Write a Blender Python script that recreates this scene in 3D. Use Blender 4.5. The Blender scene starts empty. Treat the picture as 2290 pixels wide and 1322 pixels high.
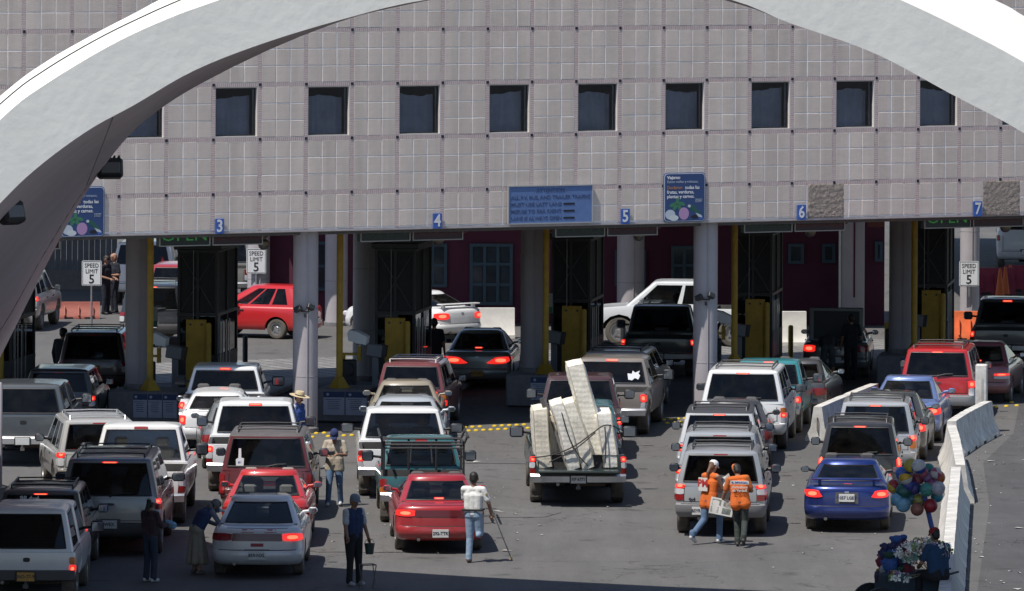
import bpy, bmesh, math, random
import numpy as np
from mathutils import Vector, Matrix, Euler, noise as mnoise
random.seed(7)
SC = bpy.context.scene
COL = SC.collection
PI = math.pi
R = math.radians
# ------------------------------------------------------------------ camera
FPX, CAMH, VPX, VPY, ROLL = 14400.0, 12.7, 1145.0, -240.0, 0.005   # photo pixels of a 2290 x 1322 frame
camd = bpy.data.cameras.new('camera')
cam = bpy.data.objects.new('camera', camd); COL.objects.link(cam)
camd.sensor_width = 36.0
camd.lens = 36.0 * FPX / 2290.0
camd.shift_y = -(661.0 - VPY) / 2290.0
camd.clip_start = 1.0; camd.clip_end = 3000.0
cam.matrix_world = Matrix.Translation((0, 0, CAMH)) @ Matrix.Rotation(PI/2, 4, 'X') @ Matrix.Rotation(ROLL, 4, 'Z')
SC.camera = cam
# ------------------------------------------------------------------ sky, sun, exposure
SUN_PHI, SUN_EL = R(44.0), R(63.0)      # shadows fall to the right and a little away
to_sun = Vector((-math.cos(SUN_PHI)*math.cos(SUN_EL), -math.sin(SUN_PHI)*math.cos(SUN_EL), math.sin(SUN_EL)))
w = bpy.data.worlds.new('World'); SC.world = w; w.use_nodes = True
nt = w.node_tree; nt.nodes.clear()
sky = nt.nodes.new('ShaderNodeTexSky'); sky.sky_type = 'NISHITA'; sky.sun_disc = False
sky.sun_elevation = SUN_EL; sky.sun_rotation = math.atan2(to_sun.x, to_sun.y)
sky.air_density = 1.0; sky.dust_density = 1.6; sky.altitude = 1200
bgn = nt.nodes.new('ShaderNodeBackground'); bgn.inputs[1].default_value = 0.12
wo = nt.nodes.new('ShaderNodeOutputWorld')
nt.links.new(sky.outputs[0], bgn.inputs[0]); nt.links.new(bgn.outputs[0], wo.inputs[0])
sund = bpy.data.lights.new('sun', 'SUN'); sun = bpy.data.objects.new('sun', sund); COL.objects.link(sun)
sund.energy = 5.0; sund.angle = R(0.5); sund.color = (1.0, 0.955, 0.89)
sun.rotation_euler = to_sun.to_track_quat('Z', 'Y').to_euler()
SC.view_settings.view_transform = 'Standard'; SC.view_settings.look = 'None'
SC.view_settings.exposure = 0.0; SC.view_settings.gamma = 1.0
SC.view_settings.use_curve_mapping = False
SC.render.engine = 'CYCLES'
SC.cycles.use_denoising = True
SC.cycles.max_bounces = 7; SC.cycles.diffuse_bounces = 4; SC.cycles.glossy_bounces = 4
SC.cycles.transparent_max_bounces = 16; SC.cycles.transmission_bounces = 4
SC.cycles.caustics_reflective = False; SC.cycles.caustics_refractive = False
SC.cycles.sample_clamp_indirect = 6.0

# ------------------------------------------------------------------ places of the photograph in metres
def um(x, y): return (x - VPX + ROLL*(y - VPY), y - VPY - ROLL*(x - VPX))
def G(x, y, z=0.0):
    a, b = um(x, y); s = b/(CAMH - z); return Vector((a/s, FPX/s, z))
def AT(x, y, Y):
    a, b = um(x, y); s = FPX/Y; return Vector((a/s, Y, CAMH - b/s))
# ------------------------------------------------------------------ materials
MATS = {}
def mat(name, color=(.5,.5,.5), rough=.5, metal=0.0, coat=0.0, spec=None, var=0.0, vscale=6.0, bump=0.0, bscale=40.0,
        emit=0.0, ecol=None, objvar=0.0, dust=0.0, dustcol=(.33,.29,.24), stretch=None, bdist=.01):
    if name in MATS: return MATS[name]
    m = bpy.data.materials.new(name); m.use_nodes = True; MATS[name] = m
    n = m.node_tree.nodes; l = m.node_tree.links
    p = n['Principled BSDF']
    p.inputs['Roughness'].default_value = rough; p.inputs['Metallic'].default_value = metal
    if coat: p.inputs['Coat Weight'].default_value = coat; p.inputs['Coat Roughness'].default_value = .08
    if spec is not None: p.inputs['Specular IOR Level'].default_value = spec
    c4 = (*color, 1)
    p.inputs['Base Color'].default_value = c4
    tc = n.new('ShaderNodeTexCoord'); vec = tc.outputs['Object']
    if stretch:
        mp = n.new('ShaderNodeMapping'); mp.inputs['Scale'].default_value = stretch
        l.new(vec, mp.inputs[0]); vec = mp.outputs[0]
    cur = None
    if var or objvar:
        nz = n.new('ShaderNodeTexNoise'); nz.inputs['Scale'].default_value = vscale; nz.inputs['Detail'].default_value = 6
        nz.inputs['Roughness'].default_value = .65
        l.new(vec, nz.inputs['Vector'])
        mr = n.new('ShaderNodeMapRange'); mr.inputs[1].default_value = .25; mr.inputs[2].default_value = .75
        mr.inputs[3].default_value = 1 - var; mr.inputs[4].default_value = 1 + var
        l.new(nz.outputs[0], mr.inputs[0]); fac = mr.outputs[0]
        if objvar:
            oi = n.new('ShaderNodeObjectInfo'); at = n.new('ShaderNodeAttribute'); at.attribute_name = 'rnd'
            ad = n.new('ShaderNodeMath'); ad.operation = 'ADD'
            l.new(oi.outputs['Random'], ad.inputs[0]); l.new(at.outputs['Fac'], ad.inputs[1])
            fr = n.new('ShaderNodeMath'); fr.operation = 'FRACT'; l.new(ad.outputs[0], fr.inputs[0])
            m2 = n.new('ShaderNodeMapRange'); m2.inputs[3].default_value = 1 - objvar; m2.inputs[4].default_value = 1 + objvar
            l.new(fr.outputs[0], m2.inputs[0])
            mu = n.new('ShaderNodeMath'); mu.operation = 'MULTIPLY'; l.new(fac, mu.inputs[0]); l.new(m2.outputs[0], mu.inputs[1]); fac = mu.outputs[0]
        hs = n.new('ShaderNodeHueSaturation'); hs.inputs['Color'].default_value = c4
        l.new(fac, hs.inputs['Value']); cur = hs.outputs[0]
    if dust:
        nd = n.new('ShaderNodeTexNoise'); nd.inputs['Scale'].default_value = 2.2; nd.inputs['Detail'].default_value = 8; nd.inputs['Roughness'].default_value = .7
        l.new(tc.outputs['Object'], nd.inputs['Vector'])
        sx = n.new('ShaderNodeSeparateXYZ'); l.new(tc.outputs['Object'], sx.inputs[0])
        zr = n.new('ShaderNodeMapRange'); zr.inputs[1].default_value = .15; zr.inputs[2].default_value = .9; zr.inputs[3].default_value = 1.0; zr.inputs[4].default_value = .25
        l.new(sx.outputs['Z'], zr.inputs[0])
        dm = n.new('ShaderNodeMapRange'); dm.inputs[1].default_value = .3; dm.inputs[2].default_value = .75; dm.inputs[3].default_value = dust*.35; dm.inputs[4].default_value = dust*1.5
        l.new(nd.outputs[0], dm.inputs[0])
        mm = n.new('ShaderNodeMath'); mm.operation = 'MULTIPLY'; mm.use_clamp = True; l.new(zr.outputs[0], mm.inputs[0]); l.new(dm.outputs[0], mm.inputs[1])
        mx = n.new('ShaderNodeMix'); mx.data_type = 'RGBA'
        l.new(mm.outputs[0], mx.inputs['Factor'])
        if cur: l.new(cur, mx.inputs['A'])
        else: mx.inputs['A'].default_value = c4
        mx.inputs['B'].default_value = (*dustcol, 1); cur = mx.outputs['Result']
        rr = n.new('ShaderNodeMapRange'); rr.inputs[3].default_value = rough; rr.inputs[4].default_value = min(1, rough + .5)
        l.new(mm.outputs[0], rr.inputs[0]); l.new(rr.outputs[0], p.inputs['Roughness'])
    if cur: l.new(cur, p.inputs['Base Color'])
    if bump:
        nb = n.new('ShaderNodeTexNoise'); nb.inputs['Scale'].default_value = bscale; nb.inputs['Detail'].default_value = 5
        l.new(vec, nb.inputs['Vector'])
        b = n.new('ShaderNodeBump'); b.inputs['Strength'].default_value = bump; b.inputs['Distance'].default_value = bdist
        l.new(nb.outputs[0], b.inputs['Height']); l.new(b.outputs[0], p.inputs['Normal'])
    if emit:
        p.inputs['Emission Color'].default_value = (*(ecol or color), 1); p.inputs['Emission Strength'].default_value = emit
    return m
def glass(name, tint=(.25,.28,.3), rough=.03):
    if name in MATS: return MATS[name]
    m = bpy.data.materials.new(name); m.use_nodes = True; MATS[name] = m
    n = m.node_tree.nodes; l = m.node_tree.links; n.remove(n['Principled BSDF'])
    t = n.new('ShaderNodeBsdfTransparent'); t.inputs[0].default_value = (*tint, 1)
    g = n.new('ShaderNodeBsdfGlossy'); g.inputs['Roughness'].default_value = rough; g.inputs[0].default_value = (.95,.97,1,1)
    f = n.new('ShaderNodeFresnel'); f.inputs[0].default_value = 1.38
    d = n.new('ShaderNodeBsdfDiffuse'); d.inputs[0].default_value = (.30,.27,.23,1)
    tc = n.new('ShaderNodeTexCoord'); nz = n.new('ShaderNodeTexNoise'); nz.inputs['Scale'].default_value = 3.0; nz.inputs['Detail'].default_value = 7
    l.new(tc.outputs['Object'], nz.inputs['Vector'])
    mr = n.new('ShaderNodeMapRange'); mr.inputs[1].default_value = .35; mr.inputs[2].default_value = .8; mr.inputs[3].default_value = .0; mr.inputs[4].default_value = .035
    l.new(nz.outputs[0], mr.inputs[0])
    m0 = n.new('ShaderNodeMixShader'); l.new(mr.outputs[0], m0.inputs[0]); l.new(t.outputs[0], m0.inputs[1]); l.new(d.outputs[0], m0.inputs[2])
    mx = n.new('ShaderNodeMixShader'); l.new(f.outputs[0], mx.inputs[0]); l.new(m0.outputs[0], mx.inputs[1]); l.new(g.outputs[0], mx.inputs[2])
    l.new(mx.outputs[0], n['Material Output'].inputs[0])
    return m
# ------------------------------------------------------------------ mesh collecting
class MB:
    def __init__(s): s.v = []; s.f = []; s.m = []
    def add(s, vs, fs, mi=0):
        o = len(s.v); s.v += [tuple(p) for p in vs]; s.f += [tuple(i+o for i in f) for f in fs]; s.m += [mi]*len(fs); return s
    def xf(s, M):
        s.v = [tuple(M @ Vector(p)) for p in s.v]; return s
    def box(s, c, d, rot=None, b=0.0, mi=0):
        x, y, z = d[0]/2, d[1]/2, d[2]/2
        if b <= 0:
            vs = [(-x,-y,-z),(x,-y,-z),(x,y,-z),(-x,y,-z),(-x,-y,z),(x,-y,z),(x,y,z),(-x,y,z)]
            fs = [(0,3,2,1),(4,5,6,7),(0,1,5,4),(1,2,6,5),(2,3,7,6),(3,0,4,7)]
        else:
            b = min(b, x*.95, y*.95, z*.95); vs = []
            def ring(rx, ry, zz, k):
                return [(-rx+k,-ry,zz),(rx-k,-ry,zz),(rx,-ry+k,zz),(rx,ry-k,zz),(rx-k,ry,zz),(-rx+k,ry,zz),(-rx,ry-k,zz),(-rx,-ry+k,zz)]
            vs = ring(x-b, y-b, -z, b*.3) + ring(x, y, -z+b, b) + ring(x, y, z-b, b) + ring(x-b, y-b, z, b*.3)
            fs = [tuple(range(7,-1,-1)), tuple(range(24,32))]
            for r in range(3):
                for i in range(8):
                    j = (i+1) % 8; fs.append((r*8+i, r*8+j, r*8+8+j, r*8+8+i))
        M = Matrix.Translation(c) @ (rot.to_matrix().to_4x4() if isinstance(rot, Euler) else (rot if rot else Matrix()))
        return s.add([M @ Vector(p) for p in vs], fs, mi)
    def tube(s, pts, r, n=8, mi=0, caps=True, r1=None):
        pts = [Vector(p) for p in pts]; rings = []
        for i, p in enumerate(pts):
            d = (pts[min(i+1, len(pts)-1)] - pts[max(i-1, 0)])
            d = d.normalized() if d.length > 1e-9 else Vector((0,0,1))
            a = d.orthogonal().normalized() if i == 0 else (prev - d*prev.dot(d)).normalized()
            prev = a; b = d.cross(a)
            rr = r if r1 is None else r + (r1-r)*i/(len(pts)-1)
            rings.append([p + (a*math.cos(2*PI*k/n) + b*math.sin(2*PI*k/n))*rr for k in range(n)])
        vs = [q for rg in rings for q in rg]; fs = []
        for i in range(len(pts)-1):
            for k in range(n):
                j = (k+1) % n; fs.append((i*n+k, i*n+j, (i+1)*n+j, (i+1)*n+k))
        if caps: fs += [tuple(range(n-1,-1,-1)), tuple((len(pts)-1)*n+k for k in range(n))]
        return s.add(vs, fs, mi)
    def lathe(s, prof, n=24, M=None, mi=0):   # prof (r, z) about local z
        vs = []; fs = []
        for r, z in prof:
            for k in range(n): vs.append(Vector((r*math.cos(2*PI*k/n), r*math.sin(2*PI*k/n), z)))
        for i in range(len(prof)-1):
            for k in range(n):
                j = (k+1) % n; fs.append((i*n+k, i*n+j, (i+1)*n+j, (i+1)*n+k))
        if prof[0][0] > 1e-6: fs.append(tuple(range(n-1,-1,-1)))
        if prof[-1][0] > 1e-6: fs.append(tuple((len(prof)-1)*n+k for k in range(n)))
        if M: vs = [M @ v for v in vs]
        return s.add(vs, fs, mi)
    def sphere(s, c, r, nu=16, nv=10, rot=None, mi=0):
        rx, ry, rz = (r, r, r) if isinstance(r, (int, float)) else r
        vs = []; fs = []
        for i in range(nv+1):
            t = PI*i/nv
            for k in range(nu):
                a = 2*PI*k/nu; vs.append(Vector((rx*math.sin(t)*math.cos(a), ry*math.sin(t)*math.sin(a), rz*math.cos(t))))
        for i in range(nv):
            for k in range(nu):
                j = (k+1) % nu; fs.append((i*nu+k, (i+1)*nu+k, (i+1)*nu+j, i*nu+j))
        M = Matrix.Translation(c) @ (rot.to_matrix().to_4x4() if isinstance(rot, Euler) else (rot or Matrix()))
        return s.add([M @ v for v in vs], fs, mi)
    def prism(s, poly, y0, y1, mi=0):          # polygon in (x, z), extruded in y
        n = len(poly)
        vs = [(x, y0, z) for x, z in poly] + [(x, y1, z) for x, z in poly]
        fs = [tuple(range(n)), tuple(range(2*n-1, n-1, -1))] + [(i, i+n, (i+1) % n + n, (i+1) % n) for i in range(n)]
        return s.add(vs, fs, mi)
    def mesh(s, name, mats, smooth=35):
        me = bpy.data.meshes.new(name); me.from_pydata(s.v, [], s.f)
        for m in (mats if isinstance(mats, (list, tuple)) else [mats]): me.materials.append(m)
        if any(s.m): me.polygons.foreach_set('material_index', s.m)
        bm = bmesh.new(); bm.from_mesh(me)
        bmesh.ops.remove_doubles(bm, verts=bm.verts, dist=1e-5)
        bmesh.ops.dissolve_degenerate(bm, dist=1e-5, edges=bm.edges)
        bmesh.ops.recalc_face_normals(bm, faces=bm.faces)
        bm.to_mesh(me); bm.free()
        if smooth:
            me.polygons.foreach_set('use_smooth', [True]*len(me.polygons)); me.set_sharp_from_angle(angle=R(smooth))
        me.update(); return me
    def build(s, name, mats, parent=None, smooth=35):
        o = bpy.data.objects.new(name, s.mesh(name, mats, smooth)); COL.objects.link(o)
        if parent is not None: o.parent = parent
        return o
def tag(o, label=None, cat=None, group=None, kind=None):
    if label: o['label'] = label
    if cat: o['category'] = cat
    if group: o['group'] = group
    if kind: o['kind'] = kind
    return o
def empty(name, loc=(0,0,0), rz=0.0, label=None, cat=None, group=None, kind=None):
    o = bpy.data.objects.new(name, None); COL.objects.link(o); o.location = loc; o.rotation_euler = (0,0,rz); o.empty_display_size = .2
    return tag(o, label, cat, group, kind)
def place(o, loc=None, rot=None, parent=None):
    if loc is not None: o.location = loc
    if rot is not None: o.rotation_euler = rot
    if parent is not None: o.parent = parent
    return o
def copy_tree(o, parent=None):
    c = o.copy(); COL.objects.link(c); c.parent = parent
    for ch in list(o.children): copy_tree(ch, c)
    return c
def text(name, body, size, m, parent, loc, rot=(PI/2,0,0), align='CENTER', ext=.002, sx=1.0, bold=0.0):
    cu = bpy.data.curves.new(name, 'FONT'); cu.body = body; cu.size = size; cu.extrude = ext; cu.align_x = align; cu.align_y = 'CENTER'
    cu.resolution_u = 2; cu.offset = bold
    to = bpy.data.objects.new(name + '_tmp', cu); COL.objects.link(to)
    dg = bpy.context.evaluated_depsgraph_get(); me = bpy.data.meshes.new_from_object(to.evaluated_get(dg))
    bpy.data.objects.remove(to); me.materials.clear(); me.materials.append(m)
    o = bpy.data.objects.new(name, me); COL.objects.link(o); o.parent = parent; o.location = loc; o.rotation_euler = rot; o.scale = (sx,1,1)
    return o
# ================================================================== the setting
THETA = math.atan(.533); CT, ST = math.cos(THETA), math.sin(THETA)
F0 = Vector((-3.74, 151.3, 0)) ; MW, MH = 1.2, 1.271                 # seam 7 of the facade grid, grid module
ZB = 5.65                                                            # lowest long brick band
def FAC(k, z, out=0.0):      # point on the facade: k modules along from seam 0, height, metres in front of it
    u = (k - 7)*MW
    return Vector((F0.x + u*CT + out*ST, F0.y + u*ST - out*CT, z))
FROT = THETA                 # rotation about z of things facing out of the facade (local -y looks out)
def fac_k(x, y):             # facade k, z of a photo pixel
    a, b = um(x, y); q = a/FPX                          # X = q*Y
    u = (q*F0.y - F0.x)/(CT - q*ST); Y = F0.y + u*ST
    return u/MW + 7, CAMH - b*Y/FPX
# ---- materials of the setting
def asphalt(name, c0, c1, tr=(.1,.1,.1)):
    m = bpy.data.materials.new(name); m.use_nodes = True; n = m.node_tree.nodes; l = m.node_tree.links; p = n['Principled BSDF']
    g = n.new('ShaderNodeNewGeometry'); sx = g.outputs['Position']
    def nz(scale, det, rough=.6, st=None):
        t = n.new('ShaderNodeTexNoise'); t.inputs['Scale'].default_value = scale; t.inputs['Detail'].default_value = det; t.inputs['Roughness'].default_value = rough
        if st:
            mp = n.new('ShaderNodeMapping'); mp.inputs['Scale'].default_value = st; l.new(sx, mp.inputs[0]); l.new(mp.outputs[0], t.inputs['Vector'])
        else: l.new(sx, t.inputs['Vector'])
        return t.outputs[0]
    a = nz(.35, 8, .7); b = nz(28, 4); c = nz(1.1, 9, .75, (1, .12, 1)); 
    def mr(s, lo, hi, o0, o1):
        r = n.new('ShaderNodeMapRange'); r.inputs[1].default_value = lo; r.inputs[2].default_value = hi; r.inputs[3].default_value = o0; r.inputs[4].default_value = o1; l.new(s, r.inputs[0]); return r.outputs[0]
    mx = n.new('ShaderNodeMix'); mx.data_type = 'RGBA'; l.new(mr(a, .35, .68, 0, 1), mx.inputs['Factor']); mx.inputs['A'].default_value = (*c0,1); mx.inputs['B'].default_value = (*c1,1)
    def mul(col, fac):
        h = n.new('ShaderNodeHueSaturation'); l.new(col, h.inputs['Color']); l.new(fac, h.inputs['Value']); return h.outputs[0]
    col = mul(mx.outputs['Result'], mr(b, .3, .7, .86, 1.14)); col = mul(col, mr(c, .3, .72, .82, 1.14))
    # cracks
    vo = n.new('ShaderNodeTexVoronoi'); vo.feature = 'DISTANCE_TO_EDGE'; vo.inputs['Scale'].default_value = .17
    wn = n.new('ShaderNodeTexNoise'); wn.inputs['Scale'].default_value = .9; wn.inputs['Detail'].default_value = 6; l.new(sx, wn.inputs['Vector'])
    va = n.new('ShaderNodeVectorMath'); va.operation = 'MULTIPLY_ADD'; l.new(wn.outputs['Color'], va.inputs[0]); va.inputs[1].default_value = (3,3,3); l.new(sx, va.inputs[2])
    l.new(va.outputs[0], vo.inputs['Vector'])
    col = mul(col, mr(vo.outputs['Distance'], .0, .006, .5, 1.0))
    # oil drips
    v2 = n.new('ShaderNodeTexVoronoi'); v2.inputs['Scale'].default_value = .55; l.new(va.outputs[0], v2.inputs['Vector'])
    col = mul(col, mr(v2.outputs['Distance'], .05, .22, .66, 1.0))
    l.new(col, p.inputs['Base Color']); p.inputs['Roughness'].default_value = .88; p.inputs['Specular IOR Level'].default_value = .25
    bp = n.new('ShaderNodeBump'); bp.inputs['Strength'].default_value = .5; bp.inputs['Distance'].default_value = .01; l.new(b, bp.inputs['Height']); l.new(bp.outputs[0], p.inputs['Normal'])
    MATS[name] = m; return m
M_ASPH = asphalt('asphalt', (.112,.109,.107), (.134,.130,.126))
M_ASPH2 = asphalt('asphalt_dark', (.075,.073,.075), (.10,.098,.10))
M_CONC = mat('concrete', (.42,.41,.39), .85, var=.25, vscale=1.6, bump=.4, bscale=30)
M_BARR = mat('barrier_concrete', (.58,.56,.52), .85, var=.40, vscale=3.2, bump=.5, bscale=18)
M_WHITE = mat('arch_stucco', (.87,.85,.78), .9, var=.05, vscale=.8, bump=.25, bscale=5, bdist=.03)
M_TILE = mat('facade_tile', (.66,.57,.505), .85, var=.07, vscale=3.0, objvar=.05, bump=.35, bscale=16, stretch=(1,1,3), bdist=.008)
def streaks(m, lo, hi, st=(2.2,2.2,.10)):
    n = m.node_tree.nodes; l = m.node_tree.links; p = n['Principled BSDF']; src = p.inputs['Base Color'].links[0].from_socket
    g = n.new('ShaderNodeNewGeometry'); mp = n.new('ShaderNodeMapping'); mp.inputs['Scale'].default_value = st; l.new(g.outputs['Position'], mp.inputs[0])
    t = n.new('ShaderNodeTexNoise'); t.inputs['Scale'].default_value = 1; t.inputs['Detail'].default_value = 6; t.inputs['Roughness'].default_value = .6; l.new(mp.outputs[0], t.inputs['Vector'])
    r = n.new('ShaderNodeMapRange'); r.inputs[1].default_value = .32; r.inputs[2].default_value = .62; r.inputs[3].default_value = lo; r.inputs[4].default_value = hi; l.new(t.outputs[0], r.inputs[0])
    h = n.new('ShaderNodeHueSaturation'); l.new(src, h.inputs['Color']); l.new(r.outputs[0], h.inputs['Value']); l.new(h.outputs[0], p.inputs['Base Color'])
streaks(M_TILE, .86, 1.05); streaks(M_WHITE, .955, 1.01, (.8,.8,.12))
M_MORT = mat('mortar', (.88,.86,.84), .9, var=.22, vscale=1.3)
M_DARKG = mat('dark_metal', (.035,.036,.04), .5, metal=.2, var=.2)
M_STEEL = mat('brushed_steel', (.45,.46,.47), .35, metal=.9, var=.15)
M_BLACK = mat('black_plastic', (.018,.018,.02), .5)
M_YEL = mat('yellow_paint', (.42,.26,.025), .55, var=.22, vscale=5, bump=.2)
M_COLM = mat('column_paint', (.40,.37,.385), .75, var=.10, vscale=1.4, bump=.15, bscale=10)
M_SHAFT = mat('plinth_paint', (.18,.175,.18), .8, var=.2)
M_PANE = mat('window_pane', (.05,.055,.068), .12, spec=.6, var=.25, vscale=.7)
M_BLUE = mat('sign_blue', (.045,.12,.42), .55, var=.12, vscale=4)
M_NAVY = mat('sign_navy', (.028,.062,.18), .5, var=.08)
M_SIGNW = mat('sign_white', (.72,.73,.74), .5, var=.05)
M_INK = mat('sign_ink', (.012,.013,.02), .6)

def plate(name, pts, m, z=0.0, parent=None, kind='structure'):
    mb = MB(); mb.add([(p[0], p[1], z) for p in pts], [tuple(range(len(pts)))]); o = mb.build(name, m, parent, smooth=0)
    if parent is None: tag(o, kind=kind)
    return o
plate('ground', [(-900,-200),(900,-200),(900,2200),(-900,2200)], M_ASPH, -.004)
# outbound roadway to the right of the barrier chain
tag(plate('road', [G(2160,1500).xy, G(2900,1500).xy, G(2900,800).xy, G(2300,800).xy, (11.9,152), (10.6,144), (10.0,134)], M_ASPH2, .0), kind='structure')
# paved strip of small setts behind the booths
def setts_mat():
    m = bpy.data.materials.new('setts'); m.use_nodes = True; n = m.node_tree.nodes; l = m.node_tree.links; p = n['Principled BSDF']; MATS['setts'] = m
    g = n.new('ShaderNodeNewGeometry'); mp = n.new('ShaderNodeMapping'); mp.inputs['Rotation'].default_value = (0,0,-THETA); l.new(g.outputs['Position'], mp.inputs[0])
    b = n.new('ShaderNodeTexBrick'); b.inputs['Scale'].default_value = 1.0; b.inputs['Brick Width'].default_value = .42; b.inputs['Row Height'].default_value = .42
    b.inputs['Mortar Size'].default_value = .03; b.offset = 0
    b.inputs['Color1'].default_value = (.26,.25,.24,1); b.inputs['Color2'].default_value = (.19,.185,.18,1); b.inputs['Mortar'].default_value = (.06,.06,.06,1)
    l.new(mp.outputs[0], b.inputs['Vector']); l.new(b.outputs['Color'], p.inputs['Base Color']); p.inputs['Roughness'].default_value = .8
    bp = n.new('ShaderNodeBump'); bp.inputs['Strength'].default_value = .8; bp.inputs['Distance'].default_value = .02; bp.invert = True; l.new(b.outputs['Fac'], bp.inputs['Height']); l.new(bp.outputs[0], p.inputs['Normal'])
    return m
def back(k, d): q = FAC(k, 0, -d); return (q.x, q.y)
plate('sett_paving', [back(-14,15.5), back(34,15.5), back(34,22.0), back(-14,22.0)], setts_mat(), .004)

# repaired patches and tar seams in the road
rp = random.Random(21)
for i, (px, py, wx, wy, dk) in enumerate(((1110,1110,2.6,9,0),(820,1215,2.2,3.5,0),(1090,1015,3.6,5,0))):
    c = G(px, py); P_ = []
    for k in range(28):
        a = 2*PI*k/28; q = max(abs(math.cos(a)), abs(math.sin(a))); P_.append((c.x + wx/2*math.cos(a)/q*rp.uniform(.95,1.04), c.y + wy/2*math.sin(a)/q*rp.uniform(.96,1.03)))
    plate('asphalt_patch', P_, M_ASPH2 if dk else MATS.get('asphalt_pale') or asphalt('asphalt_pale', (.116,.113,.111), (.142,.138,.134)), .004 + .0006*i)
for i, (x0, y0, x1, y1) in enumerate(((1180,1190,1480,1180),)):
    a, b = G(x0,y0), G(x1,y1); n_ = 26; L_, R_ = [], []
    for k in range(n_+1):
        t = k/n_; p = a.lerp(b, t); off = .35*mnoise.noise(Vector((t*6+i*9, i, 0))); d = (b-a).normalized(); nrm = Vector((-d.y, d.x, 0)); w2 = .005+.008*abs(mnoise.noise(Vector((t*20, i*3, 1)))); p = p+nrm*off; L_.append((p+nrm*w2).xy); R_.append((p-nrm*w2).xy)
    mb = MB(); mb.add([(*q, .0105) for q in L_]+[(*q, .0105) for q in R_], [(k, k+1, n_+2+k, n_+1+k) for k in range(n_)]); tag(mb.build('tar_seam', mat('tar', (.06,.058,.057), .8), smooth=0), kind='structure')
# ------------------------------------------------------------------ customs building
BLD = empty('customs_building', FAC(10,0), 0, 'long tiled customs building bridging the traffic lanes above the booths', 'building')
def rel(o): o.parent = BLD; o.matrix_parent_inverse = Matrix.Translation(-BLD.location); return o
DEPTH, ZTOP, ZLOW = 16.2, 12.0, 4.74
FM = Matrix.Translation(FAC(0,0)) @ Matrix.Rotation(THETA, 4, 'Z')   # local x along the facade, y inward, z up
K0, K1 = -4, 38
WROW = ZB + MH                                        # window row bottom band
wins = [k for k in range(-2, K1, 2)]
# backing wall with window holes: built as panels between openings
mb = MB()
def pan(x0, x1, z0, z1, y=-.007, t=.30):
    mb.box(((x0+x1)/2, y+t/2, (z0+z1)/2), (x1-x0, t, z1-z0))
pan(K0*MW, K1*MW, ZLOW, WROW+.05); pan(K0*MW, K1*MW, WROW+MH-.05, ZTOP)
xs = K0*MW
for k in wins + [None]:
    e = K1*MW if k is None else k*MW+.05
    if e > xs: pan(xs, e, WROW+.05, WROW+MH-.05)
    if k is not None: xs = (k+1)*MW-.05
mb.xf(FM); WALL = rel(mb.build('facade_wall', M_MORT, smooth=0))
# ceiling, side and back walls, roof slab
mb = MB(); mb.box(((K0+K1)/2*MW, DEPTH/2+.35, ZLOW+.32), ((K1-K0)*MW, DEPTH-.6, .3)); mb.xf(FM)
rel(mb.build('ceiling', mat('ceiling_paint', (.20,.19,.19), .85, var=.15), smooth=0))
mb = MB(); mb.box(((K0+K1)/2*MW, DEPTH+.2, (ZLOW+ZTOP)/2), ((K1-K0)*MW, .3, ZTOP-ZLOW)); mb.box(((K0+K1)/2*MW, DEPTH/2+.2, ZTOP+.16), ((K1-K0)*MW+.2, DEPTH+.7, .3)); mb.xf(FM)
rel(mb.build('roof', M_CONC, smooth=0))
mb = MB()
for i in range(12): mb.box(((K0+2+i*3.3)*MW, DEPTH/2+.3, ZLOW+.02), (.28, DEPTH-.8, .28))
mb.box(((K0+K1)/2*MW, .55, ZLOW+.03), ((K1-K0)*MW, .35, .26)); mb.box(((K0+K1)/2*MW, 5.2, ZLOW-.03), ((K1-K0)*MW, .3, .26))
mb.xf(FM); rel(mb.build('ceiling_beams', mat('beam_paint', (.13,.125,.13), .8, var=.15), smooth=0))
# tiles
TW, TH = (MW-.085)/3, (MH-.085)/3
GAP = .024
tmb = MB(); tmb.box((0,0,0), (TW-GAP, .03, TH-GAP), b=.006)
TILE = tmb.mesh('tile', M_TILE, smooth=0)
rnd = random.Random(3)
spots = []
for k in range(K0, K1):
    for r in range(-1, 5):
        for i in range(3):
            for j in range(3):
                z = ZB + r*MH + .0425 + TH*(j+.5)
                if r == -1 and j == 0: continue
                if r == 1 and k in wins: continue
                spots.append((k*MW + .0425 + TW*(i+.5), z))
# bottom row is lower than a full tile: narrow lip tile handled as part of the drip edge
seen = []
for x, z in spots:
    q = FM @ Vector((x, 0, z)); s = FPX/q.y
    px, py = VPX + q.x*s, VPY + (CAMH-q.z)*s
    vis = -10 < px < 2300 and -10 < py < 560
    if vis:   # hidden by the arch
        lo = 455 - 1.02*px if px < 260 else 0
        if px < 500 and py < 300 - .55*px + 40: vis = False
    seen.append((0 if vis else 1, q.y, x, z))
seen.sort()
# centre first, so that the pieces built singly are ones in plain view
order = [t for t in seen if t[0] == 0]
for n_, (v_, d_, x, z) in enumerate(order[:300]):
    o = bpy.data.objects.new('tile', TILE); COL.objects.link(o); o.parent = WALL
    o.location = FM @ Vector((x, rnd.uniform(-.002,.002), z)); o.rotation_euler = (rnd.uniform(-.002,.002), rnd.uniform(-.003,.003), THETA + rnd.uniform(-.003,.003))
mb = MB(); cnt = []
for t in order[300:] + [t for t in seen if t[0] == 1]:
    x, z = t[2], t[3]; n0 = len(mb.f)
    mb.box((x, rnd.uniform(-.002,.002), z), (TW-GAP, .03, TH-GAP), Euler((rnd.uniform(-.002,.002), rnd.uniform(-.003,.003), rnd.uniform(-.003,.003))), b=.006)
    cnt += [rnd.random()]*(len(mb.f)-n0)
me = bpy.data.meshes.new('tile'); me.from_pydata(mb.v, [], mb.f); me.materials.append(M_TILE)
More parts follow.
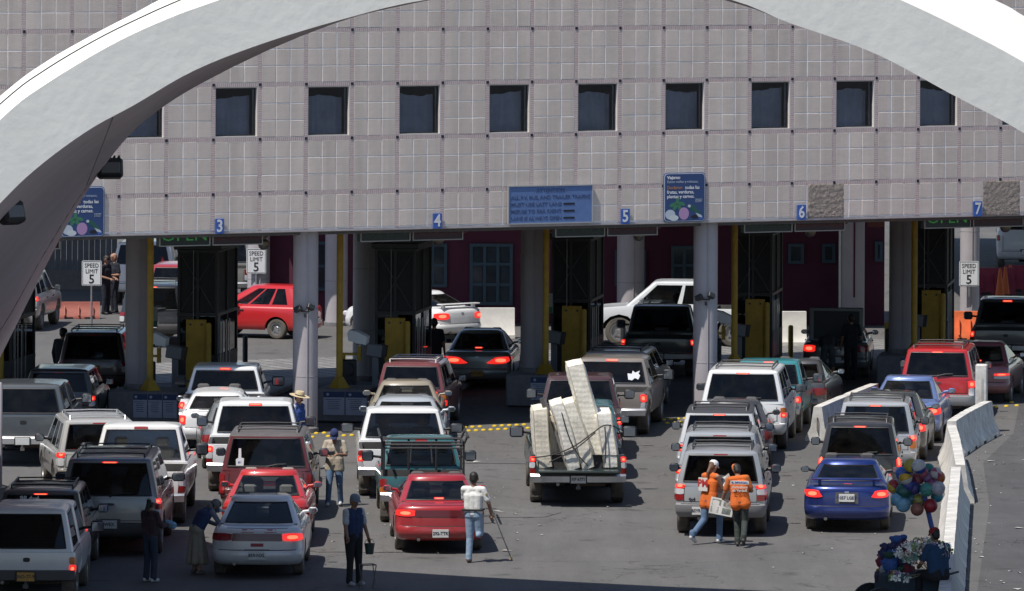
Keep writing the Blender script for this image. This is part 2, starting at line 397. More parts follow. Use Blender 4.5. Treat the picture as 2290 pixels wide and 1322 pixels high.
at = me.attributes.new('rnd', 'FLOAT', 'FACE'); at.data.foreach_set('value', cnt)
me.transform(FM); me.update()
o = bpy.data.objects.new('tile', me); COL.objects.link(o); o.parent = WALL; tag(o, kind='stuff')
# brick bands between the tile fields
def band_mat():
    m = bpy.data.materials.new('band_brick'); m.use_nodes = True; n = m.node_tree.nodes; l = m.node_tree.links; p = n['Principled BSDF']; MATS['band_brick'] = m
    tc = n.new('ShaderNodeTexCoord'); uv = n.new('ShaderNodeUVMap')
    b = n.new('ShaderNodeTexBrick'); b.inputs['Scale'].default_value = 1; b.inputs['Brick Width'].default_value = .052; b.inputs['Row Height'].default_value = .2; b.inputs['Mortar Size'].default_value = .006; b.offset = 0
    b.inputs['Color1'].default_value = (.56,.435,.41,1); b.inputs['Color2'].default_value = (.48,.365,.345,1); b.inputs['Mortar'].default_value = (.72,.66,.63,1)
    l.new(uv.outputs[0], b.inputs['Vector']); l.new(b.outputs['Color'], p.inputs['Base Color']); p.inputs['Roughness'].default_value = .85
    bp = n.new('ShaderNodeBump'); bp.inputs['Strength'].default_value = .7; bp.inputs['Distance'].default_value = .01; bp.invert = True; l.new(b.outputs['Fac'], bp.inputs['Height']); l.new(bp.outputs[0], p.inputs['Normal'])
    return m
MBAND = band_mat()
def strip(name, rects):     # rects: (x0,x1,z0,z1,horizontal) on the facade, in facade metres
    me = bpy.data.meshes.new(name); V = []; Fc = []; UV = []
    for x0, x1, z0, z1, hz in rects:
        o_ = len(V); y0 = -.013
        V += [(x0,y0,z0),(x1,y0,z0),(x1,y0,z1),(x0,y0,z1),(x0,.03,z0),(x1,.03,z0),(x1,.03,z1),(x0,.03,z1)]
        for f in ((0,1,2,3),(1,5,6,2),(4,0,3,7),(3,2,6,7),(4,5,1,0)):
            Fc.append(tuple(i+o_ for i in f))
            for i in f:
                vx, vy, vz = V[i+o_]; UV.append((vx-x0, vz-z0-.06+.1) if hz else (vz-z0, vx-x0-.06+.1))
    me.from_pydata(V, [], Fc); ul = me.uv_layers.new(name='UVMap'); ul.data.foreach_set('uv', [c for q in UV for c in q])
    me.materials.append(MBAND); me.transform(FM); me.update()
    ob = bpy.data.objects.new(name, me); COL.objects.link(ob); return ob
hb = [(K0*MW, K1*MW, ZB+r*MH-.048, ZB+r*MH+.048, True) for r in range(0,5)]
vb = []
for k in range(K0, K1+1):
    for r in range(-1, 5):
        z0, z1 = ZB+r*MH+.048, ZB+(r+1)*MH-.048
        vb.append((k*MW-.048, k*MW+.048, max(z0, ZLOW+.06), z1, False))
tag(rel(strip('brick_band', hb)), kind='stuff'); tag(rel(strip('brick_band', vb)), kind='stuff')
mb = MB()
for k in range(K0, K1+1):
    for r in range(0,5): mb.box((k*MW, -.006, ZB+r*MH), (.066, .03, .066))
mb.xf(FM); tag(rel(mb.build('corner_tile', mat('navy_tile', (.015,.016,.03), .4), smooth=0)), kind='stuff')
mb = MB(); mb.box(((K0+K1)/2*MW, .12, ZLOW+.03), ((K1-K0)*MW, .26, .075), b=.01); mb.xf(FM)
rel(mb.build('drip_edge', mat('lintel', (.46,.42,.42), .85, var=.15), smooth=0))
# windows
def window(k):
    x0, x1, z0, z1 = k*MW+.05, (k+1)*MW-.05, WROW+.05, WROW+MH-.05
    mbw = MB(); t = .025; d0, d1 = -.012, .13
    mbw.box(((x0+x1)/2, (d0+d1)/2, z0+t/2), (x1-x0, d1-d0, t)); mbw.box((x1-t/2, (d0+d1)/2, (z0+z1)/2+t/2), (t, d1-d0, z1-z0-t))
    mbw.box((x0+t/2, (.02+d1)/2, (z0+z1)/2+t/2), (t, d1-.02, z1-z0-t)); mbw.box(((x0+x1)/2, (.02+d1)/2, z1-t/2), (x1-x0-2*t, d1-.02, t))
    wo_ = rel(mbw.xf(FM).build('window', mat('window_reveal', (.62,.58,.55), .8, var=.1), smooth=0))
    m1 = MB(); m1.box(((x0+x1)/2, .105, (z0+z1)/2), (x1-x0-2*t, .012, z1-z0-2*t)); p_ = m1.xf(FM).build('pane', glass('facade_glass', (.78,.80,.84)), wo_, smooth=0)
    rw = random.Random(k+50); m3 = MB(); n_ = 28; top = z1-t-rw.uniform(.16,.22); xa, xb = x0+t+rw.uniform(.02,.09), x1-t-.02; V_ = []
    for i in range(n_+1):
        u = i/n_; xx = xa+(xb-xa)*u; yy = .34+.03*math.sin(u*22+k); V_ += [(xx, yy, z0), (xx, yy, top + .035*math.sin(u*rw.uniform(4,5)+k) - .02*abs(math.sin(u*9+k)))]
    m3.add(V_, [(2*i,2*i+2,2*i+3,2*i+1) for i in range(n_)]); m3.xf(FM).build('reflection_sheet', mat('reflection_grey', (.62,.63,.67), .9, var=.25, vscale=1.5), wo_, smooth=60)  # wavy pale sheet stands in for the reflection in the pane
    m2 = MB()
    for xx in (x0+t+.015, x1-t-.015): m2.box((xx, .085, (z0+z1)/2), (.03, .03, z1-z0-2*t))
    for zz in (z0+t+.015, z1-t-.015): m2.box(((x0+x1)/2, .085, zz), (x1-x0-2*t-.06, .03, .03))
    m2.xf(FM).build('frame', M_BLACK, wo_, smooth=0)
for k in wins: window(k)
# dark rooms behind the panes
mb = MB(); mb.box(((K0+K1)/2*MW, 1.2, WROW+MH/2), ((K1-K0)*MW, .05, MH)); mb.xf(FM); rel(mb.build('room_wall', M_DARKG, smooth=0))

# ------------------------------------------------------------------ white concrete arch
ARCH = empty('concrete_arch', (-12, 112, 0), 0, 'huge white concrete arch sweeping over the road in front of the building', 'arch')
def cr(pts, n):           # Catmull-Rom through points, n samples
    P = [np.array(p, float) for p in pts]; P = [2*P[0]-P[1]] + P + [2*P[-1]-P[-2]]
    out = []; m_ = len(pts)-1
    for i in range(n):
        t = i/(n-1)*m_; a = min(int(t), m_-1); t -= a
        p0, p1, p2, p3 = P[a:a+4]
        out.append(.5*((2*p1)+(-p0+p2)*t+(2*p0-5*p1+4*p2-p3)*t*t+(-p0+3*p1-3*p2+p3)*t**3))
    return out
NA = 90
def front_Y(x): return 103.5 + .30*(x-VPX)/138.0
# silhouettes of the arch in photo pixels -> points at the arch's own depth
FTp = [(-900,1330),(-560,900),(-260,520),(0,268),(100,190),(250,100),(380,40),(490,0),(700,-75),(950,-135),(1270,-165),(1600,-130),(1850,-68),(2014,0),(2150,65),(2290,140),(2500,275),(2800,540),(3100,900),(3400,1330)]
FBp = [(-760,1330),(-440,950),(-190,660),(0,455),(90,370),(200,290),(300,235),(430,160),(580,100),(760,45),(950,0),(1270,-38),(1600,-8),(1767,52),(1953,118),(2130,212),(2290,298),(2480,430),(2780,720),(3220,1330)]
def lift(pp, off=0.0, fy=front_Y):
    return [AT(x, y, fy(x)+off) for x, y in cr(pp, NA)]
FT = lift(FTp); FBm = lift(FBp)
TTp = [(-960,1330),(-610,880),(-290,470),(0,215),(100,140),(200,82),(300,30),(372,-8),(600,-120),(950,-205),(1270,-235),(1600,-215),(1950,-120),(2224,0),(2290,36),(2420,110),(2640,260),(2960,560),(3240,900),(3520,1330)]
TT = lift(TTp, 1.3)
# back lower edge: depth follows the edge of the shade on the road
shade = [(-30,175),(-16,150),(-10,135.5),(-7.3,129.5),(-5.1,123.5),(-3.55,120.6),(-.4,118.6),(2.8,117.0),(5.9,115.8),(12,114.5),(30,112)]
shx, shy = [a for a,b in shade], [b for a,b in shade]
cotE = 1/math.tan(SUN_EL); sxn, syn = math.cos(SUN_PHI)*cotE, math.sin(SUN_PHI)*cotE
BBp = [(-380,1330),(-160,1100),(-60,920),(0,800),(40,720),(100,600),(160,485),(200,420),(270,320),(370,235),(500,158),(600,92),(760,32),(950,-22),(1270,-70),(1600,-50),(1800,10),(1953,60),(2130,140),(2290,215),(2480,320),(2760,560),(3080,1330)]
BB = []
for x, y in cr(BBp, NA):
    Yb = 120.0
    for _ in range(60):
        p = AT(x, y, Yb); Zc = max(p.z, 0)
        Yn = float(np.interp(p.x + sxn*Zc, shx, shy)) - syn*Zc
        Yb = .5*Yb + .5*max(Yn, front_Y(x)+2.2)
    BB.append(AT(x, y, Yb))
BB2 = [p + Vector((-.25 if i < NA*.5 else .25, .35, .30)) for i, p in enumerate(BB)]       # bevel at the far lower edge
BT = []
for i, p in enumerate(BB):
    c = Vector((1.0, p.y, 2.0)); d = (p - c); d.y = 0; d.normalize(); BT.append(p + d*1.15 + Vector((0,.6,0)))
def ridge(i):             # extrados some way behind the bevel keeps below the sight line
    return TT[i].lerp(BT[i], .18) + Vector((0,0,-.25))
loops = [FBm, FT, TT, [ridge(i) for i in range(NA)], BT, BB2, BB]
mb = MB(); nl = len(loops)
vs = [tuple(lp[i]) for i in range(NA) for lp in loops]; fs = []
for i in range(NA-1):
    for j in range(nl):
        jj = (j+1) % nl; fs.append((i*nl+j, i*nl+jj, (i+1)*nl+jj, (i+1)*nl+j))
fs += [tuple(range(nl)), tuple((NA-1)*nl+j for j in range(nl-1,-1,-1))]
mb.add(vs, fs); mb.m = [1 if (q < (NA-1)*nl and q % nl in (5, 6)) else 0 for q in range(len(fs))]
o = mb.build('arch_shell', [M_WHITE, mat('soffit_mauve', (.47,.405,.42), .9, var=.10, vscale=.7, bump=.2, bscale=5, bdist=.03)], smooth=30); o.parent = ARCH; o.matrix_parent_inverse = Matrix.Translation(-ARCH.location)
# joint lines on the soffit
mb = MB()
mb.tube([FBm[26].lerp(BB[26], t) + Vector((.0,0,-.0)) for t in (0,.2,.4,.6,.75)], .014, 5)
mb.tube([FBm[i].lerp(BB[i], .80) for i in range(8, 34)], .016, 5)
o = mb.build('soffit_joint', mat('joint_dark', (.30,.29,.29), .9), ARCH); o.matrix_parent_inverse = Matrix.Translation(-ARCH.location)
# thin cable on the sunlit top
mb = MB(); mb.tube([FT[i].lerp(TT[i], .55) + Vector((-.01,-.02,.03)) for i in range(6, 45)], .012, 5)
o = mb.build('cable', M_BLACK, ARCH); o.matrix_parent_inverse = Matrix.Translation(-ARCH.location)
def floodlight(px, py, Y, yaw, tilt, label, w_=.44):
    e = empty('floodlight', AT(px, py, Y), yaw, label, 'floodlight')
    M = Matrix.Rotation(tilt, 4, 'X')
    m_ = MB(); m_.box((0,0,0), (w_,.26,.36), b=.04); m_.xf(M).build('housing', M_DARKG, e)
    m_ = MB(); m_.box((0,-.135,-.01), (w_*.74,.02,.20), b=.008); m_.xf(M).build('lens', mat('lens_glass', (.20,.21,.22), .15), e)
    m_ = MB()
    for i in range(5): m_.box((-w_*.36+i*w_*.18, .02, .20), (.03,.18,.06))
    m_.xf(M).build('cooling_fins', M_BLACK, e)
    m_ = MB(); m_.tube([(0,.03,.18),(0,.06,.34),(.06,.10,.42)], .025, 6); m_.build('bracket', M_BLACK, e)
floodlight(246, 377, 117.5, R(10), R(-14), 'black floodlight hung under the arch above the road sign', .46)
floodlight(26, 476, 104.0, R(38), R(-18), 'grey floodlight seen edge-on under the arch at the picture edge', .40)
# ================================================================== vehicles
def paint(key, col, metal=0.0, dust=.35, rough=.28, roofcol=None):
    return mat('paint_' + key, col, rough, metal=metal, coat=.7, var=.04, vscale=3, dust=dust*.8)
G_DARK = glass('glass_privacy', (.045,.05,.06)); G_MID = glass('glass_tinted', (.26,.28,.30)); G_CLEAR = glass('glass_clear', (.64,.68,.68))
M_TYRE = mat('tyre_rubber', (.022,.021,.02), .8, var=.25, dust=.35)
M_RIM = mat('alloy_rim', (.42,.42,.43), .35, metal=.7, var=.15)
M_CHROME = mat('chrome', (.60,.61,.63), .30, metal=1.0, var=.15, vscale=3, dust=.5)
M_TRIM = mat('grey_trim', (.06,.06,.065), .65, var=.15, dust=.25)
M_INT = mat('cabin_dark', (.07,.068,.066), .85, var=.2)
M_SEATG = mat('seat_grey', (.30,.28,.26), .9, var=.12)
M_SEATD = mat('seat_dark', (.09,.086,.085), .9, var=.12)
M_TL = mat('tail_lens_off', (.26,.014,.014), .2, coat=.4)
M_TLON = mat('tail_lens_lit', (.55,.02,.02), .25, coat=.3, emit=.9, ecol=(1.0,.03,.02))
M_TLHOT = mat('brake_bulb_lit', (.9,.1,.06), .25, emit=3.2, ecol=(1.0,.10,.05))
M_AMB = mat('amber_lens', (.60,.16,.02), .25, coat=.3)
M_REV = mat('clear_lens', (.55,.55,.56), .2, coat=.4)
M_PLATE = mat('plate_white', (.62,.62,.60), .5, var=.12, vscale=20)
M_PLATEY = mat('plate_yellow', (.55,.30,.06), .5, var=.15, vscale=20)
M_PTXT = mat('plate_ink', (.03,.035,.06), .6)
M_RACK = mat('rack_black', (.03,.03,.033), .45)
M_UNDER = mat('underbody', (.012,.012,.012), .9)
M_MIRG = mat('mirror_glass', (.35,.4,.45), .05, metal=.9)
NSE = 3.6
UREAR = sorted({round(s*v, 4) for v in (0,.2,.4,.6,.74,.82,.88,.93,.965,.985,1.0) for s in (-1,1)})
def sup(u, n=NSE): return 1 - max(0.0, 1-abs(u)**n)**(1/n)
def interp_row(rows, z):
    for a, b in zip(rows, rows[1:]):
        if a[0] <= z <= b[0]:
            t = 0 if b[0] == a[0] else (z-a[0])/(b[0]-a[0]); return [p + (q-p)*t for p, q in zip(a, b)]
    return list(rows[0]) if z < rows[0][0] else list(rows[-1])
class Shell:     # rows of (z, y_rear, y_front, half width, rear corner depth, front corner depth)
    def __init__(s, rows, us=None, ys=None, vs=None, arches=(), hood=None, belly=.02, n=NSE):
        s.n = n
        s.rows = rows; s.us = us or UREAR; s.ys = ys; s.vs = vs; s.arches = arches; s.hood = hood; s.belly = belly
    def ring(s, r):
        z, yr, yf, w, cr_, cf = r; out = []
        def side(y, sg):
            zz = z
            for yc, rad, zc in s.arches:
                if abs(y-yc) < rad: zz = max(zz, zc + math.sqrt(rad*rad-(y-yc)**2))
            ym = (yr+yf)/2; bw = 1 - s.belly*((y-ym)/((yf-yr)/2+1e-6))**2
            return [sg*w*bw, y, zz]
        b_end = 1 - s.belly*(((yr+cr_)-(yr+yf)/2)/((yf-yr)/2+1e-6))**2
        for u in s.us: out.append([u*w*b_end, yr+cr_*sup(u, s.n), z])
        if s.ys is not None: Y = [min(max(y, yr+cr_+.001*(i+1)), yf-cf-.001*(len(s.ys)-i)) for i, y in enumerate(s.ys)]
        else: Y = [(yr+cr_) + ((yf-cf)-(yr+cr_))*v for v in s.vs]
        for y in Y: out.append(side(y, 1))
        for u in reversed(s.us): out.append([u*w*b_end, yf-cf*sup(u, s.n), z])
        for y in reversed(Y): out.append(side(y, -1))
        if s.hood:
            yc, drop, z0, z1 = s.hood
            for p in out:
                if p[1] > yc:
                    t = min(1, (p[1]-yc)/(yf-yc+1e-6)); k = min(1, max(0, (p[2]-z0)/(z1-z0))); p[2] -= drop*t**1.4*k
        return out
    def surf(s, groups, top=True, bottom=False):   # groups: fn(row, seg) -> key ; returns {key: MB}
        rings = [s.ring(r) for r in s.rows]; n = len(rings[0]); out = {}
        for i in range(len(rings)-1):
            for k in range(n):
                g = groups(i, k)
                if g is None: continue
                j = (k+1) % n; out.setdefault(g, MB()).add([rings[i][k], rings[i][j], rings[i+1][j], rings[i+1][k]], [(0,1,2,3)])
        if top: out.setdefault(groups(len(rings)-2, 0), MB()).add(rings[-1], [tuple(range(n))])
        if bottom: out.setdefault(groups(0, 0), MB()).add(rings[0], [tuple(range(n-1,-1,-1))])
        return out
    def rear(s, u, z, off=0.0):
        r = interp_row(s.rows, z); zz, yr, yf, w, cr_, cf = r
        b_end = 1 - s.belly*(((yr+cr_)-(yr+yf)/2)/((yf-yr)/2+1e-6))**2
        p = Vector((u*w*b_end, yr+cr_*sup(u, s.n), z))
        e = .004; u2 = max(-1, min(1, u+e)); u1 = max(-1, min(1, u-e))
        t = Vector((u2*w, cr_*sup(u2, s.n), 0)) - Vector((u1*w, cr_*sup(u1, s.n), 0)); t.normalize()
        nrm = Vector((t.y, -t.x, 0)); return p + nrm*off
    def patch(s, u0, u1, z0, z1, off=.012, nu=6, nz=2, skew=0.0, rnd_=0.0, front=False):
        mb = MB(); g = []
        us = [u0 + (u1-u0)*i/nu for i in range(nu+1)]
        for j in range(nz+1):
            t = j/nz
            for i, u in enumerate(us):
                q = abs(2*i/nu-1); uu = max(-1, min(1, u + skew*(t-.5)))
                z = z0 + (z1-z0)*(.5 + (t-.5)*(1 - rnd_*q**3)); g.append(s.rear(uu, z, off))
        base = []
        for j in range(nz+1):
            t = j/nz
            for i, u in enumerate(us):
                q = abs(2*i/nu-1); uu = max(-1, min(1, u + skew*(t-.5)))
                z = z0 + (z1-z0)*(.5 + (t-.5)*(1 - rnd_*q**3)); base.append(s.rear(uu, z, -.015))
        N = nu+1; fs = []
        for j in range(nz):
            for i in range(nu): fs.append((j*N+i, j*N+i+1, (j+1)*N+i+1, (j+1)*N+i))
        o = len(g); rim = [i for i in range(N)] + [j*N+nu for j in range(1, nz+1)] + [nz*N+i for i in range(nu-1,-1,-1)] + [j*N for j in range(nz-1,0,-1)]
        for a, b in zip(rim, rim[1:]+rim[:1]): fs.append((a, b, b+o, a+o))
        return mb.add(g+base, fs)
_wh = {}
def wheel_meshes(rad, wd, style):
    k = (round(rad,3), round(wd,3), style)
    if k in _wh: return _wh[k]
    M = Matrix.Rotation(PI/2, 4, 'Y')
    rr = rad*.62; h = wd/2
    t = MB(); t.lathe([(rr,-h*.85),(rr+.02,-h),(rad-.03,-h),(rad,-h*.72),(rad+.004,-h*.3),(rad,-h*.28),(rad,h*.28),(rad+.004,h*.3),(rad,h*.72),(rad-.03,h),(rr+.02,h),(rr,h*.85),(rr,-h*.85)], 26, M)
    tm = t.mesh('tyre', M_TYRE)
    r = MB(); r.lathe([(.0,h*.55),(.05,h*.6),(.06,h*.5),(rr*.55,h*.35)], 20, M); r.lathe([(rr*.86,h*.3),(rr*.9,h*.9),(rr,h*.9),(rr,-h*.8),(0.02,-h*.3)], 20, M)
    for i in range(5 if style else 8):
        a = 2*PI*i/(5 if style else 8)
        r.box((h*.42, math.cos(a)*rr*.55, math.sin(a)*rr*.55), (h*.22, rr*.24 if style else rr*.18, rr*.95), Matrix.Rotation(-a+0, 4, 'X'))
    rm = r.mesh('rim', M_RIM)
    _wh[k] = (tm, rm); return _wh[k]
def link(name, me, parent, loc=(0,0,0), rot=(0,0,0)):
    o = bpy.data.objects.new(name, me); COL.objects.link(o); o.parent = parent; o.location = loc; o.rotation_euler = rot; return o
def wheels(e, hw, y1, y2, rad=.33, wd=.21, style=1):
    tm, rm = wheel_meshes(rad, wd, style)
    for y in (y1, y2):
        for sg in (-1, 1):
            t = link('wheel', tm, e, (sg*(hw-wd/2-.03), y, rad), (0, 0, 0 if sg > 0 else PI)); link('rim', rm, t)
def mirror_pair(e, x, y, z, m, w=.2, h=.14, arm=.1, both=True):
    for sg in (-1, 1):
        a = MB(); a.box((sg*(x+arm+w/2), y, z), (w, .11, h), b=.04); a.tube([(sg*(x-.05), y+.02, z-.03), (sg*(x+arm+.04), y+.01, z-.01)], .028, 6)
        o = a.build('mirror', m, e); g = MB(); g.box((sg*(x+arm+w/2), y-.058, z), (w*.8, .008, h*.74), b=.003); g.build('mirror_glass', M_MIRG, o)
def seats(e, xs, y, zb, m, hd=True, zt=None, lean=.0):
    for x in xs:
        s_ = MB(); s_.box((x, y, zb+.05), (.48, .14, .52), b=.06)
        if hd: s_.box((x, y-.01, zb+.42), (.27, .09, .19), b=.05); s_.tube([(x-.06,y,zb+.28),(x-.06,y,zb+.36)], .012, 5); s_.tube([(x+.06,y,zb+.28),(x+.06,y,zb+.36)], .012, 5)
        s_.build('seat', m, e)
def plate_(e, sh, x, z, off, txt, yellow=False, wd=.31, ht=.155):
    p = sh.rear(x/ sh.rows[1][3], z, off)
    m_ = MB(); m_.box((x, p.y-.006, z), (wd, .012, ht), b=.004); o = m_.build('number_plate', M_PLATEY if yellow else M_PLATE, e, smooth=0)
    if txt: text('plate_lettering', txt, .085, M_PTXT, o, (x, p.y-.014, z), sx=.95, bold=.002)
def tail(e, sh, u0, u1, z0, z1, lit, skew=0.0, parts=('red',), hot=True, nu=6):
    """pair of tail lights on the rear corners; parts from top to bottom"""
    for sg in (-1, 1):
        on = lit if isinstance(lit, bool) else (lit == 'both' or (lit == 'L' and sg < 0) or (lit == 'R' and sg > 0))
        a, b = (u0, u1) if sg > 0 else (-u1, -u0)
        n = len(parts); hgt = (z1-z0)/n; first = None
        for i, pt in enumerate(parts):
            zt = z1 - hgt*i; zb = zt - hgt + (.004 if i < n-1 else 0)
            mm = {'red': M_TLON if on else M_TL, 'dim': M_TL, 'amber': M_AMB, 'clear': M_REV}[pt]
            o = sh.patch(a, b, zb, zt, .016, nu, 3, skew*sg, .25).build('tail_light' if i == 0 else 'lens', mm, e if i == 0 else first)
            if i == 0: first = o
            if on and pt == 'red' and hot:
                c = (a+b)/2; hw_ = abs(b-a)*.26; zc = (zt+zb)/2
                sh.patch(c-hw_, c+hw_, zc-(zt-zb)*.26, zc+(zt-zb)*.26, .0185, 4, 2, 0, .5).build('bulb', M_TLHOT, first)
def brake3(e, sh, z, w_, lit, off=.012, h_=.035):
    o = sh.patch(-w_, w_, z, z+h_, off, 6, 1, 0, .1).build('brake_light', M_TLON if lit else M_TL, e)
    if lit: sh.patch(-w_*.8, w_*.8, z+h_*.25, z+h_*.75, off+.003, 6, 1).build('bulb', M_TLHOT, o)
def gh_groups(nu, nv, segs, r0, r1, roof_row, rear_u=(0,99), front_on=True):
    """window areas of a greenhouse; ring = nu rear points, nv side points, nu front points, nv side points"""
    def f(i, k):
        if i >= roof_row: return 'roof'
        if r0 <= i < r1:
            if rear_u[0] <= k < rear_u[1]: return 'rear_window'
            a = k - nu
            if 0 <= a < nv-1:
                for q, (s0, s1) in enumerate(segs):
                    if s0 <= a < s1: return 'side_window%d' % q
            b = k - nu - nv
            if front_on and rear_u[0] <= b < rear_u[1]: return 'windscreen'
            c = k - 2*nu - nv
            if 0 <= c < nv-1:
                for q, (s0, s1) in enumerate(segs):
                    if s0 <= (nv-2-c) < s1: return 'side_window%d' % (q+10)
        return 'pillar'
    return f
def greenhouse(e, belt, top, ybr, ytr, ytf, ybf, wb, wt, body_m, roof_m, gl, glside=None, pillars=(.0,.06,.36,.42,.70,.75,.97,1.0), segs=((1,2),(3,4),(5,6)),
               uw=.86, crn=.16, front_on=True, lip=.05, wtop=.085, wbot=.05, mullion=False, n=NSE, round_=1.0):
    """cab or cabin above the belt line; returns the shell"""
    us = sorted({round(s*v, 4) for v in (0,.3,.6,uw-.12,uw,.93,.975,1.0) for s in (-1,1)})
    H_ = top - belt
    def row(z, ins=0.0):
        t = (min(z, top-.045*round_)-belt)/(H_-.045*round_); tr = math.copysign(abs(t)**1.12, t); tw = math.copysign(abs(t)**1.1, t)
        return (z, ybr+(ytr-ybr)*tr+ins, ybf+(ytf-ybf)*t-ins, wb+(wt-wb)*tw-ins*.9, crn, crn*1.3)
    hf_ = max(.08, (ytf-ytr)/2-crn*1.2); I1, I2, I3, I4 = [min(a, hf_*q) for a, q in ((.035*round_,.25),(.11*round_,.5),(.30,.75),(.5,.9))]
    rows = [row(belt-.04), row(belt+wbot), row(belt+wbot+(H_-wbot-wtop)*.5), row(top-wtop), row(top-.045*round_), row(top-.018*round_, I1), row(top-.002, I2), row(top+.012, I3), row(top+.018, I4)]
    sh = Shell(rows, us=us, vs=list(pillars), belly=.015, n=n)
    nu, nv = len(us), len(pillars)
    ia = us.index(round(-uw, 4)); ib = us.index(round(uw, 4))
    parts = sh.surf(gh_groups(nu, nv, segs, 1, 3, 4, (ia, ib), front_on))
    pl = parts['pillar'].build('cabin_frame', body_m, e)
    parts['roof'].build('roof', roof_m, e)
    loop = []; z0_, z1_ = belt+wbot, top-wtop
    for i in range(13): loop.append(sh.rear(-uw+2*uw*i/12, z0_, .006))
    for i in range(1, 6): loop.append(sh.rear(uw, z0_+(z1_-z0_)*i/6, .006))
    for i in range(13): loop.append(sh.rear(uw-2*uw*i/12, z1_, .006))
    for i in range(1, 7): loop.append(sh.rear(-uw, z1_-(z1_-z0_)*i/6, .006))
    MB().tube(loop, .014, 5, caps=False).build('window_seal', M_BLACK, e)
    for k, mb_ in parts.items():
        if k in ('pillar', 'roof'): continue
        nm = 'side_window' if k.startswith('side') else k
        o = mb_.build(nm, (glside or gl) if nm == 'side_window' else (G_CLEAR if k == 'windscreen' else gl), e)
    return sh
def rails(e, y0, y1, x, z, bars=(.2,.8), m=None, h=.06, post=True):
    m_ = MB()
    for sg in (-1, 1):
        m_.tube([(sg*x, y0-.05, z-.03), (sg*x, y0, z+h), (sg*x, y1, z+h), (sg*x, y1+.05, z-.03)], .018, 6)
    for b in bars: m_.tube([(-x, y0+(y1-y0)*b, z+h), (0, y0+(y1-y0)*b, z+h+.012), (x, y0+(y1-y0)*b, z+h)], .014, 6)
    m_.build('roof_rack', m or M_RACK, e)
def underbody(e, L, hw, z=.24):
    m_ = MB(); m_.box((0, L/2, z+.14), (2*hw-.5, L-.5, .28)); m_.box((0, L*.2, z), (.5, .5, .2)); m_.build('underbody', M_UNDER, e)
    m_ = MB(); m_.tube([(-.42, .06, z+.0), (-.42, .5, z+.02)], .034, 9); m_.tube([(-.42,.5,z+.02),(-.42,1.2,z+.1)], .026, 7); m_.build('exhaust_pipe', mat('exhaust_steel', (.30,.28,.26), .4, metal=.8, var=.2), e)
    m_ = MB(); m_.box((.28,.5,z+.02), (.62,.34,.16), b=.04); m_.build('muffler', mat('muffler_rust', (.07,.055,.045), .8, var=.3), e)
def ground_obj(o): return o
def start(name, x, y, head, label, cat, group=None):
    return empty(name, G(x, y), -R(head), label, cat, group)
QUEUE = 'vehicles queuing for the inspection booths'
def body_ys(L, ar): 
    ys = set([.3, L*.5, L-.3])
    for yc, rad, zc in ar:
        for q in (-1.06,-1,-.94,-.8,-.55,-.28,0,.28,.55,.8,.94,1,1.06): ys.add(round(yc+q*rad, 3))
    return sorted(ys)

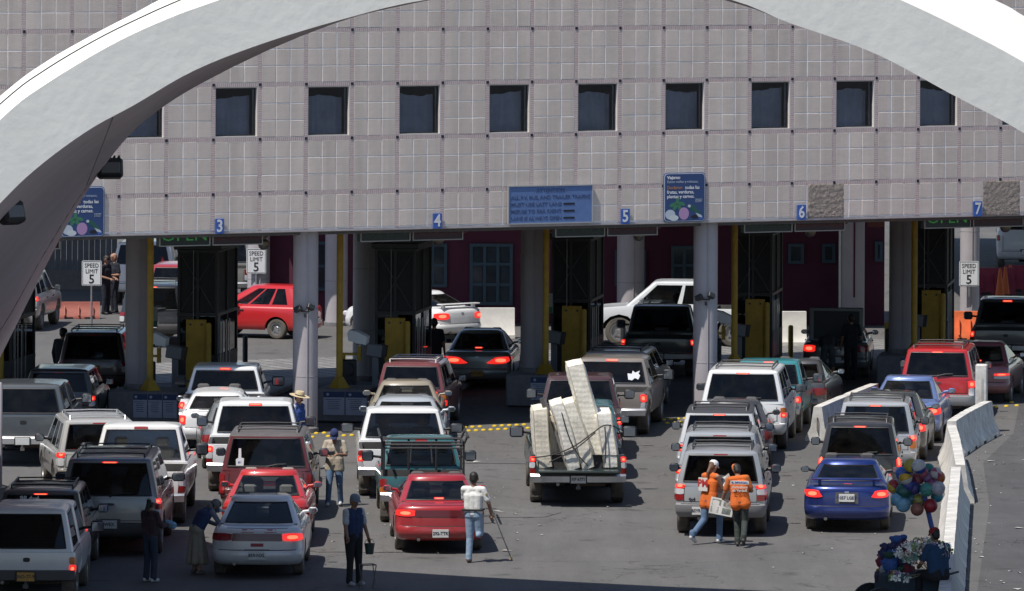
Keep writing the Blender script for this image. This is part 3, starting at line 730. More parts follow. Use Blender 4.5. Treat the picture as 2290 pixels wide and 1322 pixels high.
def sedan(x, y, head, label, col, L=4.5, hw=.86, h=1.40, belt=.92, name='sedan', metal=0.0, dust=.3, tl=(.55,.99,.62,.80), lit='both', tparts=('red',), skew=0,
          gl=None, hatch=False, spoiler=False, plate=None, yellow=False, seatm=None, b3=True, trunk=.95, mir=None, deck_drop=.0, keep_roof=True, bump_m=None, pz=.5, rad=.31, seg3=True, b3lit=True, dark_panel=False, glside=None, rnd_c=.42):
    e = start(name, x, y, head, label, 'car', QUEUE)
    m = paint(label[:18].replace(' ', '_'), col, metal, dust)
    ar = ((.98, rad+.06, rad), (L-.88, rad+.06, rad))
    K_ = rnd_c
    rows = [(.25,.18,L-.12,hw*.92,K_,.4), (.30,.06,L-.03,hw*.965,K_,.45), (.38,.008,L,hw*.99,K_,.5), (.46,.0,L-.005,hw,K_,.5), (.525,.022,L-.01,hw,K_,.5), (.54,.045,L-.03,hw,K_*.98,.5), (.70,.05,L-.05,hw*.995,K_*.95,.5),
            (belt-.13,.058,L-.1,hw*.98,K_*.92,.5), (belt-.06,.075,L-.14,hw*.955,K_*.9,.5), (belt-.018,.105,L-.18,hw*.925,K_*.88,.5), (belt+.004,.15,L-.22,hw*.885,K_*.85,.5), (belt+.018,.25,L-.34,hw*.80,K_*.8,.5), (belt+.025,.52,L-.7,hw*.55,.2,.4)]
    sh = Shell(rows, ys=body_ys(L, ar), arches=ar, hood=(L-1.45, .16, .5, belt), n=2.7)
    g = sh.surf(lambda i, k: 'body' if i >= 5 or not bump_m else 'bumper'); g['body'].build('body', m, e)
    if bump_m: g['bumper'].build('bumper', bump_m, e)
    underbody(e, L, hw, .28); wheels(e, hw, .98, L-.88, rad, .2)
    ybr = .16 if hatch else trunk*.62
    ytr = (.42 if hatch else trunk + .42)
    ghs = greenhouse(e, belt, h, ybr, ytr, L-2.15 if not hatch else (L-1.95 if L > 4 else L-1.72), L-1.18 if not hatch else (L-1.0 if L > 4 else L-.82), hw*.89, hw*.67, m, m, gl or G_MID, glside, crn=.30, uw=.84, n=2.6, round_=1.7,
                     pillars=(.0,.10,.34,.385,.68,.72,.95,1.0) if seg3 else (.0,.16,.34,.36,.66,.70,.95,1.0), segs=((1,2),(3,4),(5,6)) if seg3 else ((2,4),(5,6)))
    # cabin
    m_ = MB(); m_.box((0, (ybr+.15+L-1.4)/2, belt-.02), (hw*1.66, L-1.4-ybr-.15, .1)); m_.build('cabin_floor', M_INT, e)
    seats(e, (-.36,.36), L-2.35, belt-.02, seatm or M_SEATD); seats(e, (-.36,.36), ytr-.02, belt-.30, seatm or M_SEATD, True)
    m_ = MB(); m_.tube([(-.52,L-1.75,belt+.1),(-.36,L-1.8,belt+.16),(-.2,L-1.75,belt+.1)], .015, 6); m_.build('steering_wheel', M_BLACK, e)
    tail(e, sh, *tl, lit, skew, tparts)
    if dark_panel: sh.patch(-tl[0]+.01, tl[0]-.01, tl[2], tl[3], .012, 8, 1).build('centre_panel', mat('dark_red_panel', (.12,.012,.014), .25, coat=.4), e)
    # bumper crease, boot-lid gap, plate recess, handle
    sh.patch(-.74,.74, belt-.005, belt+.004, .003, 8, 1).build('boot_gap', M_BLACK, e)
    sh.patch(-.97,.97, .528, .54, .004, 14, 1).build('bumper_gap', M_BLACK, e)
    if plate is not None:
        sh.patch(-.27,.27, pz-.11, pz+.11, .003, 4, 1).build('plate_recess', M_TRIM, e); plate_(e, sh, 0, pz, .014, plate, yellow)
    sh.patch(-.05,.05, belt-.14, belt-.10, .006, 3, 1).build('boot_lock', M_CHROME, e)
    if b3: brake3(e, ghs, belt+.065, .13, b3lit and lit != False, .02, .03)
    if spoiler:
        m_ = MB(); m_.box((0, .24, belt+.13), (hw*1.62, .22, .035), b=.015)
        for sg in (-1,1): m_.box((sg*hw*.62, .26, belt+.06), (.06,.14,.12), b=.01)
        m_.build('spoiler', m, e)
    mirror_pair(e, hw*.9, L-1.55, belt+.08, mir or m, .18, .12, .05)
    m_ = MB(); m_.box((hw+.0, L*.55, belt-.1), (.03,.16,.03), b=.01); m_.box((-hw, L*.55, belt-.1), (.03,.16,.03), b=.01); m_.build('door_handle', M_TRIM, e)
    e['_L'] = L
    return e, sh, ghs, m
def suv(x, y, head, label, col, L=4.5, hw=.9, h=1.75, belt=1.02, name='suv', metal=0.0, dust=.3, tl=(.84,1.0,.72,1.02), lit='both', tparts=('red','clear'), gl=None, glside=None, rack=True, plate=None, yellow=False,
        seatm=None, bump_m=None, wiper=True, spare=False, low_col=None, roof_m=None, b3=True, b3lit=True, mir=None, rad=.36, rake=.16, tilt=.05, rackm=None, pz=.62, wt=None, ubot=.86, cat='suv', wbot=.05, minivan=False, mw=.2):
    e = start(name, x, y, head, label, cat, QUEUE)
    m = paint(label[:18].replace(' ', '_'), col, metal, dust); lm = paint(label[:18].replace(' ', '_') + '_low', low_col, metal, dust) if low_col else m
    ar = ((1.02, rad+.07, rad), (L-.92, rad+.07, rad))
    c = .2
    rows = [(.38,.14,L-.12,hw*.93,c,.35), (.43,.04,L-.04,hw*.97,c,.4), (.50,.0,L,hw*.99,c,.4), (.63,.0,L,hw,c,.45), (.66,.055,L-.04,hw,c,.45), (.82,.06,L-.06,hw,c,.45),
            (belt-.08,.07,L-.12,hw*.99,c,.45), (belt,.085,L-.18,hw*.965,c,.45), (belt+.012,.2,L-.3,hw*.88,c*.8,.4), (belt+.02,.5,L-.7,hw*.6,c*.6,.4)]
    sh = Shell(rows, ys=body_ys(L, ar), arches=ar, hood=(L-1.35, .12, .55, belt), belly=.012)
    g = sh.surf(lambda i, k: 'body' if i >= 4 else 'bumper')
    g['body'].build('body', m, e); g['bumper'].build('bumper', bump_m or lm, e)
    underbody(e, L, hw, .36); wheels(e, hw, 1.02, L-.92, rad, .24)
    wt_ = wt or hw*.80
    ghs = greenhouse(e, belt, h, .085, .085+rake, L-2.0, L-1.25 if not minivan else L-.95, hw*.955, wt_, m, roof_m or m, gl or G_DARK, glside, crn=.13, uw=ubot, wbot=wbot,
                     pillars=(.0,.05,.27,.31,.56,.60,.93,1.0), segs=((1,2),(3,4),(5,6)), wtop=.09)
    m_ = MB(); m_.box((0, (.3+L-1.5)/2, belt-.04), (hw*1.75, L-1.8, .08)); m_.build('cabin_floor', M_INT, e)
    seats(e, (-.38,.38), L-2.3, belt+.0, seatm or M_SEATD); seats(e, (-.38,.38), L-3.25, belt-.08, seatm or M_SEATD)
    tail(e, sh, *tl, lit, 0, tparts, nu=5)
    sh.patch(-.985,.985, .644, .656, .004, 14, 1).build('bumper_gap', M_BLACK, e)
    sh.patch(-.80,.80, .69, .702, .003, 8, 1).build('tailgate_gap', M_BLACK, e)
    for sg in (-1,1): sh.patch(sg*.80-.008, sg*.80+.008, .69, belt-.01, .003, 1, 3).build('tailgate_gap', M_BLACK, e)
    sh.patch(-.1,.1, belt-.14, belt-.09, .012, 3, 1, 0, .3).build('tailgate_handle', M_TRIM, e)
    if plate is not None:
        sh.patch(-.22,.22, pz-.09, pz+.11, .002, 4, 1).build('plate_recess', M_TRIM, e); plate_(e, sh, 0, pz+.01, .012, plate, yellow)
    if wiper:
        m_ = MB(); a = ghs.rear(.02, belt+.05, .03); b = ghs.rear(.46, belt+.10, .03); m_.tube([a, (a+b)/2+Vector((0,-.015,.02)), b], .014, 5); m_.tube([a, a+Vector((0,.05,-.02))], .03, 6); m_.build('rear_wiper', M_BLACK, e)
    if spare:
        r_ = .35; m_ = MB(); p = sh.rear(0, .88, 0)
        m_.lathe([(0,.0),(r_*.9,.0),(r_,.04),(r_,.14),(r_*.9,.19),(.1,.2),(0,.2)], 26, Matrix.Translation((0, p.y+.02, .88)) @ Matrix.Rotation(PI/2, 4, 'X')); m_.build('spare_wheel', M_TYRE, e)
        m_ = MB(); m_.lathe([(r_*.62,.0),(r_*.6,.02),(.0,.03)], 20, Matrix.Translation((0, p.y-.18, .88)) @ Matrix.Rotation(PI/2, 4, 'X')); m_.build('spare_cover', M_TRIM, e)
    if b3: brake3(e, ghs, h-.085, .19, b3lit, .014, .03)
    if rack: rails(e, .6, L-2.3, wt_*.80, h-.0, (.05,.5,.95), rackm)
    mirror_pair(e, hw*.96, L-1.75, belt+.10, mir or M_BLACK, mw, .17, .05)
    m_ = MB()
    for sg in (-1,1):
        for yy in (L*.38, L*.60): m_.box((sg*hw, yy, belt-.12), (.03,.17,.035), b=.01)
    m_.build('door_handle', M_TRIM, e)
    e['_L'] = L
    return e, sh, ghs, m
def pickup(x, y, head, label, col, L=5.6, hw=.98, h=1.85, belt=1.12, bed=1.95, rail=1.08, name='pickup_truck', metal=0.0, dust=.35, tl=(.90,1.0,.72,1.06), lit='both', tparts=('red','clear'), gl=None, plate=None, yellow=False,
           seatm=None, bump_m=None, cap=False, capcol=None, b3=True, b3lit=True, mir=None, rad=.38, ext=False, gate_down=False, mw=.24, mh=.22, slider=False, cat='pickup truck', low_col=None, lift=.07, rake=.22, capglass=True):
    e = start(name, x, y, head, label, cat, QUEUE)
    key = label[:18].replace(' ', '_')
    m = paint(key, col, metal, dust)
    ar = ((1.15, rad+.09, rad), (L-.95, rad+.09, rad))
    # bed
    rows = [(.52,.20,bed,hw*.95,.10,.02), (.64,.19,bed,hw*.985,.08,.02), (.78,.185,bed,hw,.07,.02), (rail-.06,.19,bed,hw*.985,.07,.02), (rail,.20,bed,hw*.965,.07,.02), (rail+.004,.245,bed-.05,hw*.90,.05,.02), (rail-.02,.25,bed-.055,hw*.885,.05,.02), (.72,.26,bed-.06,hw*.87,.05,.02)]
    arb = (ar[0],)
    shb = Shell(rows, ys=sorted({round(.98+ (bed-1.02)*0,3), *[round(ar[0][0]+q*ar[0][1], 3) for q in (-1.05,-1,-.93,-.8,-.5,0,.5,.8,.93,1,1.05) if ar[0][0]+q*ar[0][1] < bed-.05], .5}), arches=arb, belly=.004)
    def grp(i, k): return 'liner' if i >= 5 else 'bed'
    rows_o = shb.rows
    g = shb.surf(grp); 
    # arches only act on the outer skin
    inner = Shell(rows[4:], ys=[.5, 1.2], belly=.004).surf(lambda i, k: 'x')['x']
    outer = Shell(rows[:5], ys=shb.ys, arches=arb, belly=.004)
    g2 = outer.surf(lambda i, k: None if (gate_down and i >= 2 and 5 <= k < len(UREAR)-6) else 'x', top=False)['x']
    g2.build('bed_side', m, e); inner.build('bed_liner', mat('bed_liner', (.03,.03,.032), .85, var=.3, dust=.3), e)
    rsh = Shell(rows[:5], ys=[.5,1.2], belly=.004)
    # front: cab lower body and bonnet
    rowsf = [(.44,bed+.03,L-.1,hw*.95,.03,.3), (.54,bed+.03,L,hw*.985,.03,.35), (.62,bed+.03,L,hw,.03,.35), (.82,bed+.03,L-.03,hw,.03,.35), (belt-.08,bed+.03,L-.08,hw*.99,.03,.35), (belt,bed+.04,L-.14,hw*.96,.03,.35), (belt+.012,bed+.1,L-.3,hw*.88,.03,.3), (belt+.02,bed+.3,L-.7,hw*.6,.03,.3)]
    arf = (ar[1],)
    fs_ = Shell(rowsf, ys=sorted([bed+.2] + [round(ar[1][0]+q*ar[1][1], 3) for q in (-1.05,-1,-.93,-.8,-.5,0,.5,.8,.93,1,1.05)]), arches=arf, hood=(L-1.35, .1, .6, belt), belly=.01)
    fs_.surf(lambda i, k: 'x')['x'].build('cab_body', m, e)
    underbody(e, L, hw, .46); wheels(e, hw, 1.15, L-.95, rad, .25)
    cl = 1.75 if ext else 1.25
    wt = hw*.78
    if ext: pil, sg_ = (.0,.06,.34,.40,.93,1.0), ((1,2),(3,4))
    else: pil, sg_ = (.0,.14,.5,.93,1.0), ((1,3),)
    ghs = greenhouse(e, belt, h, bed+.04, bed+.04+rake, bed+cl, bed+cl+.75, hw*.94, wt, m, m, gl or G_MID, None, crn=.10, uw=.88, pillars=pil, segs=sg_, wtop=.10, wbot=.06)
    m_ = MB(); m_.box((0, bed+.1+(cl+.5)/2, belt-.05), (hw*1.75, cl+.4, .1)); m_.build('cabin_floor', M_INT, e)
    seats(e, (-.42,.42), bed+.55 if not ext else bed+1.0, belt-.06, seatm or M_SEATD)
    if slider:
        for u in (-.28,.28):
            p0 = ghs.rear(u, belt+.07, .004); p1 = ghs.rear(u, h-.1, .004); MB().tube([p0, p1], .014, 4).build('window_divider', M_BLACK, e)
    m_ = MB(); m_.tube([(-.6,bed+cl+.1,belt+.05),(-.42,bed+cl+.05,belt+.12),(-.24,bed+cl+.1,belt+.05)], .016, 6); m_.build('steering_wheel', M_BLACK, e)
    if b3: brake3(e, ghs, h-.075, .18, b3lit, .02, .045)
    tail(e, rsh, *tl, lit, 0, tparts, nu=4)
    # tailgate
    if gate_down:
        m_ = MB(); m_.box((0, -.02, .745), (hw*1.66, .44, .05), b=.012); m_.build('tailgate', m, e)
    else:
        tg = rsh.patch(-.865,.865, .63, rail-.01, .014, 8, 3); tgo = tg.build('tailgate', m, e)
        rsh.patch(-.07,.07, rail-.17, rail-.09, .02, 3, 1, 0, .3).build('handle', M_BLACK, tgo)
    # bumper
    m_ = MB()
    n = 9; prof = [(.42,.05),(.44,.0),(.56,-.005),(.60,.03),(.60,.16)]
    vs = []; 
    for i in range(n):
        u = -1+2*i/(n-1); yy = .10*abs(u)**4
        for z_, y_ in prof: vs.append((u*hw*.99, y_+yy, z_ + lift))
    k_ = len(prof); fcs = [(i*k_+j, (i+1)*k_+j, (i+1)*k_+j+1, i*k_+j+1) for i in range(n-1) for j in range(k_-1)]
    m_.add(vs, fcs); 
    m_.box((0,.17,.5+lift), (hw*1.9,.1,.12)); m_.build('bumper', bump_m or M_CHROME, e)
    m_ = MB(); m_.box((0,.03,.40), (.09,.14,.07)); m_.lathe([(.026,0),(.026,.05),(.0,.055)], 10, Matrix.Translation((0,-.02,.43))); m_.build('tow_hitch', M_TRIM, e)
    if plate is not None:
        b_ = MB(); b_.box((0,-.012,.50+lift), (.36,.02,.19), b=.006); b_.build('plate_recess', M_BLACK, e)
        p_ = MB(); p_.box((0,-.026,.50+lift), (.31,.012,.155), b=.004); po = p_.build('number_plate', M_PLATEY if yellow else M_PLATE, e, smooth=0)
        if plate: text('plate_lettering', plate, .085, M_PTXT, po, (0,-.034,.50+lift), sx=.95, bold=.002)
    for sg in (-1,1):
        f_ = MB(); f_.box((sg*(hw-.16), .88-.05, .30), (.26,.012,.34)); f_.build('mud_flap', mat('mud_flap', (.10,.09,.08), .9, var=.3), e)
    mirror_pair(e, hw*.95, bed+cl+.25, belt+.13, mir or M_BLACK, mw, mh, .10)
    if cap:
        cm = paint(key + '_cap', capcol or col, metal, dust)
        ct = cap if isinstance(cap, float) else h+.02
        gc = greenhouse(e, rail, ct, .215, .42, bed-.06, bed, hw*.95, hw*.78, cm, cm, gl or G_DARK, None, pillars=(.0,.12,.45,.9,1.0), segs=((1,3),), uw=.86, crn=.07, wtop=.09, wbot=.07)
        if b3: pass
    e['_L'] = L
    return e, rsh, ghs, m
# ------------------------------------------------------------------ lane at the left edge
W_ = (.80,.80,.79); SILV = (.40,.41,.42); 
pickup(57, 1362, .0, 'dusty white small pickup with a camper shell in the near left corner', (.82,.82,.82), L=4.9, hw=.87, h=1.66, belt=1.0, bed=1.9, rail=.98, cap=1.72, plate='ZNO-77-92', yellow=True, lit='R', tparts=('amber','red'), tl=(.88,1.0,.62,.90), rad=.33, bump_m=M_TRIM, gl=G_DARK, b3=False)
e, sh, gh, m = suv(88, 1296, .0, 'charcoal 4x4 wagon with roof rack behind the white camper-shell pickup', (.085,.085,.09), L=4.5, hw=.88, h=1.62, belt=.96, metal=.3, b3lit=True, lit='R', plate=None, gl=G_DARK)
text('sticker_lettering', '98 4x4', .13, M_SIGNW, e, gh.rear(-.28, 1.47, .01), (PI/2-.25,0,0), bold=.003)
e, sh, gh, m = suv(243, 1247, .0, 'big grey wagon with dark blue tinted rear glass in the arch shade', (.24,.245,.25), L=5.3, hw=1.0, h=1.86, belt=1.12, metal=.4, plate='JWEX', lit='R', b3lit=True, gl=G_DARK, roof_m=paint('navy_roof', (.03,.04,.08)), tl=(.88,1.0,.80,1.12), tparts=('red','dim','clear'), rad=.38, bump_m=M_TRIM, mw=.26, glside=G_DARK)
pickup(300, 1180, .0, 'white full-size pickup with two pale headrests in its rear window', W_, L=5.7, hw=1.0, h=1.86, belt=1.14, bed=2.0, rail=1.1, gl=G_CLEAR, seatm=M_SEATG, lit=False, b3lit=False, tparts=('dim','clear','dim'), plate='', tl=(.87,1.0,.68,1.08), mw=.26, mh=.24)
suv(224, 1120, -9.5, 'two-tone silver wagon with roof rack turning toward the left booth', (.55,.54,.52), L=4.5, hw=.9, h=1.66, belt=1.0, metal=.3, low_col=(.25,.23,.21), gl=G_DARK, lit='L', tl=(.84,1.0,.72,1.05), b3lit=False, rackm=M_STEEL, plate='')
e, sh, gh, m = pickup(50, 1045, .0, 'old slate-grey truck with a matching cap cut off by the left edge', (.075,.09,.105), L=5.4, hw=1.0, h=1.7, belt=1.1, bed=2.2, rail=1.1, cap=1.78, gl=G_MID, lit=False, b3=False, plate='', metal=.2, bump_m=mat('bumper_grey', (.5,.5,.5), .4, metal=.4, dust=.2), dust=.45)
sedan(28, 1000, 0, 'bright blue sedan just ahead of the slate-grey truck', (.03,.12,.42), h=1.40, L=4.0, hw=.84, b3lit=False)
suv(128, 968, 2, 'black hatchback wagon with one red brake light near the left booth', (.012,.014,.016), L=4.3, hw=.86, h=1.46, belt=.92, lit='R', rack=False, b3lit=False, tl=(.86,1.0,.62,.86), gl=G_DARK)
# ------------------------------------------------------------------ lane three
e, sh, gh, m = sedan(574, 1296, .6, 'silver-blue sedan with red bumper stickers in the arch shade', (.66,.67,.69), L=4.4, hw=.86, h=1.38, belt=.93, metal=.1, plate='859-NXL', lit='R', tl=(.56,.985,.70,.84), dark_panel=True, gl=G_MID, pz=.44, b3=False, tparts=('red',))
for u, z, w2 in ((-.22,.885,.2),(.30,.885,.2),(.0,.63,.2)):
    o = sh.patch(u-.14, u+.14, z-.03, z+.03, .004, 3, 1).build('sticker', mat('sticker_red', (.32,.03,.05), .5), e)
suv_dummy = None
sedan(592, 1228, .4, 'bright red sedan with grey headrests behind the silver-blue one', (.52,.02,.022), L=4.3, hw=.86, h=1.37, belt=.92, lit=False, gl=G_CLEAR, seatm=M_SEATG, tl=(.70,.99,.62,.80), plate='')
e, sh, gh, m = suv(594, 1166, .5, 'maroon minivan with a white foam-finger sticker on its rear glass', (.13,.022,.03), L=4.6, hw=.95, h=1.74, belt=1.05, lit=False, b3=False, plate='', gl=G_MID, tl=(.89,1.0,.55,.95), tparts=('dim','dim'), rake=.10, roof_m=mat('roof_grey_vinyl', (.10,.09,.09), .8, var=.2), ubot=.88, name='minivan', cat='minivan', minivan=True)
p0 = gh.rear(-.62, 1.24, .012)
m_ = MB(); m_.prism([(-.075,-.14),(.075,-.14),(.085,.02),(.03,.03),(.025,.22),(-.025,.22),(-.03,.03),(-.08,0)], -.002, .002); st = m_.build('foam_finger_sticker', M_SIGNW, e, smooth=0); st.location = p0; st.rotation_euler = (-.10,0,0)
text('sticker_lettering', '#1', .07, M_BLUE, st, (0,-.004,-.06))
pickup(567, 1108, -1.5, 'white full-size pickup ahead of the maroon minivan', W_, L=5.6, hw=1.0, h=1.79, belt=1.1, bed=2.0, rail=1.06, gl=G_DARK, lit='L', tparts=('red','clear','dim'), tl=(.88,1.0,.62,1.02), plate='', ext=True)
sedan(540, 1055, -5, 'grey sedan half hidden behind the white pickup', (.23,.24,.25), L=4.4, hw=.86, h=1.36, metal=.4, lit=False)
e, sh, gh, m = sedan(484, 1010, -1, 'white coupe with a black glass hatch and chrome mirrors', W_, L=4.4, hw=.86, h=1.30, belt=.9, hatch=True, gl=G_MID, lit='both', tl=(.84,1.0,.60,.80), mir=M_CHROME, name='coupe', seg3=False)
pickup(492, 990, .5, 'white extended-cab pickup farthest up lane three', W_, L=5.4, hw=.96, h=1.60, belt=1.0, bed=1.9, rail=.98, gl=G_DARK, lit='both', tl=(.88,1.0,.60,.92), ext=True, mw=.30, mh=.24, b3lit=True, rake=.16, mir=mat('mirror_grey', (.09,.10,.11), .4))
# ------------------------------------------------------------------ lane four
sedan(985, 1240, -3.2, 'cherry red sedan with its left tail light on beside the man with a crutch', (.36,.012,.022), L=4.4, hw=.87, h=1.36, belt=.93, lit='L', tl=(.58,.99,.72,.84), dark_panel=True, gl=G_MID, plate='292-TTK', pz=.40, dust=.2, tparts=('red',))
TEAL = (.012,.13,.15)
e, sh, gh, m = pickup(948, 1178, -2.6, 'teal pickup carrying a black ladder rack', TEAL, L=4.9, hw=.88, h=1.60, belt=1.0, bed=1.85, rail=.98, lit=False, tl=(.86,1.0,.62,.94), tparts=('dim','amber'), gl=G_CLEAR, slider=True, b3lit=False, bump_m=M_CHROME, rad=.34, plate='')
m_ = MB(); rb = .025
for sg in (-1,1):
    for yy in (.28, 1.72): m_.tube([(sg*.80,yy,.96),(sg*.80,yy,1.62)], rb, 5)
    m_.tube([(sg*.80,.28,1.62),(sg*.80,1.72,1.62)], rb, 5); m_.tube([(sg*.80,.1,1.72),(sg*.80,.28,1.62)], rb, 5); m_.tube([(sg*.88,-.1,1.80),(sg*.88,1.9,1.80)], rb, 5)
    m_.tube([(sg*.80,.28,1.62),(sg*.88,.28,1.80)], rb, 5); m_.tube([(sg*.80,1.72,1.62),(sg*.88,1.72,1.80)], rb, 5)
for yy in (.28,1.72): m_.tube([(-.80,yy,1.62),(.80,yy,1.62)], rb, 5); m_.tube([(-.80,yy,1.55),(.80,yy,1.55)], rb*.7, 5)
for xx in (-.26,.30): m_.tube([(xx,1.74,.98),(xx,1.74,1.62)], rb, 5)
m_.build('ladder_rack', M_RACK, e)
pickup(905, 1118, -2, 'white pickup with an amber-lit left tail light ahead of the teal one', W_, L=5.5, hw=.98, h=1.72, belt=1.08, bed=2.0, rail=1.04, lit='L', tl=(.90,1.0,.66,1.02), tparts=('dim','red','clear'), gl=G_MID, b3=False, bump_m=M_CHROME, mw=.28, mh=.2, plate='')
sedan(905, 1046, 0, 'pale silver-blue large sedan in lane four', (.46,.50,.53), L=4.9, hw=.95, h=1.42, belt=.95, metal=.2, lit=False, gl=G_CLEAR, b3=False, name='sedan')
sedan(906, 1000, 0, 'beige sedan squeezed between the silver-blue car and the maroon wagon', (.30,.26,.20), L=4.5, hw=.9, h=1.38, belt=.93, lit=False, gl=G_CLEAR, b3=False)
e, sh, gh, m = suv(917, 966, 5, 'maroon four-wheel-drive wagon with purple film on its rear glass', (.16,.025,.035), L=4.5, hw=.85, h=1.60, belt=.98, lit='R', tl=(.84,1.0,.60,.90), tparts=('amber','red'), gl=glass('glass_violet', (.10,.09,.22)), b3=False, rad=.37, dust=.6, rackm=mat('roof_light', (.5,.45,.45), .6))
text('sticker_lettering', 'Bad Boy', .10, M_SIGNW, e, gh.rear(-.36, 1.10, .012), (PI/2-.2,0,0))
e, sh, gh, m = sedan(1066, 872, 3.5, 'grey-green sedan stopped at booth four with brake lights on', (.27,.31,.31), L=4.7, hw=.89, h=1.42, belt=.95, metal=.3, lit='both', tl=(.40,.97,.66,.84), skew=.25, plate='BHV-CD-7', yellow=True, pz=.42, gl=G_CLEAR)
# ------------------------------------------------------------------ lane five
TRUCK, shT, ghT, mT = pickup(1293, 1134, -1.2, 'dark green pickup loaded with old mattresses, tailgate lowered', (.006,.024,.026), L=5.7, hw=1.0, h=1.84, belt=1.12, bed=2.2, rail=1.06, lit='both', tl=(.90,1.0,.66,1.03), tparts=('red','clear','dim'), gl=G_CLEAR, b3=False, gate_down=True, plate='XP 6771', mw=.3, mh=.24, dust=.3)
suv(1300, 1074, 0, 'teal wagon hidden in front of the mattress truck', TEAL, L=4.2, hw=.86, h=1.60, lit=False, rack=False, gl=G_CLEAR, b3lit=False)
e, sh, gh, m = pickup(1295, 1030, 1.0, 'dark maroon extended-cab pickup in lane five', (.05,.014,.02), L=5.3, hw=.95, h=1.74, belt=1.08, bed=1.6, rail=1.04, lit='R', tl=(.90,1.0,.62,.95), gl=G_MID, ext=True, b3=False, plate='')
e, sh, gh, m = pickup(1348, 978, 6.5, 'bronze full-size pickup with chrome bumper and animal sticker', (.27,.235,.21), L=5.6, hw=1.0, h=1.70, belt=1.06, bed=1.9, rail=1.04, metal=.3, lit='R', tl=(.87,1.0,.62,1.0), tparts=('red','clear'), gl=G_MID, ext=True, plate='', mw=.26, mh=.26)
m_ = MB(); m_.prism([(-.14,-.1),(-.05,-.12),(.02,-.06),(.1,-.1),(.14,.0),(.1,.05),(.13,.12),(.02,.07),(-.04,.12),(-.06,.04),(-.16,.05)], -.002, .002); o = m_.build('animal_sticker', M_SIGNW, e, smooth=0); o.location = gh.rear(.62, 1.30, .012); o.rotation_euler = (-.35,0,0)
suv(1372, 928, 8, 'pinkish silver wagon ahead of the bronze pickup', (.52,.47,.44), L=4.7, hw=.92, h=1.52, belt=.98, metal=.2, lit=False, gl=G_DARK, b3=False)
pickup(1470, 846, 4.0, 'dark grey pickup at booth five with both brake lights glowing', (.035,.04,.045), L=5.6, hw=.97, h=1.76, belt=1.06, bed=1.9, rail=1.02, lit='both', tl=(.90,1.0,.70,1.0), tparts=('red','dim'), gl=G_MID, b3=False, plate='ZJ-92751', bump_m=M_CHROME)
# ------------------------------------------------------------------ lane six
e, sh, gh, m = suv(1610, 1202, 4, 'silver 4x4 with rear spare wheel behind the two people in orange', (.40,.41,.42), L=4.4, hw=.91, h=1.68, belt=1.04, metal=.35, lit='both', tl=(.80,1.0,.72,1.06), tparts=('red','clear','dim'), gl=G_DARK, b3lit=False, spare=True, plate=None, bump_m=mat('bumper_midgrey', (.20,.20,.21), .6, dust=.2), wiper=False, rackm=M_RACK)
sh.patch(-.62,-.22,.44,.58,.012,3,1).build('plate_recess', M_TRIM, e); plate_(e, sh, -.40, .52, .014, 'BSYR 482')
text('badge', '4x4', .09, M_BLACK, e, sh.rear(-.62, .74, .012), bold=.003)
suv(1608, 1146, 4, 'second silver wagon in the row of three in lane six', (.46,.48,.49), L=4.5, hw=.9, h=1.62, belt=1.0, metal=.35, lit='L', gl=G_DARK, tl=(.84,1.0,.62,.92), b3lit=False)
suv(1607, 1092, 3.6, 'white wagon with black roof panel, third of the silver row', (.60,.61,.62), L=4.5, hw=.9, h=1.62, belt=1.0, lit='L', gl=G_DARK, roof_m=mat('roof_black', (.05,.05,.055), .5), tl=(.84,1.0,.62,.92))
sedan(1640, 1046, 3, 'dark grey sedan tucked beside the big white wagon', (.07,.07,.075), h=1.36, metal=.4, lit=False)
e, sh, gh, m = suv(1659, 1010, 6, 'big white wagon with dark rear glass in lane six', W_, L=4.95, hw=1.0, h=1.83, belt=1.12, lit='R', tl=(.88,1.0,.66,1.0), tparts=('amber','red','clear'), gl=G_DARK, plate='', roof_m=None, rad=.39, rackm=M_RACK, mw=.28)
text('badge', 'CHEVROLET', .085, M_TRIM, e, sh.rear(.50, .72, .014), bold=.002)
pickup(1702, 975, 7, 'turquoise pickup ahead of the big white wagon', (.015,.20,.23), L=4.7, hw=.9, h=1.62, belt=1.0, bed=1.8, rail=.98, lit='R', gl=G_MID, tl=(.86,1.0,.6,.92), rad=.34, mw=.26)
sedan(1766, 942, 9, 'charcoal sedan next in line at booth six', (.09,.09,.095), L=4.5, hw=.87, h=1.36, metal=.4, lit=False, gl=G_MID)
# ------------------------------------------------------------------ lane seven
BLUE7 = (.008,.028,.17)
sedan(1893, 1193, 4.5, 'metallic blue coupe at the tail of lane seven', BLUE7, L=4.5, hw=.87, h=1.32, belt=.93, metal=.45, lit='both', tl=(.62,.985,.70,.85), skew=.1, plate='057 LGE', pz=.70, gl=G_DARK, name='coupe', seg3=False, dust=.12, mir=M_BLACK, spoiler=True)
suv(1922, 1132, 4, 'black wagon behind the metallic blue coupe', (.016,.016,.018), L=4.4, hw=.86, h=1.70, belt=1.02, lit='both', tl=(.90,1.0,.76,1.08), tparts=('red',), gl=G_DARK, dust=.25)
suv(1956, 1078, 5, 'silver compact wagon between black wagon and dark sedan', (.48,.49,.50), L=4.4, hw=.9, h=1.70, belt=1.02, metal=.3, lit='R', tl=(.84,1.0,.72,1.04), tparts=('red','amber'), gl=G_MID, seatm=M_SEATG, wiper=False)
sedan(1982, 1034, 7, 'dark olive sedan in lane seven beside the barrier', (.05,.055,.05), L=4.5, hw=.88, h=1.44, belt=.95, metal=.3, lit='both', tl=(.7,.99,.68,.86), gl=G_MID)
sedan(2020, 992, 8, 'periwinkle blue sedan behind the bright red wagon', (.13,.20,.42), L=4.4, hw=.86, h=1.42, belt=.94, metal=.2, lit='R', tl=(.6,.99,.66,.84), gl=G_MID, spoiler=False)
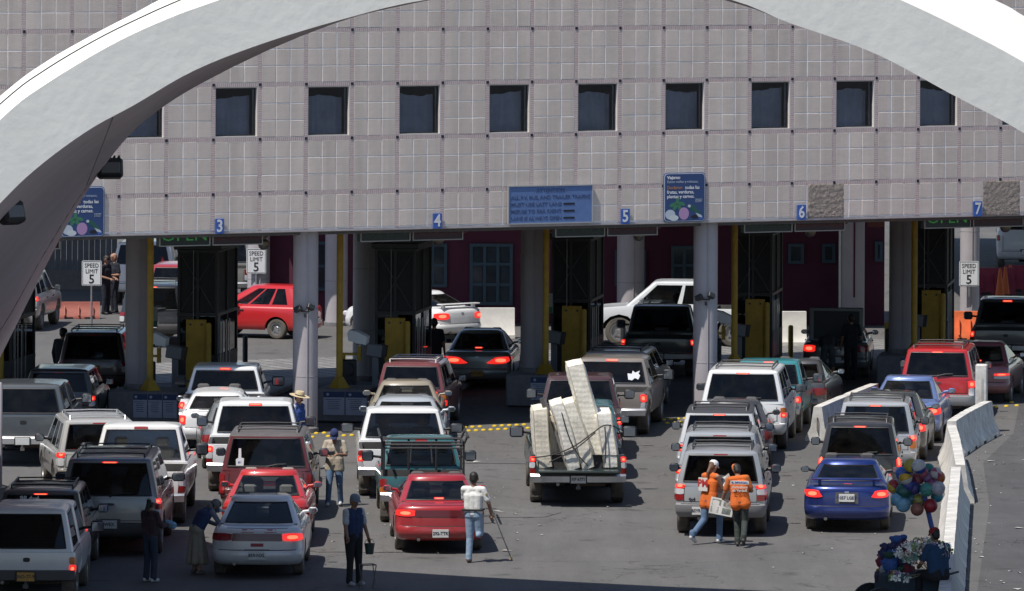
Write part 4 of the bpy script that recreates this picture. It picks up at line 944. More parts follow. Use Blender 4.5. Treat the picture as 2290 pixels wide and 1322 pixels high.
e, sh, gh, m = suv(2094, 944, 8, 'bright red wagon with a dark rear window and chrome-grey bumper', (.46,.016,.02), L=4.9, hw=.92, h=1.74, belt=1.06, lit='R', tl=(.84,1.0,.64,1.0), tparts=('red','clear'), gl=G_DARK, bump_m=mat('bumper_silver', (.55,.56,.57), .35, metal=.5, dust=.15), plate='', dust=.15, rackm=M_RACK, rad=.38)
sedan(2180, 903, 10, 'faded maroon sedan beyond the white post', (.22,.06,.07), L=4.6, hw=.86, h=1.42, belt=.95, lit='R', tl=(.55,.98,.62,.76), tparts=('red','clear'), gl=G_CLEAR, seatm=mat('seat_tan', (.45,.36,.24), .9), dust=.4)
pickup(2248, 826, 6.0, 'silver-grey pickup at booth seven by the right edge', (.10,.105,.11), L=5.5, hw=.95, h=1.76, belt=1.06, bed=1.7, rail=1.02, metal=.3, lit='L', tl=(.90,1.0,.68,1.0), gl=G_MID, ext=True, plate='EK 5317', tparts=('red','dim'))
# ------------------------------------------------------------------ at the booths and beyond
suv(205, 898, 2, 'dark maroon wagon with a yellow plate stopped at the left booth', (.045,.012,.018), L=4.6, hw=.88, h=1.70, belt=1.0, lit=False, plate='FZP-30-2', yellow=True, gl=G_MID, b3lit=False, pz=.78)
# ================================================================== booths, columns, signs
LH = R(8.0)                                  # lane heading at the booths
NUM = {2:'two',3:'three',4:'four',5:'five',6:'six',7:'seven'}
M_POST = mat('poster_white', (.42,.45,.52), .6, var=.1); M_PBLUE = mat('poster_blue', (.03,.05,.12), .6)
M_BOOTHG = glass('booth_glass', (.05,.055,.06))
def column(name, p, r, top, label, m=M_COLM, z0=0.0, light=True, group=None):
    e = empty(name, (p[0], p[1], z0), 0, label, 'column', group)
    m_ = MB(); m_.lathe([(r,0),(r,top-z0)], 28); m_.build('shaft', m, e)
    m_ = MB(); m_.lathe([(r+.035,0),(r+.035,.10),(r+.005,.13)], 28); m_.build('base_ring', M_SHAFT, e)
    m_ = MB()
    for q in (1.3, 2.9): m_.lathe([(r+.001,q),(r+.004,q+.004),(r+.004,q+.02),(r+.001,q+.024)], 28)
    m_.build('paint_seam', mat('seam', (.3,.28,.29), .8), e)
    m_ = MB(); m_.tube([(r*.18,-r-.012,0),(r*.18,-r-.012,top-z0)], .012, 6); m_.build('conduit', m, e)
    return e
for kx, lab in ((6.24, 'pale round column between lanes three and four'), (15.26, 'pale round column between lanes five and six')):
    e = column('column', FAC(kx, 0, -.55), .295, ZLOW+.1, lab)
    m_ = MB()                                   # pair of small lamps strapped to the column
    for sg in (-1, 1): m_.box((sg*.15-.02, -.36, 2.93+ (.03 if sg > 0 else -.02)), (.19,.10,.13), Euler((R(-20),R(sg*25),R(sg*30))), b=.015)
    m_.tube([(-.1,-.32,2.86),(.1,-.32,2.86)], .02, 6); m_.box((0,-.31,2.76), (.05,.05,.09)); m_.build('twin_lamp', M_DARKG, e)
ISL = {}
def island(n, px, py, bw, col, posters, booth_dx=0.0):
    g = G(px, py); e = empty('booth_island', g, -LH, 'raised concrete island carrying booth %s' % NUM[n], 'island'); ISL[n] = e
    m_ = MB(); m_.box((.35, 7.0, .07), (1.9, 13.2, .15), b=.03); m_.build('kerb_slab', M_CONC, e)
    m_ = MB(); x0 = -.58 - (.55 if col else .1); m_.box(((x0+.6)/2, .75, .41), (.6-x0, 1.5, .78), b=.03); m_.build('crash_block', M_SHAFT, e)
    for i in range(posters):
        w_ = 1.08/max(posters, 2); xx = -.52 + w_*(i+.5)
        m_ = MB(); m_.box((xx, -.012, .47), (w_-.03, .02, .56)); po = m_.build('notice', M_POST, e, smooth=0)
        m_ = MB(); m_.box((xx, -.024, .68), (w_-.03, .006, .14)); m_.build('notice_header', M_PBLUE, po, smooth=0)
        m_ = MB(); m_.lathe([(.035,0),(.035,.004)], 14, Matrix.Translation((xx-w_*.28,-.027,.68)) @ Matrix.Rotation(PI/2,4,'X')); m_.build('seal', M_POST, po)
        m_ = MB(); 
        for j in range(6): m_.box((xx-.02+.02*(j % 2), -.023, .56-j*.045), (w_*(.5 if j else .7), .003, .012))
        m_.build('print_lines', M_PTXT, po, smooth=0)
    # yellow clearance pole
    p = empty('clearance_pole', e.matrix_basis @ Vector((-.2,.45,.80)), -LH, 'yellow clearance pole standing on the crash block of booth %s' % NUM[n], 'pole')
    m_ = MB(); m_.lathe([(.08,.0),(.08,ZLOW-.82)], 16); m_.build('shaft', M_YEL, p)
    m_ = MB(); m_.lathe([(.27,0),(.25,.02),(.10,.26),(.08,.28)], 4); m_.build('flared_foot', M_YEL, p)
    if col: column('column', (e.matrix_basis @ Vector((-.60,.95,0))).xy, .295, ZLOW+.1, 'shaded round column beside the yellow pole of booth %s' % NUM[n], mat('column_painted_shade', (.30,.275,.29), .75, var=.1, vscale=1.4), z0=.80)  # darker copy of the column paint carries the shade under the building
    return e
def booth(n, dx, dy=5.2, w_=1.02, d_=2.7):
    e0 = ISL[n]; M0 = e0.matrix_basis
    e = empty('inspection_booth', M0 @ Vector((dx, dy, .15)), -LH, 'dark glazed inspection booth %s' % NUM[n], 'booth')
    h_ = 3.75; x = w_/2
    m_ = MB(); m_.box((0, d_/2, .55), (w_, d_, 1.1), b=.02); m_.build('base_panel', M_DARKG, e)
    m_ = MB()
    for xx in (-x+.04, 0, x-.04):
        for yy in (.04, d_*.5, d_-.04): m_.box((xx, yy, 1.1+(h_-1.1)/2), (.07,.07,h_-1.1))
    for zz in (1.12, 2.15, h_-.04):
        for yy in (.04, d_-.04): m_.box((0, yy, zz), (w_, .08, .08))
        for xx in (-x+.04, x-.04): m_.box((xx, d_/2, zz), (.08, d_-.16, .08))
    m_.build('frame', M_DARKG, e)
    for nm, c, s_ in (('window',(0,.045,1.63),(w_-.1,.015,.95)),('window',(x-.045,d_/2,1.63),(.015,d_-.1,.95)),('window',(-x+.045,d_/2,1.63),(.015,d_-.1,.95)),('window',(0,d_-.045,1.63),(w_-.1,.015,.95))):
        m_ = MB(); m_.box(c, s_); m_.build(nm, M_BOOTHG, e, smooth=0)
    m_ = MB(); m_.box((0, .06, 2.95), (w_-.1, .02, 1.5)); m_.box((x-.06, d_/2, 2.95), (.02, d_-.1, 1.5)); m_.box((-x+.06, d_/2, 2.95), (.02, d_-.1, 1.5)); m_.build('upper_screen', mat('screen_mesh', (.022,.023,.027), .7, var=.2, vscale=9), e, smooth=0)
    m_ = MB()
    for a, b in (((-x+.1,.03,2.25),(x-.1,.03,3.6)), ((x-.1,.03,2.25),(-x+.1,.03,3.6))): m_.tube([a, b], .012, 5)
    m_.build('cross_brace', mat('brace_grey', (.10,.105,.11), .6), e)
    m_ = MB()
    for i, yy in enumerate((.30,.62,1.05,1.5)): m_.box((x+.012, yy, 1.25), (.02, .07 if i % 2 == 0 else .045, 1.45))
    m_.build('sliding_door_mullion', M_STEEL, e, smooth=0)
    m_ = MB(); m_.box((0, d_/2, h_+.06), (w_+.16, d_+.16, .14), b=.02); m_.build('roof', M_DARKG, e)
    m_ = MB(); m_.tube([(-.1,-.02,2.0),(-.1,-.02,3.75)], .012, 5); m_.build('antenna_rod', mat('rod', (.25,.25,.26), .5), e)
    # yellow steel guard in front of the booth
    g = empty('guard_plate', M0 @ Vector((dx+.16, dy-1.0, .15)), -LH, 'tall yellow steel guard in front of booth %s' % NUM[n], 'guard')
    m_ = MB(); m_.box((0,0,1.05), (.50,.05,2.1), b=.01); m_.build('plate', M_YEL, g)
    m_ = MB(); m_.lathe([(.08,0),(.08,1.98),(.06,2.02),(0,2.03)], 14, Matrix.Translation((.30,-.02,0))); m_.build('post', M_YEL, g)
    m_ = MB(); m_.box((-.14,-.03,1.98), (.05,.01,.05)); m_.box((.14,-.03,1.98), (.05,.01,.05)); m_.build('bolt', M_DARKG, g)
    # plate-reader camera
    c = empty('plate_reader', M0 @ Vector((dx-.55, dy-2.2, .15)), -LH, 'white plate-reader camera on a yellow stand at booth %s' % NUM[n], 'camera')
    m_ = MB(); m_.prism([(-.22,0),(.22,-.10),(.24,.10),(.0,.22),(-.20,.26),(-.24,.2)], -.22, .22); o = m_.build('housing', mat('camera_white', (.80,.81,.82), .5, var=.05), c); o.location = (0,0,1.62)
    m_ = MB(); m_.box((0,-.02,1.56), (.14,.12,.10), b=.02); m_.lathe([(.035,0),(.035,.1)], 10, Matrix.Translation((.05,-.06,1.48))); m_.build('bracket', M_STEEL, c)
    m_ = MB(); m_.box((.02,.03,1.30), (.09,.09,.36)); m_.box((-.18,.05,1.28), (.5,.06,.06)); m_.box((-.38,.05,.63), (.09,.09,1.28)); m_.build('stand', M_YEL, c)
    m_ = MB(); m_.box((.42,.0,1.38), (.40,.30,.30), Euler((0,R(8),0)), b=.02); m_.box((.42,.02,.62), (.14,.12,1.24)); m_.build('lamp_box', mat('box_grey', (.18,.185,.20), .6), c)
    m_ = MB(); m_.box((.65,.0,1.36), (.08,.31,.30), Euler((0,R(8),0))); m_.build('hood', M_BLACK, c)
    # traffic signal
    t = empty('traffic_signal', M0 @ Vector((dx-.72, dy-2.6, .15)), -LH, 'black two-lamp signal beside the camera stand of booth %s' % NUM[n], 'traffic light')
    m_ = MB(); m_.box((0,0,.75), (.36,.22,.86), b=.03); m_.box((0,.02,.16), (.12,.12,.34)); m_.build('housing', M_BLACK, t)
    for zz, nm, mm in ((.95,'red_lamp',mat('signal_red_off', (.12,.02,.025), .3)), (.55,'green_lamp',mat('signal_green', (.02,.13,.09), .3, emit=.05, ecol=(.05,.5,.35)))):
        m_ = MB(); m_.lathe([(.13,0),(.12,.03),(.06,.05),(0,.055)], 18, Matrix.Translation((0,-.11,zz)) @ Matrix.Rotation(PI/2,4,'X')); m_.build(nm, mm, t)
        m_ = MB(); m_.lathe([(.15,0),(.15,.13)], 18, Matrix.Translation((0,-.10,zz)) @ Matrix.Rotation(PI/2,4,'X')); 
        m_.build('visor', M_BLACK, t)
    return e
island(2, -120, 968, 1.2, False, 0); island(3, 345, 952, 1.2, True, 3); island(4, 770, 946, 1.2, False, 2); island(5, 1232, 912, 1.2, True, 1); island(6, 1655, 892, 1.2, False, 0); island(7, 2058, 866, 1.2, True, 1)
for n, dx in ((2,-.1),(3,.04),(4,.39),(5,-.2),(6,-.22),(7,-.2)): booth(n, dx)
# small bollards at the booth exits
for px, py, m, lab in ((548,838,M_BLACK,'black steel bollard by the exit of booth three'),(1768,812,M_YEL,'thin yellow bollard beside the open-boot car'),(1393,800,M_BLACK,'black bollard under the white crossing pickup')):
    e = empty('bollard', G(px,py), 0, lab, 'bollard'); mb = MB(); mb.lathe([(.07,0),(.07,.98),(.05,1.02),(0,1.03)], 14); mb.build('post', m, e); mb = MB(); mb.lathe([(.12,0),(.12,.03),(.075,.04)], 14); mb.build('foot', M_CONC, e)
# domed cameras hung from the beam, one per lane
for n, px in ((3,590),(4,980),(5,1428),(6,1812),(7,2248)):
    kk, zz = fac_k(px, 548-(px-590)*.024); p = FAC(kk+.6, 0, -1.3); p.x = AT(px, 548, p.y).x; p.z = 4.36; e = empty('dome_camera', p, 0, 'tan dome camera hanging over lane %s' % NUM[n], 'camera')
    mb = MB(); mb.tube([(0,0,.08),(0,0,.55)], .055, 8); mb.build('stem', mat('stem_tan', (.24,.2,.12), .6), e); mb = MB(); mb.sphere((0,0,0), (.13,.13,.11), 14, 8); mb.build('dome', mat('dome_grey', (.10,.095,.09), .3), e); mb = MB(); mb.lathe([(.14,0),(.14,.09),(.06,.14)], 14); mb.build('collar', mat('stem_tan', (.24,.2,.12), .6), e)
# ------------------------------------------------------------------ lane status boards
def board(n, x0, x1, color, txt, lit):
    k0, _ = fac_k(x0, 520); k1, _ = fac_k(x1, 520); out = -.62
    c = (FAC(k0,0,out)+FAC(k1,0,out))/2; wd = (k1-k0)*MW
    e = empty('status_board', (c.x, c.y, 4.44), THETA, '%s lane-%s status board under the facade' % (('green ' + ('lit' if lit else 'dark')) if color == 'g' else 'red dark', NUM[n]), 'sign')
    m_ = MB(); m_.box((0,.08,.24), (wd,.16,.50)); m_.build('case', mat('board_green' if color == 'g' else 'board_red', (.012,.022,.02) if color == 'g' else (.035,.010,.018), .35), e, smooth=0)
    m_ = MB(); 
    for zz in (.0,.485): m_.box((0,-.01,zz), (wd,.03,.025))
    for xx in (-wd/2+.012, wd/2-.012): m_.box((xx,-.01,.2425), (.025,.03,.46))
    m_.build('frame', mat('board_frame', (.36,.36,.34), .5), e, smooth=0)
    m = mat('led_green', (.03,.2,.05), .4, emit=.09, ecol=(.12,.8,.15)) if lit else (mat('led_off_green', (.02,.06,.035), .5) if color == 'g' else mat('led_off_red', (.10,.02,.025), .5))
    if txt: text('lettering', txt, .34, m, e, (0,-.004,.22), sx=1.35)
    return e
for n, a, b, lit in ((3,381,495,True),(4,832,944,False),(5,1269,1380,False),(6,1692,1800,False),(7,2096,2200,True)):
    board(n, a, b, 'g', 'OPEN', lit)
    board(n, b+5, b+118, 'r', 'CLOSED', False)
board(2, 20, 158, 'r', 'CLOSED', False)
# ------------------------------------------------------------------ signs on the facade
def fsign(name, x0, y0, x1, y1, m, label, out=.05, th=.03):
    k0, z0 = fac_k(x0, (y0+y1)/2); k1, z1 = fac_k(x1, (y0+y1)/2); xc = (x0+x1)/2
    _, zt = fac_k(xc, y0); _, zb = fac_k(xc, y1)
    c = (FAC(k0,0,out)+FAC(k1,0,out))/2
    return empty(name, (c.x, c.y, (zt+zb)/2), THETA, label, 'sign'), (k1-k0)*MW, zt-zb
for n, x, y in ((3,489,506),(4,976,494),(5,1396,484),(6,1790,475),(7,2184,467)):
    e, w_, h_ = fsign('lane_number', x-10, y-17, x+10, y+17, M_BLUE, ['','','','lowest blue plate on the facade edge, white numeral three','blue plate with white numeral four above lane four','blue plate with white numeral five right of the faded notice board','blue plate with white numeral six left of a glue patch','blue plate with white numeral seven left of the far glue patch'][n])
    m_ = MB(); m_.box((0,0,0), (w_,.025,h_), b=.004); m_.build('plate', M_BLUE, e, smooth=0)
    text('numeral', str(n), .40, M_SIGNW, e, (0,-.016,-.005), sx=.88, bold=.008)
def rrect(w_, h_, r, n=6):
    P = []
    for cx, cz, a0 in ((w_/2-r,h_/2-r,0),(-w_/2+r,h_/2-r,90),(-w_/2+r,-h_/2+r,180),(w_/2-r,-h_/2+r,270)):
        for i in range(n+1): a = R(a0+90*i/n); P.append((cx+r*math.cos(a), cz+r*math.sin(a)))
    return P
def ell(cx, cz, rx, rz, rot=0.0, n=18):
    return [(cx+rx*math.cos(2*PI*i/n)*math.cos(rot)-rz*math.sin(2*PI*i/n)*math.sin(rot), cz+rx*math.cos(2*PI*i/n)*math.sin(rot)+rz*math.sin(2*PI*i/n)*math.cos(rot)) for i in range(n)]
def travellers(x0, y0, x1, y1, label):
    e, w_, h_ = fsign('travellers_sign', x0, y0, x1, y1, M_NAVY, label)
    MB().prism(rrect(w_, h_, .10), 0, .03).build('panel', mat('sign_rim', (.07,.12,.24), .5), e, smooth=0)
    MB().prism(rrect(w_-.035, h_-.035, .09), -.003, 0).build('border', M_SIGNW, e, smooth=0)
    MB().prism(rrect(w_-.06, h_-.06, .08), -.006, -.003).build('field', M_NAVY, e, smooth=0)
    org = mat('sign_orange', (.50,.22,.05), .5)
    x = -w_/2+.09; s = w_/1.16
    text('lettering', 'Viajeros:', .105*s, M_SIGNW, e, (x,-.008,h_*.40), align='LEFT', bold=.003)
    text('lettering', 'Eviten multas y retrasos.', .092*s, mat('sign_pale', (.42,.48,.56), .5), e, (x,-.008,h_*.315), align='LEFT', sx=.95)
    text('lettering', 'Declaren', .115*s, org, e, (x,-.008,h_*.195), align='LEFT')
    text('lettering', 'todas las', .115*s, M_SIGNW, e, (x+.50*s,-.008,h_*.195), align='LEFT', bold=.002)
    text('lettering', 'frutas, verduras,', .115*s, M_SIGNW, e, (x,-.008,h_*.105), align='LEFT', bold=.002)
    text('lettering', 'plantas y carnes.', .115*s, M_SIGNW, e, (x,-.008,h_*.015), align='LEFT', bold=.002)
    gr = mat('sign_leaf', (.05,.19,.10), .5); gr2 = mat('sign_leaf_dark', (.02,.10,.08), .5); pk = mat('sign_pink', (.44,.26,.46), .5); pw = mat('sign_fruit', (.50,.56,.62), .5)
    def art(P, m, d=0): MB().prism([(a*s, b*s) for a, b in P], -.009-d*.0015, -.006).build('picture', m, e, smooth=0)
    zb_ = -h_/2/s
    for cx, cz, rt in ((-.20,zb_+.50,1.4),(-.32,zb_+.42,.4),(-.08,zb_+.44,-.3),(-.14,zb_+.35,-.9),(-.26,zb_+.36,.9)): art(ell(cx, cz, .10, .045, rt), gr)
    art(ell(-.40,zb_+.18,.14,.12), pw); art(ell(-.30,zb_+.10,.13,.07), mat('sign_fruit2', (.60,.64,.66), .5), 1); art(ell(-.02,zb_+.20,.14,.15), pk, 1)
    art(ell(.22,zb_+.34,.14,.06,-.5), gr2); art(ell(.34,zb_+.24,.13,.05,-.6), gr2, 1); art(ell(.13,zb_+.38,.04,.035), pw, 2); art([(.30,zb_+.22),(.46,zb_+.16),(.50,zb_+.10),(.38,zb_+.12)], pw, 2)
    art(ell(.28,zb_+.12,.10,.045), M_INK); art([(.40,zb_+.05),(.50,zb_+.05),(.50,zb_+.12),(.40,zb_+.12)], M_BLUE, 1)
    text('lettering', 'Departamento\nde Agricultura\nde los E.U.A.', .032*s, pw, e, (.30*s,-.008,-h_*.07), align='LEFT')
travellers(1482, 386, 1575, 496, 'navy travellers sign with fruit and parrot picture right of lane number five')
travellers(134, 417, 232, 530, 'navy travellers sign with fruit and parrot picture partly behind the arch')
e, w_, h_ = fsign('attention_sign', 1134, 415, 1322, 499, M_BLUE, 'faded blue traffic notice board with dark worn capital letters')
MB().box((0,0,0), (w_,.03,h_)).build('panel', mat('faded_blue', (.11,.19,.40), .6, var=.15, vscale=5), e, smooth=0)
m_ = MB()
for zz in (-h_/2, h_/2): m_.box((0,-.008,zz), (w_+.03,.05,.025))
for xx in (-w_/2, w_/2): m_.box((xx,-.008,0), (.025,.05,h_-.03))
m_.build('frame', mat('frame_alu', (.42,.42,.42), .5, metal=.3), e, smooth=0)
mi = mat('worn_ink', (.055,.09,.20), .7, var=.7, vscale=14)
text('lettering', 'ATTENTION', .125, mi, e, (0,-.018,h_*.37), sx=1.1, bold=.002)
for i, t in enumerate(('ALL RV, BUS, AND TRAILER TRAFFIC','MUST USE LAST LANE','MERGE TO FAR RIGHT','LANE IS ALWAYS OPEN')):
    o = text('lettering', t, .125, mi, e, (-w_/2+.07,-.018,h_*(.19-.185*i)), align='LEFT', bold=.002); mx = max(v.co.x for v in o.data.vertices); o.scale.x = ((w_-.13) if i == 0 else (w_*.60))/mx
m_ = MB()
for i in range(3): m_.box((w_*.22,-.018,h_*(.01-.187*i)), (.30,.006,.045))
m_.build('painted_bar', M_INK, e, smooth=0)
# rough glue patches left by removed signs
M_GLUE = mat('glue_residue', (.33,.275,.235), .95, var=.55, vscale=16, bump=.7, bscale=30, bdist=.012)
for x0, y0, x1, y1, lab in ((1806,411,1886,487,'rough brown glue patch right of lane number six'),(2197,404,2280,482,'rough brown glue patch right of lane number seven')):
    e, w_, h_ = fsign('glue_patch', x0, y0, x1, y1, None, lab, out=.018); e['category'] = 'wall patch'
    nx, nz = 44, 40; V = []; Fc = []
    for j in range(nz+1):
        for i in range(nx+1):
            u, v = i/nx, j/nz; ed = min(u, 1-u, v, 1-v)
            q = mnoise.fractal(Vector((u*9+x0, v*9, 0)), .8, 2.1, 4)
            V.append(((u-.5)*w_ + .012*mnoise.noise(Vector((v*14,x0,1))), -max(0, .004+.007*q) if ed > .01 else .004, (v-.5)*h_ + .012*mnoise.noise(Vector((u*14,x0,5)))))
    for j in range(nz):
        for i in range(nx): a = j*(nx+1)+i; Fc.append((a,a+1,a+nx+2,a+nx+1))
    MB().add(V, Fc).build('residue', M_GLUE, e, smooth=60)
# speed limit signs
def speed(px, py, Y, label, post=True):
    p = AT(px, py, Y); s = FPX/Y; w_ = 44/s; h_ = 56/s
    if w_ < .5: w_, h_ = .5, .64
    e = empty('speed_limit_sign', p, 0, label, 'sign')
    MB().prism(rrect(w_, h_, .04), 0, .01).build('panel', M_SIGNW, e, smooth=0)
    m_ = MB(); t = .012
    for zz in (-h_/2+.025, h_/2-.025): m_.box((0,-.002,zz), (w_-.05,.004,t))
    for xx in (-w_/2+.025, w_/2-.025): m_.box((xx,-.002,0), (t,.004,h_-.06))
    m_.build('border', M_INK, e, smooth=0)
    text('lettering', 'SPEED', .15*w_/.5, M_INK, e, (0,-.004,h_*.30), sx=.9); text('lettering', 'LIMIT', .15*w_/.5, M_INK, e, (0,-.004,h_*.07), sx=.9)
    text('lettering', '5', .32*w_/.5, M_INK, e, (0,-.004,-h_*.25), bold=.004)
    m_ = MB(); m_.tube([(0,.03,h_/2),(0,.03,-p.z if post else -h_/2-.3)], .03, 8); m_.build('post', M_STEEL, e)
speed(205, 611, 182.0, 'speed limit 5 sign on a post left of the shaded column')
speed(573, 584, 189.0, 'speed limit 5 sign above the red hatchback', False)
speed(2167, 612, 187.0, 'speed limit 5 sign beside the orange cones', False)
# small white-green notices fixed behind two poles
for px, py, Y, lab in ((329,709,158.5,'small white and green notice behind the pole of booth three'),(1213,678,162.5,'small white and green notice behind the pole of booth five')):
    e = empty('rules_notice', AT(px,py,Y), 0, lab, 'sign'); mb = MB(); mb.box((0,0,0), (.52,.015,.50)); mb.build('panel', mat('notice_grey', (.30,.31,.30), .6), e, smooth=0)
    mb = MB(); mb.box((0,-.01,-.17), (.50,.006,.15)); mb.build('green_band', mat('notice_green', (.02,.12,.07), .6), e, smooth=0)
    mb = MB()
    for i in range(5): mb.box((0,-.009,.17-i*.05), (.38-.04*(i % 3),.004,.014))
    mb.build('print_lines', M_TRIM, e, smooth=0)
    mb = MB(); mb.tube([(.1,.03,-.25),(.1,.03,-1.4)], .02, 6); mb.build('post', M_STEEL, e)
# ------------------------------------------------------------------ raised yellow road studs in front of the booths
mb = MB(); mb.lathe([(.062,0),(.058,.02),(.036,.04),(0,.046)], 12); STUD = mb.mesh('road_stud', mat('stud_yellow', (.62,.43,.03), .45, var=.15))
rs = random.Random(5)
for x0, x1, y0, y1, n, wh in ((292,332,986,985,3,'below the notices of booth three'),(672,778,976,971,7,'beside the man in tan T-shirt'),(1040,1172,961,955,9,'left of the mattress truck'),(1484,1532,944,941,4,'left of the silver wagons of lane six'),(2215,2262,908,905,3,'beside the faded maroon sedan')):
    for i in range(n):
        for r in range(2):
            if rs.random() < .12: continue
            t = (i+.5*r)/max(1, n-1); p = G(x0+(x1-x0)*t, y0+(y1-y0)*t - 4 + 8*r)
            o = bpy.data.objects.new('road_stud', STUD); COL.objects.link(o); o.location = p; tag(o, 'domed yellow road stud in the double row ' + wh, 'road stud', 'yellow road studs in front of the booths')
# ================================================================== beyond the booths
M_MAG = mat('magenta_plaster', (.085,.02,.042), .9, var=.12, vscale=1.2); M_ORA = mat('orange_plaster', (.17,.055,.045), .9, var=.1, vscale=1.2)
M_BLUF = mat('blue_frame', (.04,.08,.115), .6, var=.1)
BB_ = empty('annex_building', (4, 190, 0), 0, 'magenta and orange annex with blue window frames behind the booths', 'building')
def ann(o): o.parent = BB_; o.matrix_parent_inverse = Matrix.Translation(-BB_.location); return o
YW = 189.8
def ax(px): return AT(px, 600, YW).x
m_ = MB(); m_.box(((ax(600)+ax(1978))/2, YW+.2, 1.45), (ax(1978)-ax(600), .4, 2.9)); ann(m_.build('wall', M_MAG, smooth=0))
m_ = MB(); m_.box(((ax(600)+ax(1230))/2, YW+.19, 3.9), (ax(1230)-ax(600), .38, 2.0)); m_.box(((ax(1940)+ax(1978))/2, YW+.19, 3.9), (ax(1978)-ax(1940), .38, 2.0)); ann(m_.build('upper_wall', M_ORA, smooth=0))
m_ = MB(); m_.box(((ax(1230)+ax(1940))/2, YW+.2, 3.9), (ax(1940)-ax(1230), .4, 2.0)); ann(m_.build('upper_wall', M_MAG, smooth=0))
m_ = MB(); m_.box(((ax(590)+ax(1980))/2, YW+.9, 4.95), (ax(1980)-ax(590)+.6, 7.6, .35)); ann(m_.build('shade_canopy', M_CONC, smooth=0))
m_ = MB(); m_.box(((ax(1330)+ax(1775))/2, 184.4, 4.96), (ax(1775)-ax(1330), 4.6, .33)); ann(m_.build('shade_canopy', M_CONC, smooth=0))  # added slab, out of view, that puts the crossing pickup in shade
m_ = MB(); m_.box((19.5, 214, 6.2), (15, 44, .3)); m_.box((14, 195, 3.1), (.4,.4,6.2)); ann(m_.build('shade_canopy', M_CONC, smooth=0))  # unseen slab and post added to keep the far right ground shaded
m_ = MB(); m_.box((-16.5, 207, 6.2), (9, 24, .3)); ann(m_.build('shade_canopy', M_CONC, smooth=0))  # unseen slab added to darken the fence area at the far left
for a, b, t, bt, cols, rws in ((700,733,540,650,1,2),(935,1000,545,642,2,2),(1050,1147,545,682,3,3),(1500,1560,550,680,2,3),(1762,1798,545,590,1,1),(1838,1868,545,588,1,1),(1956,1974,540,585,1,1),(1375,1445,560,640,2,2)):
    p0, p1 = AT(a, bt, YW), AT(b, t, YW); w_ = p1.x-p0.x; h_ = p1.z-p0.z
    m_ = MB(); n_ = .09
    m_.box(((p0.x+p1.x)/2, YW-.03, p0.z+n_/2), (w_,.10,n_)); m_.box(((p0.x+p1.x)/2, YW-.03, p1.z-n_/2), (w_,.10,n_))
    for i in range(cols+1): m_.box((p0.x+n_/2+(w_-n_)*i/cols, YW-.032, (p0.z+p1.z)/2), (n_,.096,h_-2*n_))
    for j in range(1, rws): m_.box(((p0.x+p1.x)/2, YW-.028, p0.z+h_*j/rws), (w_-2*n_,.09,n_*.9))
    wo_ = ann(m_.build('window', M_BLUF, smooth=0))
    for i in range(cols):
        for j in range(rws):
            m_ = MB(); m_.box((p0.x+w_*(i+.5)/cols, YW-.015, p0.z+h_*(j+.5)/rws), (w_/cols-n_, .02, h_/rws-n_)); m_.build('pane', mat('annex_pane', (.03,.045,.06), .12, var=.4, vscale=2), wo_, smooth=0).parent = wo_
for px, r_, lab in ((820,.36,'dark column standing left of booth four'),(1410,.40,'round far column right of the annex windows'),(752,.33,'pale far column seen past the yellow pole of booth four'),(578,.33,'far column carrying a speed limit sign above the red hatchback'),(2168,.28,'far column carrying a speed limit sign at the right')):
    p = AT(px, 700, 189.4 if px in (578,) else 167.5 if px == 820 else (188.6 if px != 2168 else 187.5)); column('column', (p.x, p.y), r_, 4.8, lab)
for px, w_, lab in ((1905,.7,'square mauve pillar of the annex near booth seven'),):
    p = AT(px, 700, 188.8); e = empty('square_pillar', (p.x,p.y,0), 0, lab, 'pillar'); mb = MB(); mb.box((0,0,2.4), (w_,.6,4.8), b=.02); mb.build('shaft', M_COLM, e); mb = MB(); mb.tube([(-.38,-.32,0),(-.38,-.32,4.8)], .04, 8); mb.build('downpipe', M_STEEL, e); mb = MB(); mb.box((.05,-.305,2.2), (.05,.02,2.6)); mb.build('pink_stripe', M_MAG, e)
# low white wall in front of the annex
def lowwall(x0, x1, y, h_, lab):
    a, b = G(x0, y), G(x1, y); e = empty('low_wall', (a+b)/2, 0, lab, 'wall'); L_ = (b-a).length
    mb = MB(); mb.prism([(-.30,0),(.30,0),(.30,.10),(.14,.32),(.11,h_),(-.11,h_),(-.14,.32),(-.30,.10)], -L_/2, L_/2); mb.xf(Matrix.Rotation(math.atan2(b.y-a.y, b.x-a.x)-PI/2, 4, 'Z')); mb.build('block', mat('white_barrier', (.66,.64,.60), .85, var=.15, vscale=3), e)
lowwall(905, 1150, 756, .86, 'whitewashed low barrier wall behind the white sedan'); lowwall(1745, 1802, 772, .95, 'grey low barrier beside the magenta wall')
# grey fence at the far left
FW = 205.0
e = empty('corrugated_fence', AT(150, 690, FW), 0, 'grey corrugated fence beyond the left booth', 'fence'); p0 = AT(60, 600, FW).x - e.location.x; p1 = AT(262, 600, FW).x - e.location.x; e.location.z = 0
for i in range(16):
    xx = p0 + (p1-p0)*(i+.5)/16; mb = MB(); mb.prism([(-.10,0),(-.06,.03),(.06,.03),(.10,0),(.10,-.02),(-.10,-.02)], 0, 0.001); 
    mb = MB(); mb.box((xx, .02*(i % 2), 2.2), ((p1-p0)/16-.012, .04, 3.2)); mb.build('panel', mat('fence_grey', (.12,.12,.13), .7, var=.25, vscale=2), e, smooth=0)
mb = MB(); mb.box(((p0+p1)/2, .0, .3), (p1-p0+.2, .35, .64)); mb.build('footing', mat('footing_brown', (.16,.14,.13), .9, var=.2), e)
